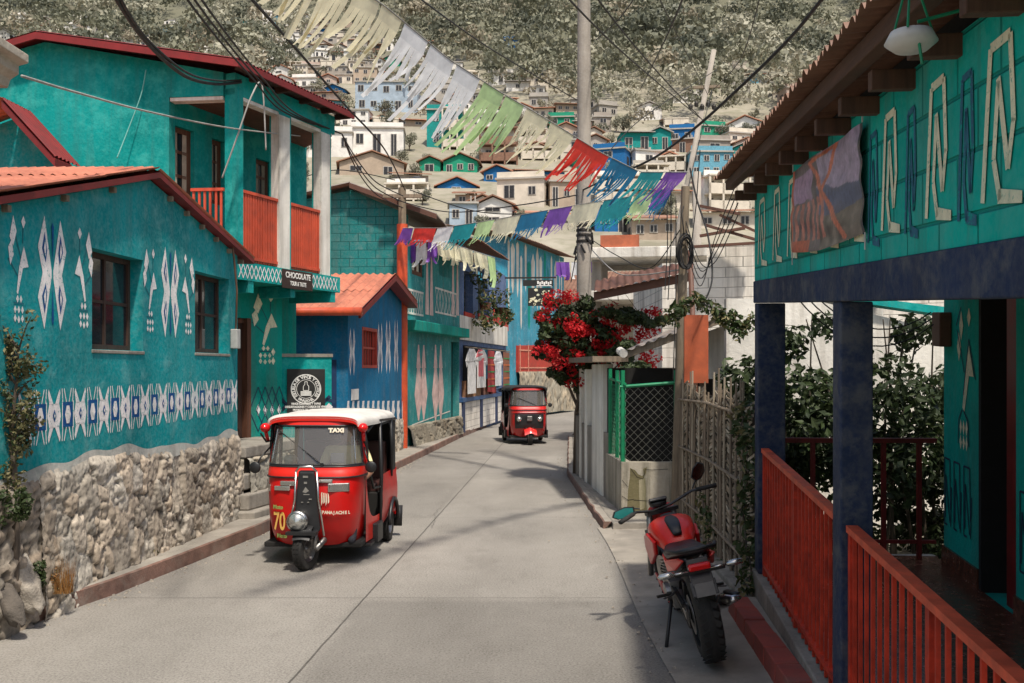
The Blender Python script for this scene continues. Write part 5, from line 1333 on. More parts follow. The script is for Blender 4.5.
    def fig2(x, y, sc, m0, m1):
        a, z = I.px(x, y); s = sc
        for q in ((-.05, .55), (-.10, .38)): diamond(I, mb, a + q[0], z + q[1], .09 * s, .24 * s, m0, .005)
        diamond(I, mb, a + .12, z + .62, .08 * s, .15 * s, m0, .005)
        I.paint(mb, [(a + .05, z + .18), (a + .12, z + .40), (a + .22, z + .16), (a + .12, z + .16), (a + .02, z - .14), (a - .02, z - .10)], m0, .005)
        for k in range(3):
            for j in range(2): diamond(I, mb, a - .03 + k * .065 - .03, z - .26 - j * .12, .05, .12, m0, .005)
        for l in (((-.16, .55), (-.05, .70)), ((-.14, .52), (.02, .18)), ((.0, .0), (.12, .45)), ((.26, .14), (.12, .45)), ((-.1, -.2), (-.12, -.4)), ((.1, -.2), (.12, -.4)), ((-.03, -.12), (-.1, -.2)), ((-.0, -.12), (.1, -.2))):
            I.line(mb, (a + l[0][0], z + l[0][1]), (a + l[1][0], z + l[1][1]), .014, m1, .006)
    fig2(964, 395, 1.0, 1, 2)
    a_ = dr[1] + .35; 
    def zig(a, w, z0, z1):
        for l in (((0, 0), (0, 1)), ((0, 1), (.75, 1)), ((.75, 1), (.85, .25)), ((.2, .75), (.75, .05)), ((.2, .75), (.1, .1)), ((0, 0), (.4, .0)), ((.85, .0), (1, .6))):
            I.line(mb, (a + l[0][0] * w, z0 + l[0][1] * (z1 - z0)), (a + l[1][0] * w, z0 + l[1][1] * (z1 - z0)), .016, 2, .006)
    a = .03
    while a < dr[0] - .12: zig(a, .17, zw + .35, zw + .9); a += .225
    a = dr[1] + .08
    while a < I.L - .3: zig(a, .17, zw + .35, zw + .9); a += .225
    mb.build('inner_wall', [M['teal_in'], M['wyel'], M['wnavy']], t)
    mb = MB(); I.box(mb, 0, dr[0] - .01, zw, zw + .16, .0, .02); I.box(mb, dr[1], I.L, zw, zw + .16, .0, .02); mb.build('skirting', M['tile'], t)
    mb = MB(); a0, a1 = dr; I.box(mb, a1 - .30, a1 - .02, zw, top - .35, -.15, -.05, 0); df = mb.build('door_leaf', M['darkred'], t, bevel=.01)
    mb = MB(); I.box(mb, a0, a0 + .05, zw, top - .35, -.9, .01); mb.build('door_frame', M['dark'], t)
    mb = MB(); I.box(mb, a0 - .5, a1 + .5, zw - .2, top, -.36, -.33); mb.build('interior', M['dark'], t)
    # end wall (far side) of the room and ceiling above the verandah
    mb = MB(); I.box(mb, .0, .2, zw, top, -3.0, -.2); mb.build('end_wall', M['teal_sh'], t)
    mb = MB(); P = [F.p(.0, zb1 + .0, -.2), F.p(L, zb1, -.2), F.p(L, zb1, n_in - .02), F.p(.0, zb1, n_in - .02)]; mb.prism(P, (0, 0, .03)); mb.build('verandah_ceiling', M['dbrown'], t)
    mb = MB(); e = Facade(F.p(.0, 0, n_in)[:2], F.p(0.0, 0, -.2)[:2], 0, -1); e.box(mb, 0, e.L, zb1 + .05, zg, -.1, -.0); mb.build('gable_end', M['green_blk'], t)
    # roof: corrugated sheet, purlin, joists
    ov = .26; ze = 3.60
    mb = MB(); e0 = F.p(-.18, ze, ov); W = -(F.n) ; W = Vector((W.x, W.y, .10)); U = (F.p(L, 0, 0) - F.p(0, 0, 0))
    st = e0; corrugated(mb, st, U, W, U.length + .18, 3.2, pitch=.085, amp=.013)
    mb.build('roof', M['rust'], t, smooth=True)
    # ragged outer tin edge
    mb = MB(); n = 520; V = []; random.seed(9)
    Uu = U.normalized()
    for i in range(n + 1):
        a = (U.length + .18) * i / n; h = .018 * math.sin(a / .085 * 2 * math.pi) + .006 * mnoise.noise(Vector((a * 6, 1, 1)))
        q = e0 + Uu * a; V += [q + Vector((F.n.x, F.n.y, 0)) * (.05 + .015 * mnoise.noise(Vector((a * 9, 0, 0)))) + Vector((0, 0, h - .015)), q - F.n * .4 + Vector((0, 0, h + .02))]
    mb.add(V, [(2 * i, 2 * i + 1, 2 * i + 3, 2 * i + 2) for i in range(n)]); mb.build('roof_edge', M['rust'], t)
    for k in range(4):
        mb = MB(); q = e0 + Uu * (.4 + k * 1.7) ; corrugated(mb, q - F.n * .02 + Vector((0, 0, .03)), Uu, W, .55, .5, pitch=.085, amp=.018); mb.build('loose_sheet', M['ortin'], t, smooth=True)
    mb = MB(); F.box(mb, -.15, L, ze - .115, ze - .035, ov - .11, ov - .04); mb.build('purlin', wood('brown_beam', (.085, .038, .02), axis=(.3, .06, 1)), t, bevel=.006)
    a = .05
    while a < L:
        mb = MB(); F.box(mb, a, a + .06, ze - .225, ze - .145, -.02, ov - .09); mb.build('joist', wood('brown_joist', (.085, .038, .02)), t, bevel=.004); a += .52
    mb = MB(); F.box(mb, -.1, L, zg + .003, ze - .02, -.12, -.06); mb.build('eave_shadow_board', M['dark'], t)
    # electric box and wires
    b = thing('electric_box', I.p(.1, 2.4, .1), 'rusty electric meter box with tangled wires on the green verandah wall', 'electric box')
    r = I.rect(929, 945, 312, 345); mb = MB(); I.box(mb, .0, .2, r[2], r[3], .003, .10); mb.build('case', M['rustbeam'], b, bevel=.008)
    mb = MB(); random.seed(2)
    for k in range(3):
        s = I.p(.05 + .03 * k, r[3] - .05 * k, .12); e = s + Vector((-1.0 - .1 * k, .2, .25 + .07 * k)); mb.tube(catenary(s, e, .25 + .05 * k, 12), .006, 5)
    mb.build('wiring', M['cable'], b)
    # banner
    q = F.rect(797, 869, 150, 240); a0, a1 = q[0], q[1]
    zt = zg - .09; zz0 = zb1 + .14
    bn = thing('printed_banner', F.p(a0, zz0, .03), 'creased printed banner with orange crossing ribbons tied to the green block wall', 'banner')
    ms, tt, bb, N, Lk = nt('banner_print'); at = N.new('ShaderNodeAttribute'); at.attribute_name = 'shade'
    f = noisen(tt, geo_pos(tt), 22, 6, .7); cc = mix(tt, 1.0, at.outputs['Color'], mix(tt, ramp(tt, f, .3, .7), (.55, .55, .55, 1), (1.35, 1.3, 1.3, 1)), 'MULTIPLY')
    Lk.new(cc, bb.inputs['Base Color']); bb.inputs['Roughness'].default_value = .4
    W_ = a1 - a0; H_ = zt - zz0; nu, nv = 110, 80; cols = []
    def sheet(u, v): return F.p(a0 + W_ * u, zz0 + H_ * v - .03 * math.sin(u * 3.14) * (1 - v), .030 + .007 * math.sin(u * 11 + v * 4) + .005 * math.sin(v * 19 + u * 5) + .006 * mnoise.noise(Vector((u * 6, v * 6, 0))))
    def dseg(u, v, s):
        ax, ay, bx_, by = s; q = max(0, min(1, ((u - ax) * (bx_ - ax) + (v - ay) * (by - ay)) / ((bx_ - ax) ** 2 + (by - ay) ** 2))); return math.hypot(u - ax - q * (bx_ - ax), v - ay - q * (by - ay))
    for i in range(nu + 1):
        for j in range(nv + 1):
            u, v = i / nu, j / nv; n1 = mnoise.noise(Vector((u * 5, v * 5, 3))); n2 = mnoise.noise(Vector((u * 14, v * 9, 7)))
            c = np.array((.13, .10, .10)) * (1 + n1)
            if u > .45: c = np.array((.09, .11, .19)) * (1 + .5 * n1) if v < .62 - .3 * (u - .6) + .1 * n1 else np.array((.40, .31, .42)) * (1 + .3 * n2)
            if u > .45 and v < .34 + .1 * n1: c = np.array((.16, .13, .10)) * (1 + n2)
            if u < .36 and v > .58 + .04 * n2 and v < .90: c = np.array((.40, .25, .38)) * (1 + .2 * n2)
            if u < .55 and .12 < v < .56 and math.sin(u * 75 + 2 * n1) > -.1: c = np.array((.50, .17, .12)) * (1 + .5 * n2)
            if u < .03 or (v < .13 and u < .3): c = np.array((.55, .10, .04))
            for sg in ((.34, .95, .80, .04), (.68, .98, .48, .48), (.34, .95, .68, .98)):
                if dseg(u, v, sg) < .022: c = np.array((.62, .16, .08)) * (1 + .3 * n2)
            if u > .975: c = np.array((.03, .03, .04))
            cols.append((*np.clip(c, .01, .8), 1))
    mb = MB(); mb.grid(sheet, nu, nv); ob = mb.build('sheet', ms, bn, smooth=True); shade_attr(ob, cols)
    mb = MB()
    for u, v in ((.0, 1), (1, 1), (0, 0), (1, 0), (.5, 1)): q = sheet(u, v); mb.tube([q, q + Vector((0, 0, .09 if v else -.08))], .004, 5)
    mb.pieces('tie', M['canvas'], bn)
    # hanging bowl lamp under the eave and a small insulator
    for x, y, Y, r_, lab in ((911, 38, 3.12, .062, 'white enamel bowl lamp hanging by green cords under the eave'),):
        c = P3(x, y, Y); lt = thing('hanging_lamp', c, lab, 'lamp')
        mb = MB(); mb.lathe([(0, -.045), (.05, -.04), (.08, -.015), (r_, .02), (r_ - .006, .02), (.07, -.008), (0, -.03)], c, n=24); mb.build('bowl', M['canvas'], lt, smooth=True)
        mb = MB()
        for a in (0, 2.1, 4.2): mb.tube([c + Vector((math.cos(a) * .07, math.sin(a) * .07, .015)), c + Vector((0, 0, .22))], .004, 5)
        mb.tube([c + Vector((.0, -.05, .0)), c + Vector((.01, -.06, -.10))], .005, 5); mb.tube([c + Vector((.02, 0, .05)), c + Vector((.25, -.05, .10)), c + Vector((.33, -.1, .02))], .006, 5)
        mb.build('cord', M['green_p'], lt)
    c = P3(773, 160, 7.8); mb = MB(); mb.lathe([(0, -.09), (.02, -.08), (.018, -.03), (.05, .0), (.055, .03), (.02, .04), (0, .04)], c, n=14); tag(mb.build('small_lamp', M['canvas'], None, smooth=True), 'small white socket lamp under the far end of the eave', 'lamp')
    return F
FV = verandah()
def hedge():
    t = thing('leafy_shrub', (3.0, 10.3, 0), 'dense dark green shrub behind the verandah railing', 'shrub')
    random.seed(14)
    C = [(Vector((random.uniform(2.45, 5.0), random.uniform(9.5, 11.2), random.uniform(.0, 1.95))), (.32, .3, .30)) for k in range(70)] + [(Vector((random.uniform(2.5, 4.3), 10.2, random.uniform(2.2, 2.62))), (.15, .2, .16)) for k in range(7)]
    mb = MB(); leaf_cloud(mb, C, 17000, .052, [0, 0, 0, 1]); mb.build('foliage', [M['leafd'], M['leaf']], t)
    mb = MB()
    for k in range(16):
        x = random.uniform(2.5, 4.6); mb.tube([(x, 10.3, 0), (x + random.uniform(-.2, .2), 10.3, 1.2), (x + random.uniform(-.4, .4), 10.2, 2.5)], [.02, .014, .006], 6)
    mb.build('stem', M['bark'], t)
    t = thing('boundary_wall', (4, 12, 0), 'tall white wall with a teal capping behind the dark shrub', 'wall')
    F = Facade((2.65, 12.3), (8, 11.9), 0, 1); mb = MB(); z = F.px(850, 312)[1]
    F.wall(mb, [(0, 0), (F.L, 0), (F.L, 2.2), (2.6, 2.45), (1.0, 2.85), (0, 2.86)], th=.2); mb.build('wall', M['white'], t)
    mb = MB(); p0 = F.p(1.35, 2.83, .1); p1 = F.p(4.5, 2.35, .1); mb.prism([p0, p1, p1 + Vector((0, 0, .14)), p0 + Vector((0, 0, .07))], (0, .3, 0)); mb.build('capping', M['teal_up'], t)
hedge()
# ------------------------------------------------------------------ people (one continuous skinned body)
def skinned(name, joints, edges, mats, zone, parent, sub=2):
    me = bpy.data.meshes.new(name); me.from_pydata([j[0] for j in joints], edges, [])
    ob = bpy.data.objects.new(name, me); COL.objects.link(ob)
    sk = ob.modifiers.new('s', 'SKIN'); sb = ob.modifiers.new('u', 'SUBSURF'); sb.levels = sub; sb.render_levels = sub
    for i, j in enumerate(joints):
        v = me.skin_vertices[0].data[i]; v.radius = (j[1], j[2] if len(j) > 2 else j[1]); v.use_root = (i == 0)
    dg = bpy.context.evaluated_depsgraph_get(); m2 = bpy.data.meshes.new_from_object(ob.evaluated_get(dg))
    bpy.data.objects.remove(ob); o = bpy.data.objects.new(name, m2); COL.objects.link(o)
    m2.materials.clear()
    for m_ in mats: m2.materials.append(m_)
    for p in m2.polygons: p.material_index = zone(p.center); p.use_smooth = True
    if parent: o.parent = parent
    return o
def driver(loc, label, shirt, parent_rot=0):
    t = thing('person', loc, label, 'person')
    # seated, facing -y, hands forward on the handlebar. pelvis origin
    J = [((0, .0, .10), .14, .12), ((0, .02, .30), .13, .10), ((0, .0, .50), .17, .11), ((0, -.01, .60), .06), ((0, -.03, .66), .05),
         ((0, -.05, .74), .085, .095), ((0, -.05, .84), .08, .09),
         ((-.19, .0, .54), .065), ((-.26, -.06, .33), .045), ((-.20, -.28, .30), .035), ((-.17, -.36, .31), .028),
         ((.19, .0, .54), .065), ((.27, -.05, .33), .045), ((.23, -.27, .28), .035), ((.20, -.36, .30), .028),
         ((-.10, -.10, .06), .085), ((-.14, -.42, .08), .065), ((-.14, -.46, -.30), .045), ((-.14, -.56, -.34), .035),
         ((.10, -.10, .06), .085), ((.14, -.42, .08), .065), ((.14, -.46, -.30), .045), ((.14, -.56, -.34), .035)]
    Ed = [(0, 1), (1, 2), (2, 3), (3, 4), (4, 5), (5, 6), (2, 7), (7, 8), (8, 9), (9, 10), (2, 11), (11, 12), (12, 13), (13, 14), (0, 15), (15, 16), (16, 17), (17, 18), (0, 19), (19, 20), (20, 21), (21, 22)]
    def zone(c):
        if c.z > .60: return 1
        if c.z < .13 and (c.y < .2): return 2
        if c.y < -.10 and c.z > .2: return 1
        return 0
    skinned('body', J, Ed, [shirt, M['skin'], M['jeans']], zone, t)
    mb = MB(); mb.grid(lambda u, v: Vector((.092 * math.sin(v * 2.0) * math.cos(u * 6.283), -.045 + .10 * math.sin(v * 2.0) * math.sin(u * 6.283) + .02, .80 + .10 * math.cos(v * 2.0) + (.04 * max(0, -math.sin(u * 6.283))) * v)), 20, 8); mb.build('hair', M['hair'], t, smooth=True)
    mb = MB()
    for s in (-1, 1):
        mb.lathe([(0, -.012), (.012, 0), (0, .012)], (s * .032, -.138, .80), axis='y', n=8); mb.lathe([(0, -.02), (.02, 0), (0, .02)], (s * .088, -.04, .785), axis='x', n=8)
    mb.build('eyes_and_ears', M['skin'], t)
    mb = MB(); mb.hexa([(-.014, -.135, .755), (.014, -.135, .755), (.010, -.12, .755), (-.010, -.12, .755)], [(-.006, -.13, .80), (.006, -.13, .80), (.006, -.12, .80), (-.006, -.12, .80)]); mb.build('nose', M['skin'], t, bevel=.003)
    for s in (-1, 1):       # fingers curled over the grip
        mb = MB(); hx = -.17 if s < 0 else .20; hz = .31 if s < 0 else .30
        for k in range(4):
            x = hx + (k - 1.5) * .019; L_ = (.030, .034, .032, .026)[k]
            mb.tube([(x, -.36, hz + .015), (x, -.36 - L_, hz + .022), (x, -.37 - L_, hz - .012), (x, -.36, hz - .022)], [.009, .009, .008, .007], 7)
        mb.tube([(hx - s * .03, -.34, hz), (hx - s * .045, -.365, hz - .006), (hx - s * .04, -.38, hz - .015)], [.010, .009, .008], 7)
        mb.build('hand', M['skin'], t, smooth=True)
    return t

# ------------------------------------------------------------------ auto-rickshaws (local space: nose towards -y)
def se(a, e): return math.copysign(abs(a) ** e, a)
def wheel(parent, c, r, w, name='wheel', steer=0):
    wt = MB(); c = Vector(c)
    prof = [(r * .60, -w * .42), (r * .80, -w * .5), (r * .95, -w * .46), (r, -w * .22), (r, w * .22), (r * .95, w * .46), (r * .80, w * .5), (r * .60, w * .42), (r * .6, -w * .42)]
    Rm = Matrix.Rotation(steer, 3, 'Z')
    wt.lathe(prof, (0, 0, 0), 'x', 40)
    for k in range(30):      # tread blocks
        a = 2 * math.pi * k / 30
        for q in (-1, 1): wt.box((q * w * .16, math.cos(a) * (r + .001), math.sin(a) * (r + .001)), (w * .22, r * .13, .008), rot=Matrix.Rotation(a + math.pi / 2, 3, 'X'))
    wt.v = [tuple(Rm @ Vector(v) + c) for v in wt.v]
    tyre = wt.build(name, M['rubber'], parent, smooth=True, auto=True)
    rm = MB(); rm.lathe([(0, -w * .30), (r * .16, -w * .32), (r * .2, -w * .12), (r * .48, -w * .10), (r * .60, -w * .40), (r * .62, -w * .40), (r * .62, w * .4), (r * .60, w * .4), (r * .48, w * .10), (r * .2, w * .12), (r * .16, w * .32), (0, w * .3)], (0, 0, 0), 'x', 30)
    for k in range(5):
        a = 2 * math.pi * k / 5
        for q in (-1, 1): rm.lathe([(0, -.006), (.012, -.004), (.012, .004), (0, .006)], (q * w * .13, math.cos(a) * r * .34, math.sin(a) * r * .34), 'x', 8)
    rm.v = [tuple(Rm @ Vector(v) + c) for v in rm.v]
    rm.build('rim', M['alu'], tyre, smooth=True, auto=True)
def rickshaw(loc, label, rz, variant=0):
    t = thing('auto_rickshaw', (0, 0, 0), label, 'auto rickshaw')
    red, red2 = (M['tred'], M['tred2']) if variant == 0 else (simple('deep_red_car_paint', (.44, .006, .006), .34, var=.1, scale=3, coat=.6, bmp=.02), simple('glossy_red_car_paint', (.58, .016, .012), .34, var=.1, coat=.6, bmp=.02))
    e = .50
    def plan(th, w, y0, d): return (w * se(math.sin(th), e), y0 + d * (1 - abs(math.cos(th)) ** (e * 1.25)))
    WZ = [(.17, .415, .20), (.22, .44, .12), (.34, .46, .05), (.50, .475, .0), (.75, .485, .0), (.93, .49, .04), (.985, .488, .07)]
    def cowl(u, v, zlo=.17, zhi=.985, o=0):
        z = zlo + (zhi - zlo) * v; w = np.interp(z, [q[0] for q in WZ], [q[1] for q in WZ]) + o; y0 = np.interp(z, [q[0] for q in WZ], [q[2] for q in WZ]) - o
        x, y = plan((u - .5) * math.pi, w, y0 + .04, .46); return Vector((x, y, z))
    mb = MB(); mb.grid(lambda u, v: cowl(u, v, .17, .90), 48, 18); mb.build('front_cowl', red, t, smooth=True)
    mb = MB(); mb.grid(lambda u, v: cowl(u, v, .905, 1.0, .010), 48, 5); mb.build('cowl_band', red2, t, smooth=True)
    mb = MB(); mb.tube([cowl(u, .0, .898, .90, .012) for u in np.linspace(0, 1, 40)], .009, 6); mb.tube([cowl(u, .0, 1.0, 1.01, .004) for u in np.linspace(0, 1, 40)], .011, 6); mb.tube([cowl(u, 0, .17, .2, .0) for u in np.linspace(0, 1, 40)], .010, 6); mb.pieces('rubber_trim', M['black'], t, smooth=True)
    # windscreen frame
    def scr(u, v):
        z = 1.0 + .45 * v; w = .488 - .055 * v; y0 = .12 + .14 * v; x, y = plan((u - .5) * math.pi, w, y0, .42 - .10 * v); return Vector((x, y, z))
    U0, U1 = .075, .925
    mb = MB(); mb.grid(lambda u, v: scr(U0 + (U1 - U0) * u, .04 + .87 * v), 40, 10); mb.build('windscreen', M['wsh'], t, smooth=True)
    mb = MB()
    for uu in (.03, .97): mb.tube([scr(uu, v) for v in np.linspace(0, 1, 10)], .034, 8)
    mb.pieces('windscreen_pillar', red, t, smooth=True)
    mb = MB(); mb.grid(lambda u, v: scr(.02 + .96 * u, .90 + .16 * v) + Vector((0, -.008, 0)), 40, 4); mb.build('header_panel', red2, t, smooth=True)
    mb = MB(); mb.tube([scr(u, .90) + Vector((0, -.012, 0)) for u in np.linspace(.05, .95, 40)], .012, 6); mb.tube([scr(u, .035) + Vector((0, -.006, 0)) for u in np.linspace(.05, .95, 40)], .012, 6)
    for uu in (.07, .93): mb.tube([scr(uu, v) for v in np.linspace(.03, .9, 10)], .012, 6)
    mb.build('windscreen_seal', M['black'], t, smooth=True)
    mb = MB()
    for uu in (.22, .80): mb.tube([scr(uu, v) + Vector((0, -.006, 0)) for v in np.linspace(.05, .9, 8)], .007, 6)
    mb.pieces('windscreen_bar', M['chrome'], t, smooth=True)
    if variant == 0:
        mb = MB(); a, b = scr(.52, .05), scr(.26, .80); mb.bar(a + Vector((0, -.02, 0)), b + Vector((0, -.03, 0)), .012, .008); mb.lathe([(0, -.03), (.018, -.03), (.018, 0), (0, 0)], a, 'y', 10); mb.build('wiper', M['black'], t)
    # canopy
    Cm = M['canvas'] if variant == 0 else M['bcanvas']
    def can(u, v):
        th = (u - .5) * math.pi; x = .56 * se(math.sin(th), .62); zc = .085 * max(0, math.cos(th)) ** .75
        y = .24 + 1.72 * v; en = min(1, v / .09); ef = 1 - .10 * (1 - en) ** 2; eb = 1 - .12 * max(0, (v - .86) / .14) ** 2
        xx = x * (.90 + .10 * min(1, v / .3)) * ef
        return Vector((xx, y, 1.44 + zc * eb * (.72 + .28 * math.sqrt(en)) + .008 * math.sin(v * 14) * math.cos(th) - .05 * (1 - math.cos(th)) ** 4 * .5 - .05 * max(0, (v - .9) / .1)))
    mb = MB(); mb.grid(can, 32, 30); mb.grid(lambda u, v: can(u, v) - Vector((0, 0, .015)), 32, 30); 
    if variant == 0: mb.grid(lambda u, v: can(u, .004) + Vector((0, -.004, -.05 * v)), 32, 2, 1)
    mb.build('canopy', [Cm, M['tred2']], t, smooth=True)
    # side rail, frame posts, black canvas sides
    mb = MB()
    for s in (-1, 1):
        mb.tube([(s * .47, .42, 1.41), (s * .545, .9, 1.43), (s * .555, 1.9, 1.40)], .018, 8)
        mb.tube([(s * .50, .50, 1.0), (s * .50, .46, 1.2), (s * .47, .42, 1.41)], .020, 8)
        mb.tube([(s * .545, .98, .22), (s * .56, 1.0, .8), (s * .545, .98, 1.42)], .020, 8)
        mb.tube([(s * .555, 1.62, .75), (s * .56, 1.66, 1.1), (s * .55, 1.62, 1.42)], .022, 8)
        mb.tube([(s * .50, .55, 1.0), (s * .53, .70, .72), (s * .545, .98, .70)], .014, 8)
        mb.tube([(s * .505, .48, 1.33), (s * .53, .66, 1.40), (s * .545, .80, 1.425)], .014, 8)
    mb.pieces('frame_post', M['black'], t, smooth=True)
    mb = MB()
    for s in (-1, 1):
        mb.poly([(s * .552, 1.60, .80), (s * .552, 1.95, .80), (s * .55, 1.93, 1.40), (s * .55, 1.58, 1.42), (s * .552, 1.70, 1.15)])
        mb.poly([(s * .548, 1.0, 1.42), (s * .548, 1.62, 1.42), (s * .548, 1.62, 1.30), (s * .548, 1.5, 1.37), (s * .548, 1.1, 1.37), (s * .548, 1.0, 1.30)])
    mb.poly([(-.55, 1.955, .80), (.55, 1.955, .80), (.55, 1.94, 1.41), (.30, 1.93, 1.52), (-.30, 1.93, 1.52), (-.55, 1.94, 1.41)])
    mb.pieces('canvas_side', M['bcanvas'], t)
    # rear body tub
    mb = MB()
    for s in (-1, 1):
        mb.grid(lambda u, v: Vector((s * (.545 + .03 * math.sin(v * 3.0)), 1.0 + .96 * u, .26 + .56 * v + .06 * (1 - abs(u - .62) / .62) * (v < .05))), 20, 10)
        mb.grid(lambda u, v: Vector((s * (.505 + .04 * u), .42 + .58 * u, .19 + (.22 + .55 * (1 - u) ** 6) * v)), 14, 6, 1)
    mb.grid(lambda u, v: Vector((-.56 + 1.12 * u, 1.96, .26 + .56 * v)), 12, 4)
    mb.build('rear_body', [red, red2], t, smooth=True, auto=True)
    mb = MB()
    for s in (-1, 1):
        P = []
        for k in range(15):
            a = math.pi * k / 14; P.append(Vector((s * .585, 1.65 + .27 * math.cos(a), .22 + .27 * math.sin(a))))
        mb.tube(P, .022, 8); mb.bar((s * .56, 1.95, .12), (s * .56, 2.0, .36), .14, .01)
    mb.pieces('mudguard', M['black'], t, smooth=True)
    mb = MB(); mb.box((0, 1.05, .20), (1.0, 1.7, .05)); mb.box((0, 1.35, .42), (1.02, .5, .40)); mb.build('floor_pan', M['dark'], t, bevel=.01)
    mb = MB(); mb.box((0, 1.42, .66), (.96, .48, .12)); mb.box((0, 1.74, .92), (.96, .12, .46)); mb.build('rear_seat', M['seat'], t, bevel=.03)
    mb = MB(); mb.box((0, .86, .58), (.42, .34, .10)); mb.box((0, .88, .38), (.3, .26, .30)); mb.box((0, 1.06, .78), (.42, .08, .30)); mb.build('driver_seat', M['seat'], t, bevel=.02)
    mb = MB(); mb.box((0, .42, .96), (.80, .14, .06)); mb.tube([(-.27, .42, .92), (0, .34, .98), (.27, .42, .92)], .014, 8); mb.tube([(0, .36, .3), (0, .36, 1.0)], .03, 8); mb.build('dashboard', M['black'], t, bevel=.01)
    # sill step and fuel box seen under the door
    mb = MB()
    for s in (-1, 1): mb.box((s * .52, .84, .24), (.12, .30, .20)); mb.box((s * .50, .62, .16), (.10, .36, .03))
    mb.pieces('footstep', M['black'], t, bevel=.008)
    # wheels
    wheel(t, (.0, -.06, .205), .205, .105, steer=R(-14) if variant == 0 else 0)
    for s in (-1, 1): wheel(t, (s * .50, 1.65, .205), .205, .11)
    if variant == 0:
        # black steering column with chrome strips, headlamp, front mudguard, fork
        mb = MB(); mb.prism([(-.075, -.01, .98), (.085, -.01, .98), (.15, -.03, .40), (.07, -.05, .30), (-.09, -.05, .30), (-.13, -.03, .40)], (0, -.055, 0)); mb.build('steering_column', M['black'], t, bevel=.02)
        mb = MB(); 
        for P in ([(-.10, -.06, .97), (-.105, -.075, .7), (-.14, -.09, .52)], [(.11, -.06, .97), (.13, -.075, .7), (.19, -.09, .34)], [(-.10, -.06, .97), (-.06, -.07, 1.02), (.06, -.07, 1.02), (.11, -.06, .97)]): mb.tube(P, .011, 8)
        mb.pieces('chrome_strip', M['chrome'], t, smooth=True)
        mb = MB(); mb.lathe([(0, -.095), (.06, -.085), (.088, -.05), (.09, -.03)], (-.06, -.13, .49), 'y', 28); hl = mb.build('headlight', M['lamp'], t, smooth=True)
        mb = MB(); mb.lathe([(.088, -.055), (.104, -.05), (.104, .0), (.07, .07), (0, .08)], (-.06, -.13, .49), 'y', 28); mb.build('headlight_rim', M['chrome'], hl, smooth=True)
        mb = MB(); mb.grid(lambda u, v: Vector((-.085 + .17 * v, -.06 - .235 * math.cos(.55 + 1.9 * u), .19 + .245 * math.sin(.55 + 1.9 * u) + .012 * math.sin(v * 3.14))), 16, 6); mb.box((.0, -.21, .385), (.30, .10, .03)); mb.build('front_mudguard', M['black'], t, smooth=True, auto=True)
        mb = MB(); mb.tube([(.09, .02, .42), (.085, -.06, .20)], .022, 8); mb.tube([(-.09, .02, .42), (-.085, -.06, .20)], .018, 8); mb.tube([(.10, -.06, .205), (.14, .12, .26), (.12, .2, .34)], .03, 8); mb.pieces('fork', M['alu'], t, smooth=True)
        # badge marks and number
        mb = MB()
        for z, w in ((.92, .05), (.86, .03)): mb.box((.0, -.072, z), (w, .008, .02))
        mb.add([(-.03, -.073, .77), (.0, -.073, .82), (.035, -.073, .78), (.0, -.073, .76)], [(0, 1, 2, 3)]); mb.box((.01, -.072, .745), (.06, .006, .008))
        mb.box((-.03, -.085, .67), (.02, .006, .008)); mb.box((.03, -.085, .67), (.02, .006, .008)); mb.box((.05, -.08, .70), (.03, .006, .012)); mb.build('badge', M['chrome'], t)
        # indicators and slot lamps
        def onf(x, z, o=.015):     # y of the cowl surface at (x,z)
            w = np.interp(z, [q[0] for q in WZ], [q[1] for q in WZ]); y0 = np.interp(z, [q[0] for q in WZ], [q[2] for q in WZ]) + .04
            th = math.asin(min(1, (abs(x) / w) ** (1 / e))); return y0 + .46 * (1 - math.cos(th) ** (e * 1.25)) - o
        for x, z, w, h, m_ in ((-.21, .84, .16, .045, 'lamp'), (.17, .865, .14, .035, 'lamp'), (-.27, .79, .17, .045, 'lamp'), (-.44, .78, .07, .075, 'lamp'), (.30, .80, .20, .085, 'chrome')):
            mb = MB(); y = onf(x, z); y2 = onf(x + w / 2, z) ; y1 = onf(x - w / 2, z)
            mb.hexa([(x - w / 2, y1 - .02, z - h / 2), (x + w / 2, y2 - .02, z - h / 2), (x + w / 2, y2 + .03, z - h / 2), (x - w / 2, y1 + .03, z - h / 2)], [(x - w / 2, y1 - .02, z + h / 2), (x + w / 2, y2 - .02, z + h / 2), (x + w / 2, y2 + .03, z + h / 2), (x - w / 2, y1 + .03, z + h / 2)])
            l = mb.build('indicator_light', M[m_], t, bevel=.008)
            if m_ == 'chrome':
                k = MB(); k.hexa([(x - w * .4, y1 - .024, z - h * .3), (x + w * .4, y2 - .024, z - h * .3), (x + w * .4, y2, z - h * .3), (x - w * .4, y1, z - h * .3)], [(x - w * .4, y1 - .024, z + h * .3), (x + w * .4, y2 - .024, z + h * .3), (x + w * .4, y2, z + h * .3), (x - w * .4, y1, z + h * .3)]); k.build('lens', M['lamp'], l)
        def ftxt(s, x, z, size, mat, sx=1.0, nm='lettering', bold=0):
            dx = .05; v = Vector((2 * dx, onf(x + dx, z) - onf(x - dx, z), 0)); return text(s, mat, t, frame_mtx((x, onf(x, z, .022), z), v, (0, 0, 1)), size, sx=sx, name=nm, bold=bold)
        ftxt('70', -.30, .45, .25, M['yel'], .58, bold=.004)
        ftxt('Moto', -.31, .60, .055, M['gdec'], 1, bold=.002); ftxt('Moto', -.29, .30, .055, M['gdec'], 1, bold=.002)
        for i, ch in enumerate('PANAJACHEL'): ftxt(ch, .152 + i * .0272, .555 - i * .001, .043, M['wdec'], .95, 'letter', bold=.002)
        mb = MB()
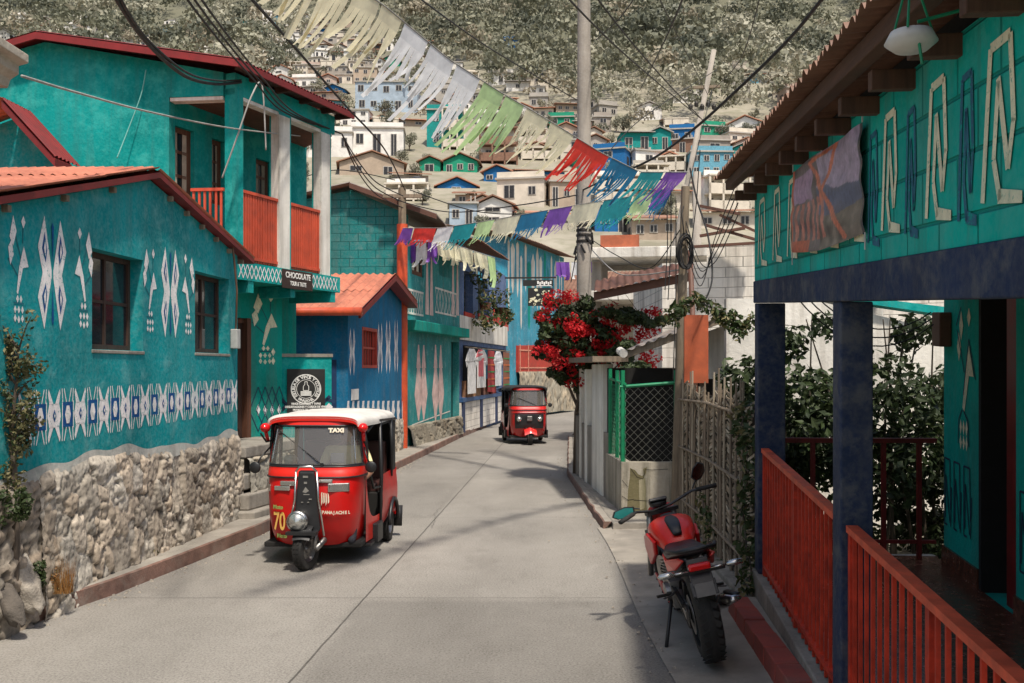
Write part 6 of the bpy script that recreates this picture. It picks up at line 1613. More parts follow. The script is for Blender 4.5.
        for k in range(4):
            x = .135 + k * .022; y = onf(x, .68, .02); mb.prism([(x, y, .62 + .02 * (k % 2)), (x + .014, y, .66), (x + .010, y, .76 - .01 * k), (x - .002, y, .75)], (0, -.002, 0))
        mb.build('flame_mark', M['wdec'], t)
        a = scr(.62, .80); text('TAXI', M['wdec'], t, frame_mtx(a + Vector((-.03, -.022, .0)), (1, .12, 0), (0, .25, 1)), .058, sx=1.2, bold=.004)
        mb = MB(); mb.tube([scr(u, .55) + Vector((0, -.05, 0)) for u in (.0,)] + [(-.50, .28, 1.24), (-.535, .20, 1.33)], .010, 6); mb.build('lamp_stalk', M['black'], t)
        for s in (-1, 1):
            c = Vector((s * .50, .24 + .05 * (s > 0), 1.385)); mb = MB(); mb.lathe([(0, -.06), (.036, -.048), (.048, -.01), (.048, .03), (.025, .06), (0, .065)], c, 'y', 20); mb.tube([c + Vector((0, .02, -.04)), (s * .50, .33, 1.25)], .02, 6); mb.build('marker_light', M['rlamp'], t, smooth=True)
        for s in (-1, 1):
            mb = MB(); c = Vector((-.60, .22, .98)) if s < 0 else Vector((.57, .35, .98)); 
            mb.lathe([(0, -.012), (.048, -.01), (.060, .0), (.052, .02), (.03, .035), (0, .04)], c, 'y', 22); mb.tube([c + Vector((0, .02, .0)), c + Vector((-s * .05, .03, .10)), (s * .49, .40, 1.18)], .009, 6); m_ = mb.build('wing_mirror', M['black'], t, smooth=True)
        # dashboard clutter seen through the glass
        mb = MB(); mb.lathe([(0, -.05), (.06, -.03), (.08, .02), (.05, .06), (0, .07)], (-.25, .30, 1.04), n=12); mb.box((.22, .36, 1.07), (.14, .03, .10)); mb.build('dashboard_ornament', M['canvas'], t, bevel=.01)
    else:
        mb = MB(); mb.grid(lambda u, v: cowl(.30 + .40 * u, v, .42, .80, .014), 16, 6); mb.build('grille', M['black'], t, smooth=True)
        for s in (-1, 1):
            c = Vector((s * .27, .055, .66)); mb = MB(); mb.lathe([(0, -.06), (.05, -.05), (.072, -.01), (.074, .03)], c, 'y', 24); h = mb.build('headlight', M['lamp'], t, smooth=True)
            mb = MB(); mb.lathe([(.07, -.02), (.10, -.012), (.105, .05)], c, 'y', 24); mb.build('headlight_rim', M['black'], h, smooth=True)
        mb = MB(); mb.box((0, .0, .68), (.14, .03, .13)); mb.build('badge', M['alu'], t, bevel=.02)
        mb = MB(); mb.grid(lambda u, v: Vector((-.16 + .32 * v, -.06 - .26 * math.cos(.5 + 1.7 * u), .19 + .27 * math.sin(.5 + 1.7 * u) - .12 * abs(v - .5))), 14, 8); mb.build('front_mudguard', red2, t, smooth=True)
        mb = MB(); mb.tube([(.09, .05, .45), (.085, -.06, .20)], .022, 8); mb.tube([(-.09, .05, .45), (-.085, -.06, .20)], .022, 8); mb.pieces('fork', M['black'], t, smooth=True)
        mb = MB(); mb.tube([cowl(u, 0, .84, .9, .016) for u in np.linspace(.2, .8, 20)], .012, 6); mb.build('chrome_strip', red2, t)
        mb = MB(); a, b = scr(.55, .05), scr(.35, .5); mb.bar(a + Vector((0, -.02, 0)), b + Vector((0, -.03, 0)), .012, .008); mb.build('wiper', M['black'], t)
        for s in (-1, 1):
            mb = MB(); mb.lathe([(0, -.01), (.055, 0), (.04, .02), (0, .03)], (s * .58, .30, 1.02), 'y', 16); mb.tube([(s * .57, .32, 1.02), (s * .49, .42, 1.1)], .009, 6); mb.build('wing_mirror', M['black'], t)
    t.location = loc; t.rotation_euler = (0, 0, rz); ORG[t.name] = Vector(loc)
    return t
rk1 = rickshaw((-2.04, 9.92, 0.003), 'red three-wheeled taxi numbered 70 with a white canopy, coming down the left lane', R(-3), 0)
driver(Vector((-2.04 + .27, 9.92 + .72, .575)), 'person in a pale yellow shirt driving the nearer red taxi', M['cloth_y'])
rk2 = rickshaw((.46, 25.9, 0.003), 'darker red three-wheeled taxi with twin headlights farther up the street', R(6), 1)
driver(Vector((.40, 26.75, .585)), 'person in a dark shirt driving the farther red taxi', simple('dark_shirt', (.03, .03, .035), .9))

# ------------------------------------------------------------------ motorcycle (local: rear wheel at origin, front along +y)
def motorcycle():
    t = thing('motorcycle', (0, 0, 0), 'red and black motorcycle leaning on its side stand at the right edge of the road', 'motorcycle')
    wb = 1.30; r = .30
    def mwheel(y, w, r, z, steer=0):
        mb = MB(); prof = []
        for k in range(13):
            a = -1.9 + 3.8 * k / 12; prof.append((r - w * .55 + w * .55 * math.cos(a), w * .5 * math.sin(a) / math.sin(1.57)))
        prof.append(prof[0]); mb.lathe(prof, (0, 0, 0), 'x', 56)
        for k in range(34):
            a = 2 * math.pi * k / 34
            for q in (-1, 1): mb.box((q * w * .24, math.cos(a) * (r - w * .045), math.sin(a) * (r - w * .045)), (w * .30, .034, .0045), rot=Matrix.Rotation(a + math.pi / 2, 3, 'X') @ Matrix.Rotation(q * .5, 3, 'Z'))
        Rm = Matrix.Rotation(steer, 3, 'Z'); mb.v = [tuple(Rm @ Vector(v) + Vector((0, y, z))) for v in mb.v]
        ty = mb.build('wheel', M['rubber'], t, smooth=True, auto=True)
        mb = MB(); ri = r - w * .95
        mb.lathe([(ri, -w * .36), (ri + .02, -w * .34), (ri + .02, w * .34), (ri, w * .36), (ri - .018, w * .2), (ri - .018, -w * .2), (ri, -w * .36)], (0, 0, 0), 'x', 40)
        for k in range(5):
            a = 2 * math.pi * k / 5
            for da in (-.14, .14): mb.bar((0, math.cos(a) * .03, math.sin(a) * .03), (0, math.cos(a + da) * (ri - .01), math.sin(a + da) * (ri - .01)), .03, .022)
        mb.lathe([(0, -.06), (.035, -.06), (.035, .06), (0, .06)], (0, 0, 0), 'x', 14); mb.v = [tuple(Rm @ Vector(v) + Vector((0, y, z))) for v in mb.v]
        mb.build('rim', M['black'], ty, smooth=True, auto=True)
        mb = MB(); mb.lathe([(.05, -.002), (.12, -.002), (.12, .002), (.05, .002), (.05, -.002)], (-.07, 0, 0), 'x', 28); mb.v = [tuple(Rm @ Vector(v) + Vector((0, y, z))) for v in mb.v]; mb.build('brake_disc', M['alu'], ty)
        return ty
    mwheel(0, .145, r, r); mwheel(wb, .10, r, r, R(14))
    mb = MB()
    for s in (-1, 1): mb.bar((s * .09, 0, r), (s * .07, .52, .40), .035, .06)
    mb.bar((-.09, .1, r + .05), (.09, .1, r + .05), .03); mb.build('swingarm', M['alu'], t, bevel=.006)
    mb = MB(); mb.box((0, .60, .38), (.24, .34, .28)); mb.box((0, .66, .56), (.20, .22, .18), rot=Matrix.Rotation(R(-12), 3, 'X'))
    for k in range(6): mb.box((0, .67, .50 + k * .028), (.25, .25, .008), rot=Matrix.Rotation(R(-12), 3, 'X'))
    mb.lathe([(0, -.16), (.09, -.15), (.10, -.1), (.10, .1), (.09, .15), (0, .16)], (0, .55, .36), 'x', 22); mb.build('engine', M['alu'], t, bevel=.008)
    mb = MB()
    mb.tube([(0, 1.02, .90), (0, .80, .76), (0, .50, .66), (0, .36, .52), (0, .44, .34)], .028, 8); mb.tube([(.07, .45, .66), (.08, .1, .80), (.06, -.2, .84)], .014, 8); mb.tube([(-.07, .45, .66), (-.08, .1, .80), (-.06, -.2, .84)], .014, 8)
    mb.tube([(.0, 1.0, .86), (0, .86, .45), (0, .7, .25)], .022, 8); mb.build('frame', M['black'], t, smooth=True)
    # tank: lofted along y
    def loft(secs, nu=22, m=0, mb=None, cap=True):
        mb = mb or MB(); V = []; n = nu
        for (y, z, w, h, k) in secs:
            for i in range(n):
                a = 2 * math.pi * i / n; V.append(Vector((w * se(math.cos(a), k), y, z + h * se(math.sin(a), k))))
        F = [(i * n + j, i * n + (j + 1) % n, (i + 1) * n + (j + 1) % n, (i + 1) * n + j) for i in range(len(secs) - 1) for j in range(n)]
        F += [tuple(range(n)), tuple(range((len(secs) - 1) * n, len(secs) * n))]; mb.add(V, F, m); return mb
    loft([(.44, .76, .07, .05, .8), (.50, .80, .10, .085, .75), (.62, .84, .135, .11, .72), (.78, .86, .155, .12, .72), (.92, .84, .15, .10, .75), (1.0, .80, .10, .06, .8)]).build('fuel_tank', M['tred2'], t, smooth=True)
    mb = MB(); 
    for s in (-1, 1):      # tank shrouds sweeping forward and down
        mb.prism([(s * .13, .60, .82), (s * .15, .80, .86), (s * .15, .98, .80), (s * .155, 1.0, .70), (s * .15, .90, .56), (s * .14, .80, .62), (s * .13, .66, .70)], (s * .03, 0, 0))
        mb.prism([(s * .13, .74, .36), (s * .14, .98, .42), (s * .12, .90, .26), (s * .11, .60, .22)], (s * .02, 0, 0))
    mb.pieces('tank_shroud', M['tred'], t, bevel=.012)
    loft([(.47, .885, .03, .02, 1), (.60, .945, .045, .018, .8), (.85, .965, .05, .02, .8), (.97, .91, .03, .02, 1)]).build('tank_cover', M['black'], t, smooth=True)
    loft([(.46, .795, .10, .03, .7), (.34, .78, .13, .035, .6), (.12, .80, .135, .035, .6), (.04, .83, .12, .04, .7), (-.10, .87, .10, .035, .7), (-.20, .89, .07, .025, .8)]).build('seat', M['black'], t, smooth=True)
    mb = MB()
    for s in (-1, 1):
        mb.prism([(s * .115, .42, .76), (s * .135, .10, .79), (s * .10, -.22, .87), (s * .07, -.28, .86), (s * .10, -.05, .74), (s * .12, .20, .67)], (s * .022, 0, 0))
    mb.pieces('tail_cowl', M['tred2'], t, bevel=.01)
    mb = MB(); mb.tube([(-.12, .02, .86), (-.145, -.08, .90), (-.11, -.26, .925), (0, -.31, .935), (.11, -.26, .925), (.145, -.08, .90), (.12, .02, .86)], .014, 8); mb.build('grab_rail', M['black'], t, smooth=True)
    mb = MB(); mb.box((0, -.28, .80), (.13, .05, .05)); mb.build('tail_light', M['rlamp'], t, bevel=.012)
    mb = MB(); mb.bar((0, -.20, .84), (0, -.30, .66), .13, .02); mb.bar((0, -.28, .70), (0, -.33, .60), .15, .014); mb.box((0, -.25, .76), (.30, .03, .03)); mb.build('number_plate_holder', M['black'], t, bevel=.004)
    mb = MB(); mb.hexa([(-.055, -.345, .60), (.055, -.345, .60), (.055, -.335, .60), (-.055, -.335, .60)], [(-.055, -.318, .69), (.055, -.318, .69), (.055, -.308, .69), (-.055, -.308, .69)]); mb.build('number_plate', simple('dirty_plate', (.12, .11, .10), .5), t)
    for s in (-1, 1):
        mb = MB(); mb.bar((s * .06, -.26, .77), (s * .16, -.27, .775), .014); mb.lathe([(0, -.05), (.02, -.035), (.024, .01), (.018, .05), (0, .055)], (s * .20, -.27, .777), 'x', 14); mb.build('indicator_light', M['lamp'] if s < 0 else M['chrome'], t, smooth=True)
    # rear hugger, front mudguard
    mb = MB()
    mb.grid(lambda u, v: Vector((-.085 + .17 * v, -.0 + .335 * math.cos(.5 + 1.35 * u), r + .335 * math.sin(.5 + 1.35 * u) + .015 * math.sin(3.14 * v))), 14, 8)
    mb.grid(lambda u, v: Vector((-.065 + .13 * v, wb + .325 * math.cos(.35 + 2.3 * u), r + .325 * math.sin(.35 + 2.3 * u) + .012 * math.sin(3.14 * v))), 16, 6); mb.pieces('mudguard', M['black'], t, smooth=True)
    # front end, steered slightly left
    S = Matrix.Rotation(R(16), 3, 'Z'); piv = Vector((0, 1.02, 0))
    def st(p): p = Vector(p); return S @ (p - piv) + piv + Vector((0, 0, .14 * p.x * (p.z > .99)))
    mb = MB()
    for s in (-1, 1): mb.tube([st((s * .09, wb, r)), st((s * .095, 1.06, .98))], .022, 10)
    mb.pieces('fork', M['alu'], t, smooth=True)
    mb = MB(); 
    for z in (.80, .97): a, b = st((-.12, 1.06 + (.97 - z) * .4, z)), st((.12, 1.06 + (.97 - z) * .4, z)); mb.bar(a, b, .06, .03)
    mb.tube([st((-.37, .90, 1.05)), st((-.22, .98, 1.06)), st((-.08, 1.05, 1.0)), st((.08, 1.05, 1.0)), st((.22, .98, 1.06)), st((.37, .90, 1.05))], .012, 8)
    hb = mb.build('handlebar', M['black'], t, smooth=True, auto=True)
    for s in (-1, 1):
        mb = MB(); mb.tube([st((s * .25, .965, 1.058)), st((s * .38, .895, 1.05))], .019, 10); mb.build('grip', M['rubber'], hb, smooth=True)
        mb = MB(); mb.bar(st((s * .22, 1.0, 1.055)), st((s * .36, .98, 1.03)), .008, .012); mb.build('lever', M['iron'], hb)
    # mirrors: the right one stands up, the left one splays out low
    for s, c, stalk in ((1, st((.31, 1.0, 1.19)), [st((.24, 1.0, 1.07)), st((.27, 1.02, 1.10)), st((.30, 1.01, 1.15))]), (-1, st((-.30, 1.02, 1.08)), [st((-.18, 1.0, 1.07)), st((-.22, 1.03, 1.09)), st((-.27, 1.03, 1.08))])):
        mb = MB(); mb.tube(stalk, .007, 6)
        ang = R(62) if s > 0 else R(5)
        P = [(-.085, -.01), (-.06, .035), (.02, .05), (.085, .03), (.08, -.015), (.02, -.045), (-.05, -.04)]
        ca, sa = math.cos(ang), math.sin(ang); Q = [c + Vector((x * ca - z * sa, 0, x * sa + z * ca)) for x, z in P]
        mb.prism(Q, (0, .022, 0)); m_ = mb.build('wing_mirror', M['black'], t, bevel=.006)
        mb = MB(); Q2 = [c + (q - c) * .86 + Vector((0, -.003, 0)) for q in Q]; mb.poly(Q2); mb.build('mirror_glass', M['mirror'] if s > 0 else M['teal_refl'], m_)  # left glass has its teal reflection painted on as a flat colour
    mb = MB(); a = st((0, 1.10, 1.03)); mb.lathe([(0, -.02), (.06, -.02), (.065, .02), (0, .03)], a, 'z', 18); mb.box(a + Vector((.0, -.01, .03)), (.13, .09, .03), rot=Matrix.Rotation(R(-30), 3, 'X')); mb.build('instrument_pod', M['black'], t, bevel=.008)
    loft([(1.10, .90, .09, .09, .8), (1.18, .92, .105, .10, .8), (1.26, .90, .085, .08, .8), (1.31, .88, .04, .04, 1)]).build('headlight_cowl', M['tred'], t, smooth=True)
    # exhaust on the right, stand on the left, pegs, chain guard, sprocket
    mb = MB(); mb.tube([(.10, .72, .50), (.13, .80, .30), (.13, .60, .20), (.14, .35, .24)], .022, 8); mb.tube([(.14, .36, .24), (.16, .20, .29), (.185, -.12, .42)], [.035, .048, .044], 14); mb.build('exhaust', M['chrome'], t, smooth=True)
    mb = MB(); mb.tube([(.19, .16, .36), (.205, -.08, .46)], .028, 8); mb.build('heat_shield', M['black'], t, smooth=True)
    mb = MB(); mb.tube([(-.12, .50, .30), (-.19, .44, .12), (-.25, .40, -.045)], .012, 8); mb.tube([(-.25, .40, -.045), (-.33, .36, -.06), (-.36, .30, -.06), (-.28, .30, -.05)], .010, 6); mb.build('side_stand', M['black'], t, smooth=True)
    mb = MB(); mb.bar((-.11, .44, .34), (-.22, .42, .345), .022); mb.bar((.11, .44, .34), (.22, .42, .345), .022); mb.tube([(-.10, .28, .48), (-.15, .20, .44), (-.20, .18, .43)], .012, 6); mb.tube([(.10, .28, .48), (.15, .20, .44), (.20, .18, .43)], .012, 6); mb.pieces('footpeg', M['iron'], t)
    mb = MB(); mb.prism([(-.105, .02, r + .10), (-.105, .45, .46), (-.105, .50, .40), (-.105, .02, r + .05)], (-.012, 0, 0)); mb.tube([(-.095, .0, r + .07), (-.095, .5, .43)], .009, 5); mb.tube([(-.095, .0, r - .07), (-.095, .5, .33)], .009, 5); mb.lathe([(.03, -.004), (.08, -.004), (.08, .004), (.03, .004), (.03, -.004)], (-.095, 0, r), 'x', 24); mb.build('chain_guard', M['iron'], t)
    mb = MB(); mb.tube([(.0, .30, .62), (.02, .22, .46)], .030, 10)
    for k in range(7): mb.lathe([(.034, -.006), (.045, 0), (.034, .006)], (.002 + .003 * k, .29 - .011 * k, .60 - .022 * k), n=14)
    mb.build('shock_absorber', M['tred'], t, smooth=True)
    for ch in t.children:          # low-slung bodywork: everything but the wheels
        if not ch.name.startswith('wheel'):
            for o in [ch] + list(ch.children):
                for v in o.data.vertices:
                    k = 1 if v.co.z < .34 else .80 + .20 * max(0, (.5 - v.co.z) / .16) if v.co.z < .5 else .80
                    v.co.z *= k
    s = 1.10; t.scale = (s, s, s); t.rotation_euler = (0, R(-12), R(-1)); t.location = (1.34, 6.62, .052)
    return t
motorcycle()

# ------------------------------------------------------------------ bougainvillea and left shrub
def bougainvillea():
    t = thing('bougainvillea', (1.3, 18, 0), 'bougainvillea covered in bright red flowers spilling over the wall by the concrete pole', 'shrub')
    random.seed(31)
    ctr = []
    for x, y, Y, rx, rz in ((556, 325, 17.6, 20, 16), (572, 312, 17.8, 20, 16), (560, 348, 17.6, 22, 18), (583, 340, 17.6, 24, 20), (575, 366, 17.7, 20, 18), (600, 325, 17.4, 24, 14), (620, 318, 17.2, 24, 11), (640, 316, 17.0, 22, 9), (656, 320, 17.0, 14, 8), (610, 345, 17.3, 26, 16), (598, 362, 17.3, 20, 14), (562, 380, 17.8, 14, 12), (625, 350, 16.6, 18, 12), (634, 366, 16.4, 16, 12), (646, 372, 16.2, 12, 10), (545, 352, 17.6, 12, 12), (552, 300, 17.8, 9, 8), (578, 388, 17.8, 9, 9), (548, 330, 17.5, 12, 10)):
        s = Y / FPX
        for k in range(5): ctr.append((P3(x + random.uniform(-rx, rx) * .7, y + random.uniform(-rz, rz) * .7, Y + random.uniform(-.35, .5)), (rx * s * .45, .28, rz * s * .45)))
    mb = MB(); leaf_cloud(mb, ctr, 13000, .050, [0, 0, 1]); mb.build('foliage', [M['leafd'], M['leaf']], t)
    fl = []
    for x, y, n in ((548, 312, 3), (556, 322, 3), (566, 300, 3), (577, 322, 4), (590, 338, 5), (580, 350, 5), (572, 334, 4), (600, 352, 4), (606, 342, 3), (560, 352, 2), (550, 352, 3), (566, 365, 2), (590, 366, 3), (612, 358, 3), (604, 318, 2), (652, 316, 3), (632, 345, 2), (640, 374, 4), (628, 372, 3), (648, 332, 1), (578, 378, 1), (556, 296, 2), (545, 345, 2), (596, 330, 3), (620, 330, 2), (568, 318, 2), (625, 322, 3), (642, 322, 3), (660, 326, 2), (612, 312, 2), (648, 360, 2), (636, 350, 2)):
        for k in range(n + 2):
            Y = 17.15 + random.uniform(-.15, .25); fl.append((P3(x + random.uniform(-10, 10), y + random.uniform(-8, 8), Y), (.10, .08, .085)))
    mb = MB(); leaf_cloud(mb, fl, 5200, .032); mb.build('blossom', M['flower'], t)
    mb = MB()
    for k in range(7):
        a = Vector((1.15 + random.uniform(-.08, .08), 17.95, 0)); b = random.choice(ctr)[0]; mb.tube([a, a + Vector((.02, 0, 1.2)), a.lerp(b, .5) + Vector((0, 0, .7)), b], [.045, .035, .02, .008], 7)
    for k in range(14):
        b = P3(random.uniform(545, 660), random.uniform(300, 330), 17.3); mb.tube([b, b + Vector((random.uniform(-.3, .3), -.1, random.uniform(.15, .35)))], [.006, .003], 4)
    mb.build('trunk', M['bark'], t, smooth=True)
bougainvillea()
def left_shrub():
    random.seed(17)
    t = thing('roadside_bush', (-3.65, 7.5, 0), 'thin olive-leaved bush with a twisted trunk at the left edge against the stone wall', 'bush')
    tr = MB(); base = P3(13, 610, 7.55); pts = [Vector((base.x, 7.55, .0)), P3(16, 540, 7.5), P3(15, 480, 7.5), P3(11, 430, 7.5), P3(17, 380, 7.5), P3(19, 345, 7.5)]
    tr.tube(pts, [.035, .03, .024, .018, .010, .004], 7); C = []
    for k in range(60):
        i = random.uniform(1.2, 4.9); a = pts[int(i)].lerp(pts[int(i) + 1], i % 1) if i < 5 else pts[5]
        e = a + Vector((random.uniform(-.30, .20), random.uniform(-.16, .1), random.uniform(.05, .32))); tr.tube([a, a.lerp(e, .5) + Vector((0, 0, .03)), e], [.008, .005, .003], 4)
        for q in (.45, .75, 1.0): C.append((a.lerp(e, q), (.05, .05, .06)))
    tr.build('trunk', M['bark'], t)
    mb = MB(); leaf_cloud(mb, C, 4200, .020, [0, 1, 1, 2]); mb.build('foliage', [M['leaf'], M['leafy'], leafm('leaf_olive', (.10, .10, .04), (.20, .18, .08))], t)
    for x, y, Y, w, n, m_, lab in ((12, 508, 7.35, .12, 500, [0, 0, 0], 'dark green leafy plant low against the left stone wall'), (55, 578, 8.0, .10, 420, [1, 1, 2], 'tuft of dry orange grass at the foot of the left stone wall'), (32, 575, 7.7, .07, 260, [0], 'narrow green weed between the leaning stones'), (151, 556, 9.9, .05, 130, [0, 2], 'tiny green weed at the foot of the left stone wall')):
        c = P3(x, y, Y); mb = MB()
        if 1 in m_:
            for k in range(190):
                b = c + Vector((random.uniform(-w, w) * 1.3, random.uniform(-.05, .05), -.12)); e = b + Vector((random.uniform(-.07, .07), random.uniform(-.05, .03), random.uniform(.12, .36))); mb.add([b - Vector((.003, 0, 0)), b + Vector((.003, 0, 0)), e], [(0, 1, 2)], 1)
        leaf_cloud(mb, [(c + Vector((random.uniform(-w, w), -.02, random.uniform(-w, w))), (.05, .05, .06)) for k in range(10)], n, .022 if 1 not in m_ else .010, m_)
        tag(mb.build('weed', [M['leaf'], M['dry'], M['leafy']], None), lab, 'plant')
    # leaning boundary stones at the very left
    for k, (xb, xt, yb, yt, Y, r, lab) in enumerate(((38, 8, 606, 540, 7.6, .085, 'long grey stone slab leaning at the end of the left stone wall'), (20, 2, 618, 585, 7.3, .07, 'small pale stone wedged beside the leaning slab'))):
        a = P3(xb, yb, Y); a.z = max(0, a.z - .05); b = P3(xt, yt, Y + .05); mb = MB(); n = 12
        def f(u, v):
            p = a.lerp(b, v); an = u * 6.283; rr = r * (.75 + .35 * math.sin(v * 3.1)) * (1 + .28 * mnoise.noise(Vector((math.cos(an) * 1.3, math.sin(an) * 1.3, v * 4 + k * 5)))) * (1 if .01 < v < .99 else .4)
            return p + Vector((math.cos(an) * rr, math.sin(an) * rr, .02 * math.sin(an * 3)))
        mb.grid(f, 22, 16); o = mb.build('boulder', simple('grey_stone%d' % k, (.30, .265, .22) if k != 1 else (.10, .085, .07), .9, var=.4, scale=7, dirt=(.08, .065, .05), bmp=.7, bd=.015), None, smooth=True); tag(o, lab, 'stone')
left_shrub()

# ------------------------------------------------------------------ bunting
def bunting(name, P, panels, lab, sway=(0, 0), seed=1, fringe=.55, wid=None, sag=0):
    """P: list of Vector along the cord, panels: [(t0,t1,colour,height)]"""
    random.seed(seed); L_ = [0]
    for i in range(1, len(P)): L_.append(L_[-1] + (P[i] - P[i - 1]).length)
    T = L_[-1]
    def at(t):
        d = t * T
        for i in range(1, len(P)):
            if d <= L_[i] or i == len(P) - 1: return P[i - 1].lerp(P[i], (d - L_[i - 1]) / (L_[i] - L_[i - 1]))
    t_ = thing(name, P[0], lab, 'bunting')
    mb = MB(); mb.tube([at(i / 60) for i in range(61)], .006, 5); mb.build('cord', M['cablel'], t_)
    if panels[-1][1] > 2:      # panel ends given as columns along the cord
        ts = [i / 400 for i in range(401)]; cx_ = [CX + at(q).x / at(q).y * FPX for q in ts]
        panels = [(float(np.interp(a_, cx_, ts)), float(np.interp(b_, cx_, ts)), c_, h_) for a_, b_, c_, h_ in panels]
    for (t0, t1, c, h) in panels:
        mb = MB(); n = max(4, int((t1 - t0) * T / .055)); ph = random.uniform(0, 6)
        def pt(t, z, k=0):
            q = at(t); f = z / h
            return q + Vector((sway[0] * f ** 1.3 * h + .03 * math.sin(t * 60 + ph) * f, .07 * math.sin(t * 38 + ph + f * 2) * f + sway[1] * f * h, -z * (1 - .12 * f * abs(sway[0]))))
        top = h * (1 - fringe)
        for i in range(n):
            a = t0 + (t1 - t0) * i / n; b = t0 + (t1 - t0) * (i + 1) / n
            mb.add([pt(a, 0), pt(b, 0), pt(b, top), pt(a, top)], [(0, 1, 2, 3)])
            segs = 3; ll = h * random.uniform(.62, 1.08) - top; dx = random.uniform(-.11, .08); dy = random.uniform(-.10, .10); g = (b - a) * random.uniform(.02, .36)
            pr = [pt(a, top), pt(b, top)]; V = list(pr); F = []
            for k in range(1, segs + 1):
                f = k / segs; off = Vector((dx * f * f, dy * f * f, 0)); V += [pt(a + g * f, top + ll * f) + off, pt(b - g * f, top + ll * f) + off]; m = len(V) - 4; F.append((m, m + 1, m + 3, m + 2))
            mb.add(V, F)
        mb.build('paper_banner', PAP[c], t_)
    return t_
A_ = [P3(250, -62, 6.2), P3(380, 2, 7.4), P3(450, 60, 8.4), P3(500, 92, 9.2), P3(545, 118, 10.2), P3(600, 152, 11.4), P3(640, 172, 12.2), P3(688, 172, 13.0)]
bunting('bunting', A_, [(292, 322, 'yellow', .42), (325, 352, 'yellow', .44), (355, 380, 'yellow', .44), (382, 402, 'yellow', .44), (405, 428, 'white', .46), (431, 454, 'white', .50), (457, 480, 'white', .52), (484, 504, 'lgreen', .54), (506, 524, 'lgreen', .50), (527, 549, 'yellow', .44), (551, 574, 'yellow', .40), (577, 609, 'red', .44), (612, 638, 'blue', .42), (641, 664, 'teal', .42), (666, 687, 'purple', .42)],
 'upper fringed bunting of large pale yellow, white, green, red and blue plastic sheets', sway=(-.78, .65), seed=4, fringe=.80)
B_ = [P3(403, 228, 22.9), P3(440, 228, 21.5), P3(480, 222, 20), P3(520, 215, 18.6), P3(560, 208, 17.2), P3(600, 201, 15.8), P3(640, 195, 14.5), P3(676, 186, 13)]
bunting('bunting', B_, [(.0, .045, 'purple', .40), (.05, .14, 'red', .42), (.145, .21, 'white', .5), (.215, .30, 'teal', .50), (.305, .37, 'lgreen', .45), (.375, .46, 'cream', .5), (.465, .56, 'blue', .48), (.565, .645, 'purple', .46), (.65, .745, 'cream', .48), (.75, .84, 'teal', .5), (.845, .92, 'lgreen', .42), (.925, .995, 'blue', .42)],
 'middle fringed bunting strung from the orange pole to the wooden pole', sway=(-.45, .35), seed=6, fringe=.4)
C_ = [P3(436, 240, 21.6), P3(465, 248, 21.5), P3(495, 258, 21.4)]
bunting('bunting', C_, [(.0, .3, 'cream', .50), (.31, .62, 'cream', .50), (.63, .86, 'cream', .48), (.87, 1, 'lgreen', .75)], 'short lower bunting of cream and green plastic in front of the teal house', sway=(.1, 0), seed=8, fringe=.4)
D_ = [P3(556, 262, 27), P3(580, 262, 27), P3(600, 258, 27)]
bunting('bunting', D_, [(.0, .3, 'purple', .5), (.35, .7, 'white', .5), (.72, 1, 'purple', .5)], 'small purple and white bunting left of the big concrete pole', seed=9, fringe=.3)
E_ = [P3(405, 243, 24), P3(425, 242, 23.8), P3(438, 241, 23.6)]
bunting('bunting', E_, [(0, .3, 'purple', .5), (.34, .62, 'white', .6), (.68, 1, 'purple', .5)], 'short purple and white bunting beside the top of the orange pole', seed=12, fringe=.3)

# ------------------------------------------------------------------ overhead cables
G_ = 'black service cables slung over the street'
def pw(pts, r, label, mat=None, grp=None):       # smooth cable through the listed points
    P = [Vector(p) for p in pts]; out = []
    for i in range(len(P) - 1):
        p0, p1, p2, p3 = P[max(i - 1, 0)], P[i], P[i + 1], P[min(i + 2, len(P) - 1)]
        for k in range(12):
            u = k / 12; out.append(.5 * ((2 * p1) + (p2 - p0) * u + (2 * p0 - 5 * p1 + 4 * p2 - p3) * u * u + (3 * p1 - p0 - 3 * p2 + p3) * u ** 3))
    out.append(P[-1]); mb = MB(); mb.tube(out, r, 6); return tag(mb.build('overhead_cable', mat or M['cable'], None, smooth=True), label, 'cable', grp)
pw([P3(105, -25, 6.5), P3(122, 8, 7.3), P3(150, 46, 9), P3(185, 76, 11), P3(215, 84, 12.6), P3(241, 82, 13.25)], .020, 'thick black cable drooping from the top left to the green house corner')
pw([P3(110, -25, 6.6), P3(128, 12, 7.4), P3(152, 44, 9), P3(188, 73, 11), P3(217, 80.5, 12.6), P3(241, 80, 13.25)], .012, 'thin black cable twinned with the thick drooping one at the top left')
for k, (x0, x1) in enumerate(((183, 258), (190, 263), (197, 268))):
    pw([P3(x0 - 12, -25, 6.5), P3(x0 + 12, 10, 8), P3((x0 + x1) / 2 + 5, 48, 10.2), P3(x1 - 4, 80, 12.4), P3(x1 + 26, 112, 14), P3(342, 134, 15.9)], .011, 'black cable running down to the green balcony house eave', grp='bundle of black cables above the green balcony house')
pw([P3(236, -18, 7), P3(290, 42, 9.5), P3(345, 105, 13), P3(385, 150, 17), P3(405, 190, 22.5)], .014, 'long black cable falling from the top left to the orange pole')
for k in range(3): pw([P3(342, 134, 15.9), P3(356, 158 + 5 * k, 18), P3(376, 182 + 6 * k, 20.5), P3(403, 196 + 6 * k, 23)], .012, 'black cable between the balcony house and the orange pole', grp='cables between the balcony house and the orange pole')
pw([P3(22, 76, 6.6), P3(75, 92, 8), P3(150, 112, 10), P3(230, 128, 12.6), P3(300, 136, 15)], .010, 'slim pale cable crossing in front of the green gable', M['cablel'])
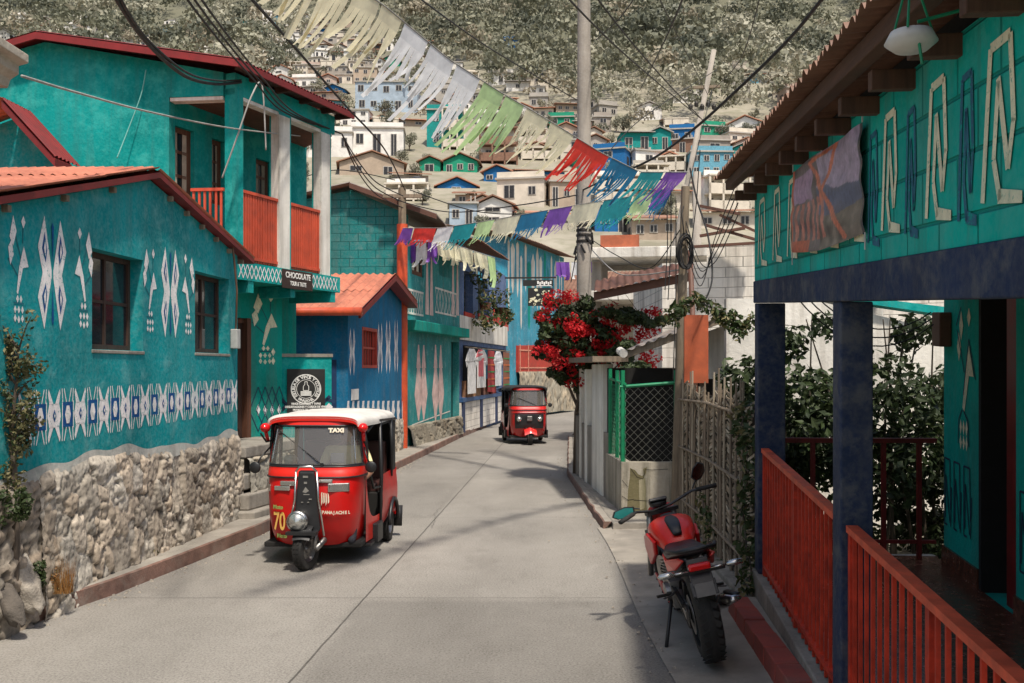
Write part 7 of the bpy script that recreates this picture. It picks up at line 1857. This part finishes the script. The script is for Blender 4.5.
pw([P3(146, 70, 13.3), P3(141, 95, 13.25), P3(128, 130, 13.2), P3(117, 158, 13.1)], .008, 'pale teal wire hanging down the green gable wall', simple('teal_wire', (.15, .42, .38), .6))
pw([P3(222, 178, 12.9), P3(236, 140, 12.9), P3(252, 95, 13), P3(262, 86, 13.2), P3(266, 150, 13.2)], .011, 'pale crooked wire rising beside the balcony corner post', M['cablel'])
pw([P3(838, -22, 7), P3(790, 38, 8.4), P3(735, 92, 10), P3(690, 132, 11.8), P3(650, 160, 14), P3(600, 182, 17), P3(583, 190, 18.7)], .016, 'long black cable rising to the top right from the concrete pole')
for k, (x0, y0, x1, y1) in enumerate(((408, -10, 577, 100), (640, -10, 596, 40), (690, -20, 640, 90), (560, -10, 700, 118), (592, -8, 712, 130))):
    pw([P3(x0, y0, 9 + k), P3((x0 + x1) / 2, (y0 + y1) / 2 + 5, 14 + k), P3(x1, y1, 18.7 if k < 2 else 32)], .009 if k < 2 else .014, ['thin black wire from the top centre to the concrete pole', 'short thin wire at the top right of the concrete pole', 'faint thin wire crossing the wooded hill', 'long wire running to the leaning far pole', 'lower wire running to the leaning far pole'][k])
pw([P3(396, 200, 23), P3(450, 212, 21), P3(520, 205, 19.5), P3(577, 195, 18.7)], .012, 'slack black cable linking the orange pole and the concrete pole')
pw([P3(410, 190, 23), P3(480, 212, 21), P3(560, 212, 19.5), P3(577, 206, 18.7)], .012, 'lower slack cable linking the orange pole and the concrete pole')
pw([P3(395, 180, 23), P3(340, 170, 24), P3(300, 178, 26)], .012, 'short cable leading left from the orange pole')
for k in range(4): pw([P3(684, 215 + 8 * k, 12.9), P3(700, 262 + 8 * k, 12.5), P3(715, 262 - 8 * k, 12.2), P3(738, 215 - 12 * k, 9.5)], .006, 'thin slack wire looping from the wooden pole to the verandah roof', grp='wires looping from the wooden pole to the verandah')
pw([P3(592, 250, 18.7), P3(615, 272, 17), P3(640, 275, 15), P3(678, 270, 12.9)], .010, 'pale cable sagging from the concrete pole to the wooden pole', M['cablel'])
pw([P3(592, 240, 18.7), P3(618, 256, 17), P3(650, 268, 15), P3(680, 230, 12.9)], .008, 'thin black cable sagging from the concrete pole to the wooden pole')
pw([P3(690, 168, 12.9), P3(697, 200, 12.8), P3(708, 236, 12.6), P3(712, 280, 12.3), P3(700, 310, 12.2)], .012, 'thick black cable curling down behind the wooden pole')

for k, (x0, y0, x1, y1, x2, y2) in enumerate(((655, -10, 690, 60, 708, 95), (716, 70, 640, 120, 586, 182), (712, 90, 690, 180, 684, 215), (762, -10, 740, 60, 713, 90))):
    pw([P3(x0, y0, 15 if k in (0, 3) else 33), P3(x1, y1, 24), P3(x2, y2, 33 if k in (0, 3) else 18.7 if k == 1 else 13)], .011, 'sagging thin wire attached to the distant leaning pole', grp='thin wires meeting at the distant leaning pole')

# ------------------------------------------------------------------ hillside town
def ray_hill(x, y, Y0=52, Y1=600):
    dx = (x - CX) / FPX; dz = (HY - y) / FPX; Y = Y0
    while Y < Y1:
        if CAMZ + dz * Y < float(hill(dx * Y, Y)): return Y
        Y += 1.5
    return Y1
hw = {k: simple('far_' + k, c, .9, var=.18, scale=.7, dirt=tuple(q * .5 for q in c), bmp=0) for k, c in dict(white=(.78, .75, .70), cream=(.66, .59, .49), tan=(.42, .33, .25), grey=(.38, .35, .31), pink=(.50, .38, .32), paleblue=(.36, .44, .52), block=(.33, .29, .25)).items()}
hw.update(teal=simple('far_teal', (.004, .24, .22), .9, bmp=0), green=simple('far_green', (.01, .26, .15), .9, bmp=0), blue=simple('far_blue', (.006, .12, .32), .9, bmp=0), sky=simple('far_sky', (.12, .32, .42), .9, bmp=0), brown=simple('far_brown', (.22, .12, .08), .9, bmp=0))
hr = dict(slab=simple('far_slab', (.40, .37, .33), .9, scale=.6, bmp=0), rust=simple('far_rust_tin', (.27, .14, .09), .85, var=.4, scale=.5, bmp=0), terra=simple('far_terracotta', (.42, .19, .12), .85, var=.3, scale=.5, bmp=0), grey=simple('far_grey_tin', (.36, .33, .30), .7, var=.3, scale=.5, bmp=0))
wdk = simple('far_window', (.028, .026, .028), .3, var=.3, bmp=0); wfr = simple('far_frame', (.45, .42, .38), .8, bmp=0)
nh = 0
def hill_house(x0, x1, yt, yb, wall, roof, kind='flat', fl=1, nw=2, yaw=None, label=None, group=None, det=True, balcony=False, side=None, Yf=None):
    global nh; nh += 1
    xc = (x0 + x1) / 2; Y = Yf or ray_hill(xc, yb); s = Y / FPX; W = (x1 - x0) * s; H = (yb - yt) * s; X = (xc - CX) * s; zb = CAMZ + (HY - yb) * s; D = max(3.0, min(W * .8, 7))
    yaw = random.uniform(-.35, .35) if yaw is None else yaw
    if H > 2.2 * fl + 2.5 and fl == 1: fl = 2
    t = thing('house', (X, Y + D / 2, zb), label, 'house', group); c, sn = math.cos(yaw), math.sin(yaw)
    def Q(a, b, z): return Vector((X + a * c - b * sn, Y + D / 2 + a * sn + b * c, zb + z))
    def bx(mb, a0, a1, b0, b1, z0, z1, m=0): mb.hexa([Q(a0, b0, z0), Q(a1, b0, z0), Q(a1, b1, z0), Q(a0, b1, z0)], [Q(a0, b0, z1), Q(a1, b0, z1), Q(a1, b1, z1), Q(a0, b1, z1)], m)
    w = W / 2; d = D / 2; rh = 0 if kind == 'flat' else min(.22 * W, 1.2) if kind == 'gable' else .6
    hb = H - rh
    mb = MB(); mats = [hw[wall], wdk, hw['block']]
    bx(mb, -w, w, -d, d, -.2, hb); bx(mb, -w - .04, w + .04, -d - .05, d, -3.5, -.2, 2)
    if kind == 'gable': mb.prism([Q(-w, -d, hb), Q(w, -d, hb), Q(0, -d, hb + rh)], (Q(0, d, 0) - Q(0, -d, 0)))
    win = []; fh = hb / fl
    for f in range(fl):
        for k in range(nw):
            a = -w + W * (k + .5) / nw + random.uniform(-.1, .1); ww = min(.42 * W / nw, random.choice([.6, .8, .9, 1.2])); z0 = f * fh + fh * random.choice([.34, .40, .45]); z1 = f * fh + fh * random.choice([.72, .78])
            if random.random() < .25 and f == 0: z0 = f * fh + .05
            win.append((a - ww / 2, a + ww / 2, z0, z1))
    if not det:
        for a0, a1, z0, z1 in win: bx(mb, a0, a1, -d - .04, -d + .1, z0, z1, 1)
    # flank windows
    if not det:
        bx(mb, w - .1, w + .04, -.5, .5, hb * .35, hb * .75, 1); bx(mb, -w - .04, -w + .1, -.5, .5, hb * .35, hb * .75, 1)
    mb.build('wall', mats, t)
    if det:
        for a0, a1, z0, z1 in win:
            m2 = MB(); bx(m2, a0 - .07, a1 + .07, -d - .05, -d + .05, z0 - .07, z1 + .07, 1); bx(m2, a0, a1, -d - .075, -d, z0, z1, 0); bx(m2, (a0 + a1) / 2 - .03, (a0 + a1) / 2 + .03, -d - .09, -d, z0, z1, 1); m2.build('window', [wdk, wfr], t)
        for sg in (-1, 1):
            m2 = MB(); xx = sg * w; bx(m2, min(xx, xx + sg * .06), max(xx, xx + sg * .06), -.5, .5, hb * .4, hb * .72, 0); m2.build('window', [wdk], t)
    mb = MB()
    if kind == 'flat':
        bx(mb, -w - .15, w + .15, -d - .2, d + .1, hb, hb + .16)
        if random.random() < .5: bx(mb, -w, w, -d, -d + .12, hb + .16, hb + .7, 1)
        for k in range(3):
            if random.random() < .6: a = random.uniform(-w, w * .9); bx(mb, a, a + .12, d - .4, d - .28, hb + .16, hb + 1.1)
    elif kind == 'gable':
        for sg in (-1, 1):
            P = [Q(0, -d - .3, hb + rh + .1), Q(sg * (w + .35), -d - .3, hb - .05), Q(sg * (w + .35), -d - .3, hb + .06), Q(0, -d - .3, hb + rh + .22)]; mb.prism(P, Q(0, d + .3, 0) - Q(0, -d - .3, 0))
    else:
        P = [Q(-w - .3, -d - .5, hb + .02), Q(-w - .3, d + .2, hb + .75), Q(-w - .3, d + .2, hb + .86), Q(-w - .3, -d - .5, hb + .12)]; mb.prism(P, Q(w + .3, 0, 0) - Q(-w - .3, 0, 0))
    mb.build('roof', [hr[roof], hw[wall]], t)
    if balcony:
        mb = MB()
        for f in range(1, fl + 1): z = (f - 1) * fh if f > 0 else 0; bx(mb, -w * .1 if balcony == 2 else -w, w + .5, -d - 1.3, -d, z - .1, z + .05); bx(mb, -w * .1 if balcony == 2 else -w, w + .5, -d - 1.3, -d - 1.22, z + .05, z + .85)
        bx(mb, -w * .1 if balcony == 2 else -w, w + .5, -d - 1.35, -d, hb - .05, hb + .1)
        n = 4
        for k in range(n): a = (-w * .1 if balcony == 2 else -w) + (w * (1.1 if balcony == 2 else 2) + .35) * k / (n - 1); bx(mb, a, a + .18, -d - 1.3, -d - 1.12, -3, hb)
        mb.build('balcony', hw['cream'] if balcony != 3 else hw['brown'], t)
    if nh % 3 == 0 and kind == 'flat' and det:
        mb = MB(); p = Q(w * .4, d * .2, hb + .16); mb.lathe([(0, 0), (.5, 0), (.5, .9), (.3, 1.05), (0, 1.1)], p, n=14); mb.build('water_tank', simple('far_tank', (.05, .05, .055), .5, bmp=0), t)
    return t
random.seed(40)
feat = [
 (427, 462, 110, 148, 'teal', 'slab', 'flat', 2, 2, 'teal two-storey block with cream balconies on the hillside', 2),
 (355, 417, 82, 112, 'paleblue', 'slab', 'flat', 2, 5, 'long pale blue two-storey building high on the hillside', 0),
 (421, 442, 157, 172, 'green', 'rust', 'gable', 1, 1, 'small bright green gabled house left of its twin', 0),
 (444, 478, 154, 174, 'green', 'rust', 'gable', 1, 3, 'wide bright green gabled house above the blue-roofed street', 0),
 (486, 513, 166, 183, 'blue', 'terra', 'gable', 1, 2, 'strong blue gabled house with pale figures on its wall', 0),
 (513, 562, 166, 184, 'blue', 'rust', 'shed', 1, 4, 'long strong blue house beside the blue gabled one', 0),
 (500, 548, 179, 207, 'cream', 'slab', 'flat', 1, 2, 'cream block house with two dark windows and an orange base', 0),
 (548, 582, 182, 207, 'tan', 'slab', 'flat', 1, 3, 'tan house with an open arcade right of the cream block house', 0),
 (480, 514, 130, 162, 'white', 'rust', 'flat', 2, 2, 'white house with a brown timber balcony in the middle of the hillside', 3),
 (620, 652, 128, 152, 'teal', 'grey', 'shed', 1, 2, 'teal house on the right hillside seen beneath the forest edge', 0),
 (650, 672, 128, 150, 'teal', 'grey', 'gable', 1, 2, 'second teal house right behind the first on the right hillside', 0),
 (690, 732, 152, 178, 'sky', 'slab', 'flat', 2, 4, 'pale sky blue two-storey house on the right hillside', 0),
 (700, 738, 178, 212, 'white', 'slab', 'flat', 2, 3, 'white terraced block with balconies near the verandah roof', 1),
 (262, 298, 48, 60, 'white', 'slab', 'flat', 1, 3, 'low white house with three blue doors high on the left', 0),
 (436, 475, 178, 190, 'blue', 'terra', 'gable', 1, 1, 'low blue house with an orange roof behind the utility pole', 0),
 (455, 482, 188, 206, 'tan', 'rust', 'shed', 1, 2, 'brown tin-roofed hut just above the teal house roof', 0),
 (303, 350, 132, 158, 'white', 'slab', 'flat', 1, 3, 'long white house seen between the balcony posts', 0),
 (350, 402, 128, 156, 'white', 'slab', 'flat', 1, 3, 'plain white house right of the balcony posts', 0),
 (336, 400, 152, 175, 'tan', 'rust', 'gable', 1, 2, 'wide tan gabled house just above the grey tin roof', 0),
 (196, 226, 48, 58, 'white', 'slab', 'flat', 1, 3, 'white house with blue arches above the red roof ridge', 0),
 (470, 500, 196, 214, 'cream', 'rust', 'gable', 1, 2, 'cream gabled hut low on the hill behind the bunting', 0),
 (595, 632, 205, 235, 'blue', 'slab', 'flat', 1, 2, 'deep blue block house right of the concrete pole', 0),
 (632, 676, 212, 240, 'tan', 'rust', 'shed', 1, 3, 'tan house with a rust roof behind the wooden pole', 0),
 (596, 640, 178, 203, 'white', 'slab', 'flat', 2, 3, 'white two-storey house right above the deep blue block', 1),
 (640, 690, 185, 210, 'cream', 'terra', 'shed', 1, 3, 'cream house with a terracotta roof behind the bunting end', 0),
 (700, 757, 205, 232, 'cream', 'rust', 'shed', 1, 3, 'cream shed-roofed house behind the whitewashed block building', 0)]
for f in feat: hill_house(f[0], f[1], f[2], f[3], f[4], f[5], f[6], f[7], f[8], yaw=random.uniform(-.2, .2), label=f[9], balcony=f[10])
occ = [(f[0] - 2, f[1] + 2, f[2], f[3] + 1) for f in feat]
wn = dict(white='white', cream='cream', tan='tan', grey='bare grey', pink='faded pink', paleblue='pale blue', block='unpainted block', teal='teal', sky='sky blue', brown='brown', green='green', blue='deep blue')
rn = dict(slab='a flat slab roof', rust='a rusty tin roof', terra='an orange tin roof', grey='a grey tin roof')
cells = []
y = 238
while y > 8:
    sz = np.interp(y, [8, 60, 120, 180, 238], [11, 16, 23, 30, 38]); x = -5 + random.uniform(0, sz)
    while x < 790:
        # town density: thick low and centre-left, thinning upward and to the right
        edge = np.interp(x, [0, 100, 250, 330, 420, 520, 600, 700, 790], [18, 18, 4, 26, 66, 92, 124, 120, 116])
        dens = np.interp(y - edge, [-25, 0, 25, 60], [0.05, .30, .85, 1.0])
        if x < 270: dens *= .6
        if y > np.interp(x, [0, 40, 240, 345, 400, 470, 590, 600, 790], [75, 60, 95, 180, 215, 232, 232, 245, 245]): dens = 0
        w_ = sz * random.uniform(.7, 1.35)
        if random.random() < dens: cells.append((x, y, w_, sz))
        x += w_ * 1.02
    y -= sz * .33
cells.sort(key=lambda c: -c[3]); cnt = 0
for x, y, w_, sz in cells:
    h_ = sz * random.uniform(.42, .78); x0, x1, yt, yb = x, x + w_, y - h_ + random.uniform(-2, 2), y + random.uniform(-2, 2)
    cov = any(not (x1 < a + 3 or x0 > b - 3 or yb < c_ + 3 or yb > d_ + 9) for a, b, c_, d_ in occ)
    if cov or cnt > 268: continue
    wl = random.choices(list(hw), [44, 22, 10, 10, 4, 4, 8, 4, 1.5, 3, 4, 2])[0]; kd = random.choices(['flat', 'shed', 'gable'], [5, 3, 2.5])[0]; rf = 'slab' if kd == 'flat' else random.choices(['rust', 'terra', 'grey'], [5, 2, 3])[0]
    det = sz > 17; zone = 'high up' if y < 75 else 'upper slope' if y < 125 else 'middle slope' if y < 180 else 'lower slope'; hz = 'left' if x < 260 else 'centre-left' if x < 420 else 'centre' if x < 590 else 'right'
    cnt += 1
    lab = '%s %s house with %s, %s, %s hillside' % ('tiny' if sz < 17 else 'small', wn[wl], rn[rf], zone, hz)
    hill_house(x0, x1, yt, yb, wl, rf, kd, 2 if (h_ / sz > .68) else 1, random.choice([1, 2, 2, 3]), label=lab, group='%s %s houses on the %s hillside' % (wn[wl], 'tiny' if sz < 17 else 'small', hz), det=det, balcony=1 if (det and random.random() < .14) else 0)
print('hill houses', cnt + len(feat))

# trees one can tell apart between the houses
def crown_cloud(mb, c, r, n, size, mats): 
    C = []
    for k in range(9):
        a = random.uniform(0, 6.28); q = random.uniform(.15, .75) * r; C.append((c + Vector((math.cos(a) * q, math.sin(a) * q, random.uniform(-.35, .55) * r)), (r * random.uniform(.3, .5),) * 3))
    leaf_cloud(mb, C, n, size, mats)
fol = [leafm('far_leaf_olive', (.23, .23, .155), (.29, .285, .20), .2), leafm('far_leaf_dark', (.10, .11, .078), (.145, .15, .105), .2), leafm('far_leaf_pale', (.36, .345, .255), (.44, .42, .32), .2), leafm('far_leaf_mid', (.165, .17, .115), (.21, .215, .15), .2), leafm('far_leaf_brown', (.29, .25, .175), (.36, .32, .23), .2)]  # distance haze is put into these paled, greyed leaf colours
protos = []
for k in range(6):
    t = thing('tree', (0, 0, 0), 'x', 'tree'); mb = MB(); random.seed(60 + k)
    crown_cloud(mb, Vector((0, 0, 2.6)), 1.7, 1100, .13, [k % 3, k % 3, (k + 1) % 3]); mb.build('crown', fol, t)
    mb = MB(); mb.tube([(0, 0, -1.5), (.05, 0, 1.0), (-.1, .05, 2.2)], [.18, .13, .08], 7)
    for q in range(5): a = q * 1.25; mb.tube([(0, 0, 1.3), (math.cos(a) * .7, math.sin(a) * .7, 2.3), (math.cos(a) * 1.1, math.sin(a) * 1.1, 2.9)], [.07, .05, .02], 5)
    mb.build('trunk', M['bark'], t); protos.append(t)
random.seed(77); used = [False] * 6; nt_ = 0
while nt_ < 130:
    x = random.uniform(-5, 790); y = random.uniform(20, 235)
    edge = np.interp(x, [0, 100, 250, 330, 420, 520, 600, 700, 790], [18, 18, 4, 26, 66, 92, 124, 120, 116])
    if y < edge - 5: continue
    Y = ray_hill(x, y); k = nt_ % 6; kk = k % 3
    if used[k]: t = copy_tree(protos[k])
    else: t = protos[k]; used[k] = True
    s = random.uniform(.38, .75) * (.9 if Y < 130 else 1.25); t.location = ((x - CX) / FPX * Y, Y, CAMZ + (HY - y) / FPX * Y - .2); t.scale = (s, s, s * random.uniform(.8, 1.15)); t.rotation_euler = (0, 0, random.uniform(0, 6.28))
    hz = 'left' if x < 260 else 'centre-left' if x < 420 else 'centre' if x < 590 else 'right'
    t['label'] = '%s round-crowned tree between the houses, %s of the hill' % (['olive', 'dark green', 'pale hazy'][kk], hz); t['group'] = '%s trees between the %s hillside houses' % (['olive', 'dark green', 'pale hazy'][kk], hz); nt_ += 1

# wooded hill above the town: one uncountable mass of crowns
def forest():
    r = np.random.default_rng(5); P = []
    Y = 105.0
    while Y < 430:
        sp = 3.5 + (Y - 105) * .010; n = int(2 * (.66 * Y + 20) / sp)
        for i in range(n):
            X = -(.66 * Y + 20) + (i + r.random()) * sp; yy = Y + r.uniform(-.5, .5) * sp
            px = CX + X / yy * FPX; z = float(hill(X, yy)); py = HY - (z - CAMZ) / yy * FPX
            if not (-90 < px < 1150): continue
            edge = float(np.interp(px, [0, 100, 250, 330, 420, 520, 600, 700, 790], [18, 18, 4, 26, 66, 92, 124, 120, 116]))
            pr = np.interp(py - edge, [-14, 4, 25, 60], [1.35, .7, .20, .10])
            if px < 300: pr = max(pr, .42)
            if px > 770: pr = max(pr, .6)
            g = mnoise.noise(Vector((X * .03, yy * .03, 0)))
            if r.random() > pr * (.80 + .5 * g): continue
            P.append((X, yy, z, sp, 1.0 if pr > .6 or px < 300 else .8 if px > 770 else .55))
        Y += sp * .86
    P = np.array(P); n = len(P); K = 120
    rad = P[:, 3] * (.35 + .85 * r.random(n) ** 1.6) * P[:, 4]; c = P[:, :3].copy(); c[:, 2] += rad * r.uniform(.5, 1.5, n)
    sub = np.repeat(np.arange(n), K); d = r.normal(size=(n * K, 3)); d /= np.linalg.norm(d, axis=1)[:, None]; d[:, 2] = np.abs(d[:, 2]) * .95 - .15
    # lumpy crowns: pull leaf clumps towards a handful of lobes
    lob = r.normal(size=(n, 5, 3)); lob /= np.linalg.norm(lob, axis=2)[:, :, None]; lob[:, :, 2] = np.abs(lob[:, :, 2]); lf = lob[sub, r.integers(0, 5, n * K)]
    pos = c[sub] + (lf * .50 + d * .55 * r.uniform(.6, 1.05, n * K)[:, None]) * rad[sub][:, None]
    nn = d + r.normal(size=d.shape) * .45; nn /= np.linalg.norm(nn, axis=1)[:, None]
    tt = r.normal(size=d.shape); tt -= (tt * nn).sum(1)[:, None] * nn; tt /= np.linalg.norm(tt, axis=1)[:, None]; bb = np.cross(nn, tt)
    s = (rad[sub] * r.uniform(.06, .155, n * K))[:, None]
    V = np.stack([pos - tt * s, pos - bb * s * .6, pos + tt * s, pos + bb * s * .6], 1).reshape(-1, 3).astype(np.float32)
    nf = n * K; me = bpy.data.meshes.new('forest'); me.vertices.add(nf * 4); me.vertices.foreach_set('co', V.ravel()); me.loops.add(nf * 4); me.loops.foreach_set('vertex_index', np.arange(nf * 4, dtype=np.int32))
    me.polygons.add(nf); me.polygons.foreach_set('loop_start', np.arange(0, nf * 4, 4, dtype=np.int32)); me.polygons.foreach_set('loop_total', np.full(nf, 4, dtype=np.int32))
    for f in fol: me.materials.append(f)
    gn = np.array([mnoise.noise(Vector((p[0] * .022, p[1] * .016, 3))) for p in P]); u_ = r.random(n) + gn * .55; kind = np.where(u_ < .24, 1, np.where(u_ < .46, 3, np.where(u_ < .70, 0, np.where(u_ < .80, 4, 2)))); me.polygons.foreach_set('material_index', kind[sub].astype(np.int32)); me.update(); me.validate()  # noise picks darker leaves, putting ridge and gully shade into the colour
    ob = bpy.data.objects.new('forest', me); COL.objects.link(ob); tag(ob, 'dry olive scrub forest covering the steep hill above the town', 'forest', kind='stuff'); print('forest', n, nf)
forest()
# far leaning poles
def far_pole(xb, yb, xt, yt, Y, r, lab, mat, arms=True):
    a = P3(xb, yb, Y); b = P3(xt, yt, Y); d = (b - a); a2 = a - d * ((a.z - 0) / d.z) if d.z else a
    t = thing('utility_pole', a2, lab, 'utility pole'); mb = MB(); mb.tube([a2, b], [r * 1.25, r], 12); mb.build('shaft', mat, t, smooth=True)
    if arms:
        mb = MB(); q = a2.lerp(b, .90); mb.bar(q + Vector((-.45, 0, 0)), q + Vector((.45, 0, .05)), .09); mb.build('crossarm', M['oldwood'], t)
        mb = MB(); random.seed(3)
        q = a2.lerp(b, .84)
        for k in range(5): mb.lathe([(.001, 0), (.07, .02), (.08, .12), (.04, .2), (.001, .22)], q + Vector((-.4 + .2 * k, -.05, .1 * (k % 2))), n=10)
        mb.pieces('insulator', M['iron'], t)
far_pole(690, 170, 714, 50, 34, .085, 'tall leaning pale pole in the distance with insulators near its top', M['poleg'])
far_pole(697, 240, 697, 172, 27, .11, 'straight pale post standing behind the wooden pole', M['poleg'], False)
far_pole(683, 250, 684, 185, 30, .07, 'thin grey post close behind the wooden pole', M['poleg'], False)
far_pole(693, 330, 690, 250, 13.6, .035, 'thin rusty pipe standing above the orange board', M['rustbeam'], False)
# ------------------------------------------------------------------ light, world, camera
w = bpy.data.worlds.new('World'); sc.world = w; w.use_nodes = True; t = w.node_tree; bg = t.nodes['Background']
sky = t.nodes.new('ShaderNodeTexSky'); sky.sky_type = 'NISHITA'; sky.sun_disc = False
SV = Vector((.155, -.42, .89)).normalized(); el = math.asin(SV.z); az = math.atan2(SV.x, SV.y)
sky.sun_elevation = el; sky.sun_rotation = az; sky.air_density = 1.2; sky.dust_density = 3.5; sky.ozone_density = .6
t.links.new(sky.outputs[0], bg.inputs[0]); bg.inputs[1].default_value = .15
ld = bpy.data.lights.new('sun', 'SUN'); ld.energy = 4.9; ld.angle = R(3); ld.color = (1.0, .93, .82)
lo = bpy.data.objects.new('sun', ld); COL.objects.link(lo); lo.rotation_euler = (-SV).to_track_quat('-Z', 'Y').to_euler(); lo.location = (10, -10, 30)
cd = bpy.data.cameras.new('camera'); co = bpy.data.objects.new('camera', cd); COL.objects.link(co); sc.camera = co
co.location = (0, 0, CAMZ); co.rotation_euler = (R(90), 0, 0); cd.sensor_width = 36; cd.lens = FPX / 1024 * 36; cd.shift_y = (HY - 341.5) / 1024; cd.clip_end = 2500; cd.clip_start = .05
sc.view_settings.view_transform = 'Standard'; sc.view_settings.look = 'None'; sc.view_settings.exposure = 0
sc.render.engine = 'CYCLES'; sc.render.resolution_x = 1024; sc.render.resolution_y = 683
